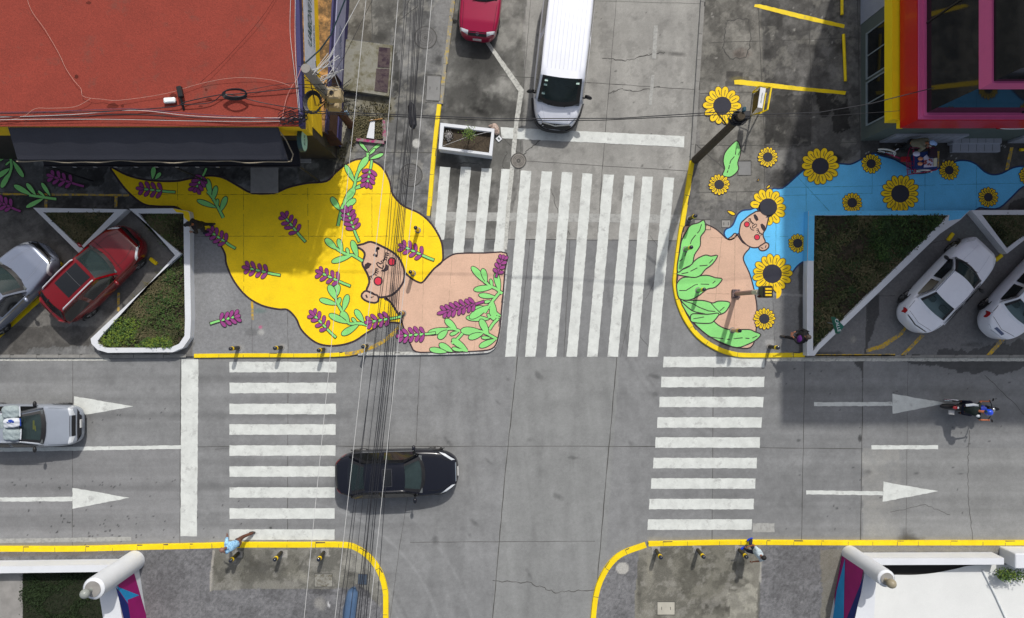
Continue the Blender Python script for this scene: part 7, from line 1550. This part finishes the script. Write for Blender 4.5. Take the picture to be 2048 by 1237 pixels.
for a in ((477, 696, 'bollard farthest left on the kerb above the left zebra crossing'), (563, 695, 'second bollard from the left above the left zebra crossing'), (648, 699, 'third bollard from the left, just below the yellow hair'), (734, 692, 'bollard at the lower tip of the yellow hair'),
          (807, 627, 'brown bollard where the yellow hair meets the shoulder', mat('bollard_brown', rgb(120, 84, 70), .7)), (836, 461, 'yellow bollard high on the yellow mural, above a lavender sprig', mByy), (826, 547, 'yellow bollard beside the chin of the yellow-haired woman', mByy),
          (1379, 438, 'bollard at the top of the sunflower corner by the yellow kerb'), (1371, 499, 'green bollard on the tallest painted leaf', mBg), (1396, 581, 'green bollard on the third painted leaf', mBg), (1465, 661, 'skin-coloured bollard above the lowest painted leaf', mBs), (1539, 694, 'bollard right of the lowest painted leaf, near the walker in black'),
          (477, 1107, 'bollard beside the person in the light blue shirt, bottom left'), (563, 1105, 'middle bollard of the bottom left corner'), (648, 1105, 'right bollard of the bottom left corner'), (1312, 1101, 'left bollard of the bottom right corner'), (1395, 1100, 'middle bollard of the bottom right corner'), (1478, 1100, 'bollard beside the person in the white shirt, bottom right')):
    bollard(a[2], a[0], a[1], a[3] if len(a) > 3 else None)
# wheel stops: yellow tubes
for x0_, y0_, x1_, y1_, lab in ((1684, -40, 1684, 30, 'yellow wheel stop cut by the top frame edge, right pavement'), (1687, 69, 1691, 163, 'yellow wheel stop between the two diagonal lines, right pavement'), (2040, 300, 2080, 297, 'yellow wheel stop by the right frame edge near the steps')):
    b = MB(); a_, c_ = P(x0_, y0_, .16), P(x1_, y1_, .16); b.tube([a_, a_.lerp(c_, .5), c_], .06, 8); tag(b.build('wheel_stop', mKY), lab, 'wheel stop')
for x, y, rot, lab in ((306, 523, -40, 'short yellow wheel stop at the nose of the red SUV'), (116, 525, -40, 'short yellow wheel stop at the nose of the silver SUV'), (1902, 474, 55, 'short yellow wheel stop at the left front wheel of the white sedan'), (1998, 516, 40, 'short yellow wheel stop at the nose of the white sedan')):
    b = MB(); q_ = P(x, y, .15); b.box((q_.x - .18, q_.y - .07, ZP), (q_.x + .18, q_.y + .07, .17), rot=R(rot), piv=(q_.x, q_.y, 0), bev=.02); tag(b.build('wheel_stop', mKY), lab, 'wheel stop')
# ================================================================ POLES, SIGNS, SIGNAL
mWood = mat('pole_wood', rgb(64, 56, 44), .9, var=.2, scale=5, bump=.4); mPoleC = mat('pole_concrete', rgb(140, 136, 130), .85, var=.1, bump=.3)
o0 = P(1391, 320, ZP); t = thing('utility_pole', 'dark wooden utility pole leaning up from the kerb by the north zebra crossing', 'utility pole', tuple(o0))
tp = P(1483, 232, 6.0) - o0; b = MB(); b.tube([(0, 0, 0), tuple(tp * .5), tuple(tp)], [.16, .14, .12], 16); b.build('pole', mWood, t)
b = MB()
for k in range(26):
    a = random.uniform(0, 6.28); r = random.uniform(.08, .32); c_ = tp + V(0, 0, -.15); b.tube([c_ + V(r * math.cos(a + u * 2) * (1 - .1 * u), r * .7 * math.sin(a + u * 2), -.25 + .1 * u + random.uniform(-.04, .04)) for u in np.linspace(0, 2, 7)], .018, 5)
b.build('cable_tangle', mWire, t)
b = MB(); b.box((tp.x + .10, tp.y - .05, tp.z - .5), (tp.x + .34, tp.y + .20, tp.z - .15), bev=.02); b.build('splice_box', mWire, t); b = MB(); b.box((tp.x + .02, tp.y + .12, tp.z - .05), (tp.x + .12, tp.y + .26, tp.z + .10), bev=.02); b.build('insulator', mat('insulator_teal', rgb(30, 70, 86), .3), t)
b = MB(); b.tube([tp + V(-.1, .0, -1.1), tp + V(-.5, .45, -1.0)], .03, 6); b.build('bracket', mWood, t)
# left pole
o0 = P(702, 252, ZP); t = thing('utility_pole', 'rust-brown and concrete utility pole with two terminal boxes at the corner of the red-roofed shop', 'utility pole', tuple(o0))
tp = P(611, 137, 6.7) - o0; md = tp * .52
b = MB(); b.tube([(0, 0, 0), tuple(md)], [.15, .14], 16); b.build('pole', mat('pole_rust', rgb(84, 54, 38), .9, var=.3, scale=4), t); b = MB(); b.tube([tuple(md), tuple(tp)], [.17, .14], 16); b.build('pole_top', mPoleC, t)
mBx = mat('terminal_box', rgb(168, 150, 116), .6, var=.1)
for f_, dx in ((.66, .34), (.50, .04)):
    c_ = tp * f_ + V(dx, -.05, 0); b = MB(); b.box((c_.x - .26, c_.y - .22, c_.z - .4), (c_.x + .24, c_.y + .20, c_.z + .1), bev=.05); bo_ = b.build('terminal_box', mBx, t); b = MB(); b.tube([(c_.x - .06, c_.y - .02, c_.z + .1), (c_.x - .06, c_.y - .02, c_.z + .13)], .07, 12); b.build('port', mBlk, bo_)
b = MB(); c_ = tp * .74
for k in range(6): b.tube([c_ + V(-.22 + .30 * math.cos(a) * (1 - .05 * k), -.55 + .38 * math.sin(a) * (1 - .04 * k), .1 - .03 * k) for a in np.linspace(0, 5.9, 18)], .02, 5)
b.build('cable_coil', mWire, t)
b = MB()
for k in range(34):
    a_ = tp * random.uniform(.40, .98); b.tube([a_, a_ + V(random.uniform(-.5, .6), random.uniform(-.5, .5), random.uniform(-.3, .2)), a_ + V(random.uniform(-.9, 1.0), random.uniform(-.9, .7), random.uniform(-.6, .3))], .011, 4)
b.build('loose_wires', mWire, t)
b = MB()
for k in range(14):
    a_ = tp * random.uniform(.70, .98) + V(.1, 0, 0); b.tube([a_, a_ + V(random.uniform(0, .5), random.uniform(.0, .6), random.uniform(-.3, .2)), a_ + V(random.uniform(.2, .8), random.uniform(.1, .9), random.uniform(-.3, .3))], .012, 4)
b.build('pale_wires', mWireW, t)
b = MB(); b.box((-.05, .1, 1.1), (.18, .14, 1.6)); b.build('pole_tag', mat('tag_blue', rgb(150, 186, 220), .5), t)
# traffic signal
o0 = P(1471, 588, ZP); t = thing('traffic_signal', 'yellow pedestrian signal head on a short post standing on the painted shoulder', 'traffic light', tuple(o0), R(0))
b = MB(); b.box((-.16, -.18, 0), (.16, .18, .12), bev=.03); b.tube([(-.1, -.12, .12), (-.1, -.12, .2)], .03, 6); b.tube([(.1, .12, .12), (.1, .12, .2)], .03, 6); b.build('base', mat('painted_base', rgb(150, 125, 120), .8, wear=(.05, .05, .06), wthr=.5, wscale=9), t)
b = MB(); b.tube([(0, 0, .1), (0, 0, 2.0)], .09, 14); b.build('post', mat('post_mauve', rgb(150, 118, 112), .6), t); b = MB(); b.tube([(0, 0, 2.0), (0, 0, 2.5)], .095, 14); b.build('collar', mat('collar_cream', rgb(190, 186, 168), .6), t)
mSg = mat('signal_yellow', rgb(238, 196, 16), .5)
b = MB(); b.box((-.02, -.22, 2.5), (.34, .20, 2.95), bev=.03); b.build('signal_head', mBlk, t)
for k in range(3): b = MB(); b.box((.05, -.17 + .11 * k, 2.953), (.28, -.10 + .11 * k, 2.985), bev=.01); b.build('louvre', mSg, t)
b = MB(); b.poly([(.42 + .22 * math.cos(a) * .9, .0 + .26 * math.sin(a)) for a in np.linspace(-1.5, 1.5, 14)], 3.0); b.add([(x, y, 2.93) for x, y, z in b.v], []); b.tube([(.52, 0, 2.99), (.52, 0, 3.02)], .02, 8); b.build('visor', mSg, t)
b = MB(); b.ell((-.03, -.17, 2.6), (.07, .05, .08), 10, 8); b.build('push_button', mat('signal_red', rgb(70, 20, 16), .5), t)
# yellow frame with white panel
o0 = P(1505, 218, ZP); t = thing('sign_frame', 'yellow steel frame holding a leaning white board beside the wooden pole head', 'sign', tuple(o0))
def F3(x, y, h): return P(x, y, h) - o0
b = MB()
for lo, hi in (((1505, 186), (1543, 174)), ((1501, 232), (1535, 220)), ((1518, 227), (1522, 226))): b.tube([F3(*lo, 0.05), F3(*hi, 1.55)], .03, 6)
b.tube([F3(1543, 174, 1.55), F3(1535, 220, 1.55)], .035, 6); b.tube([F3(1532, 186, 1.55), F3(1526, 222, 1.55)], .022, 6); b.tube([F3(1520, 172, 1.45), F3(1543, 174, 1.55)], .025, 6); b.tube([F3(1518, 228, 1.3), F3(1535, 220, 1.55)], .025, 6); b.tube([F3(1506, 184, .6), F3(1520, 172, 1.45)], .025, 6); b.build('frame', mKY, t)
b = MB(); b.add([F3(1521, 175, 1.5), F3(1532, 177, 1.5), F3(1525, 217, 1.5), F3(1515, 215, 1.5)], [(0, 1, 2, 3)]); b.v += []; b.build('board', mWhW, t)
b = MB(); b.add([F3(1507, 190, .9), F3(1521, 176, 1.45), F3(1515, 215, 1.45), F3(1503, 230, .9)], [(0, 1, 2, 3)]); b.build('back_panel', mBlk, t)
text('lettering', 'AGUA LOS DIAS', .055, mGreenT, t, frame_M(tuple(F3(1523.5, 196, 1.512)), (.16, .98, 0), (-.98, .16, 0)), .001)
b = MB(); b.tube([F3(1501, 231, 1.0), F3(1513, 230, 1.0)], .02, 6); b.build('rail', mSteel, t)
# street name sign
o0 = P(1654, 645, .25); t = thing('street_sign', 'green four-sided street name sign on a thin post in the big shrub bed', 'sign', tuple(o0))
b = MB(); b.tube([(0, 0, 0), tuple(P(1676, 651, 2.15) - o0)], .028, 8); b.build('post', mSteel, t)
mGr = mat('street_sign_green', rgb(8, 92, 78), .4)
tri = [P(1670, 636, 2.55), P(1679, 668, 2.55), P(1676, 651, 2.15)]
b = MB(); A, B_, C_ = P(1669, 634, 2.5) - o0, P(1678, 668, 2.5) - o0, P(1688, 653, 2.5) - o0
low = lambda p: V(p.x, p.y, p.z - .28)
for p, q_ in ((A, B_), (B_, C_), (C_, A)): b.add([p, q_, low(q_), low(p)], [(0, 1, 2, 3)])
b.add([A, B_, C_], [(0, 1, 2)]); b.build('sign_panel', mGr, t)
for a_, c_ in ((A, B_),):
    m_ = (a_ + c_) / 2; text('lettering', 'CALLE', .17, mWhW, t, frame_M((m_.x + .03, m_.y, m_.z + .006), (c_ - a_), V(-(c_ - a_).y, (c_ - a_).x, 0)), .001)
# ================================================================ CABLES
def cab(name, pts, r, m, label, sag=0.0, n=26, cat='cable', group=None, wob=0.0):
    """pts: (px,py,h); sag between successive points"""
    ps = []
    for (x0, y0, h0), (x1, y1, h1) in zip(pts[:-1], pts[1:]):
        a_, c_ = P(x0, y0, h0), P(x1, y1, h1)
        for k in range(n):
            u = k / n; q_ = a_.lerp(c_, u); q_.z -= sag * 4 * u * (1 - u); q_.x += wob * math.sin(u * 17 + x0); q_.y += wob * math.sin(u * 23 + y0); ps.append(q_)
    ps.append(P(*pts[-1])); b = MB(); b.tube(ps, r, 6); return tag(b.build(name, m), label, cat, group)
GW = 'pale overhead wires'
for i, (a, c_, e, lab) in enumerate((((738, -60), (697, 345), (592, 1400), 'leftmost pale overhead wire crossing the yellow mural'), ((801, -60), (768, 345), (652, 1400), 'middle pale overhead wire passing over the painted face'), ((869, -60), (832, 345), (722, 1400), 'rightmost of the three pale overhead wires'))):
    cab('overhead_wire', [(*a, 8.0), (*c_, 7.9), (*e, 8.0)], .0075, mWireW, lab, group=GW)
GB = 'black overhead cables'
bun = [((838, -60), (823, 225), (812, 330), (796, 480), (775, 720), (748, 960), (722, 1180), (700, 1400)), ((842, -60), (827, 225), (815, 330), (800, 480), (780, 720), (753, 960), (733, 1180), (713, 1400)), ((832, -60), (818, 225), (806, 330), (789, 480), (768, 720), (741, 960), (718, 1180), (690, 1400)),
       ((845, -60), (829, 225), (818, 330), (803, 480), (784, 720), (757, 960), (737, 1180), (718, 1400)), ((825, -60), (812, 225), (800, 330), (783, 480), (758, 720), (730, 960), (706, 1180), (680, 1400)), ((835, -60), (820, 225), (808, 330), (793, 480), (772, 720), (745, 960), (726, 1180), (706, 1400))]
BL = ('second black cable from the right in the dense overhead bundle', 'black overhead cable just right of the bundle centre', 'black overhead cable left of the bundle centre', 'rightmost black cable of the overhead bundle', 'leftmost black cable of the overhead bundle', 'black overhead cable in the middle of the bundle')
for k, pl in enumerate(bun): cab('overhead_cable', [(x, y, 6.5 + .06 * k) for x, y in pl], (.010, .009, .010, .012, .007, .012)[k], mWire, BL[k], n=5, group=GB)
for x0_, x1_, x2_, r, lab in ((815, 778, 656, .009, 'thin black wire spreading left from the overhead bundle'), (822, 772, 668, .008, 'thinnest black wire beside the overhead bundle'), (852, 806, 741, .009, 'thin black wire running just right of the bundle')):
    cab('overhead_wire', [(x0_, -60, 7.0), (x1_, 480, 7.0), (x2_, 1400, 7.0)], r, mWire, lab, n=8)
# splice closures hanging in the bundle
q_ = P(823, 232, 6.3); b = MB(); b.tube([(q_.x - .02, q_.y + .42, 6.3), (q_.x, q_.y + .3, 6.3), (q_.x + .05, q_.y - .3, 6.3), (q_.x + .06, q_.y - .42, 6.3)], [.03, .12, .12, .03], 12); tag(b.build('splice_closure', mWire), 'dark cable splice closure on the bundle level with the box planter', 'cable closure')
q_ = P(702, 1208, 5.6); b = MB(); b.tube([(q_.x + .10, q_.y + .52, 5.6), (q_.x + .06, q_.y + .40, 5.6), (q_.x - .04, q_.y - .2, 5.6), (q_.x - .10, q_.y - 1.0, 5.6)], [.06, .17, .22, .20], 16); tag(b.build('splice_closure', mat('closure_blue', rgb(74, 98, 128), .35), None, True), 'blue grey cable closure on the bundle at the bottom frame edge', 'cable closure')
# east-west cables
cab('overhead_cable', [(604, 222, 5.6), (1000, 238, 5.5), (1240, 237, 5.6), (1478, 222, 6.0)], .015, mWire, 'upper black cable strung from the red-roofed shop to the wooden pole', n=8, group='cables across the north street')
cab('overhead_cable', [(604, 226, 5.55), (1000, 242, 5.45), (1200, 241, 5.5), (1478, 228, 5.95)], .014, mWire, 'lower black cable strung from the red-roofed shop to the wooden pole', n=8, group='cables across the north street')
cab('overhead_cable', [(1487, 231, 5.9), (1640, 225, 5.9), (1740, 208, 6.0), (1868, 176, 6.3)], .014, mWire, 'black cable from the wooden pole to the glass building', n=8)
cab('overhead_wire', [(1487, 234, 5.8), (1660, 232, 5.6), (1800, 222, 5.6)], .007, mWire, 'thin wire below the cable to the glass building', n=8)
cab('overhead_cable', [(611, 126, 6.6), (640, 100, 6.6), (662, 70, 6.7), (702, -30, 7.0)], .024, mat('cable_teal', rgb(26, 52, 60), .5), 'thick dark teal cable rising from the left pole to the top edge', n=6)
cab('overhead_wire', [(625, 150, 6.4), (660, 110, 6.4), (735, -30, 6.6)], .010, mWireW, 'thin pale wire rising from the left pole to the top edge', n=6)
cab('overhead_wire', [(655, 165, 5.9), (690, 110, 6), (760, -30, 6.2)], .007, mWire, 'thin dark wire rising from the left pole to the top edge', n=6)
HBc = HB + .12
mWireR = mat('rope_pink', rgb(190, 130, 120), .7)
for pts, r, m_, lab in (([(-40, 228), (100, 226), (230, 222), (345, 214), (372, 204), (440, 190), (480, 188), (600, 176)], .016, mWire, 'black cable along the roof edge rising to the floodlight'),
        ([(-40, 232), (120, 235), (250, 229), (400, 236), (520, 240), (604, 238)], .015, mWire, 'thick black cable along the red roof edge'), ([(-40, 236), (140, 230), (268, 221), (380, 232), (480, 236), (604, 236)], .009, mWireW, 'pale cable along the red roof edge'),
        ([(-40, 240), (200, 239), (420, 243), (560, 243)], .008, mWireW, 'lowest pale cable along the red roof edge'), ([(-40, 225), (90, 224), (260, 218), (360, 226), (460, 233), (604, 240)], .009, mat('cable_violet', rgb(70, 60, 90), .5), 'violet cable along the red roof edge'),
        ([(50, -20), (62, 20), (90, 60), (118, 108), (132, 138), (150, 164), (162, 178), (165, 192), (182, 197), (205, 199), (240, 201), (330, 188), (400, 168), (470, 156), (540, 160), (580, 172)], .0065, mat('cable_pale_pink', rgb(186, 140, 126), .6), 'long pale wire wandering down across the red roof'),
        ([(182, 197), (150, 214), (100, 217), (70, 218), (40, 236), (-30, 246)], .008, mat('cable_pale_pink', rgb(186, 140, 126), .6), 'pale wire running to the left corner of the red roof'), ([(360, 210), (420, 206), (445, 190), (470, 192), (520, 205), (570, 214), (604, 218)], .015, mWire, 'black cable snaking from the coil to the pole'),
        ([(400, 166), (450, 120), (520, 40), (560, -20)], .006, mat('cable_dark_red', rgb(80, 20, 14), .8), 'thin dark wire lying diagonally across the red roof'), ([(582, -20), (580, 60), (586, 120), (592, 170), (597, 220)], .007, mWireW, 'left pale wire running down the right edge of the red roof'), ([(591, -20), (590, 60), (592, 130), (597, 190), (600, 226)], .007, mWireW, 'right pale wire running down the right edge of the red roof'),
        ([(603, 134), (594, 158), (582, 176), (572, 200), (564, 238)], .010, mWireR, 'pinkish wire dropping from the pole top over the roof'), ([(480, 185), (540, 172), (590, 166)], .008, mWire, 'thin black wire from the coil to the pole')):
    p2 = smooth_pts(pts, False, 4); b = MB(); b.tube([P(x, y, HBc + (.02 * math.sin(i))) for i, (x, y) in enumerate(p2)], r, 5); tag(b.build('roof_wire', m_), lab, 'cable')
b = MB()
for k in range(22):
    c_ = P(random.gauss(588, 8), random.gauss(236, 5), HBc + .1); a = random.uniform(0, 6.28); b.tube([c_ + V(.18 * math.cos(a + u) * (1 + .3 * u), .12 * math.sin(a + u * 1.3), .04 * u) for u in np.linspace(0, 3, 8)], .012, 4)
tag(b.build('cable_tangle', mWire), 'tangle of black cable ends at the right corner of the red roof', 'cable')
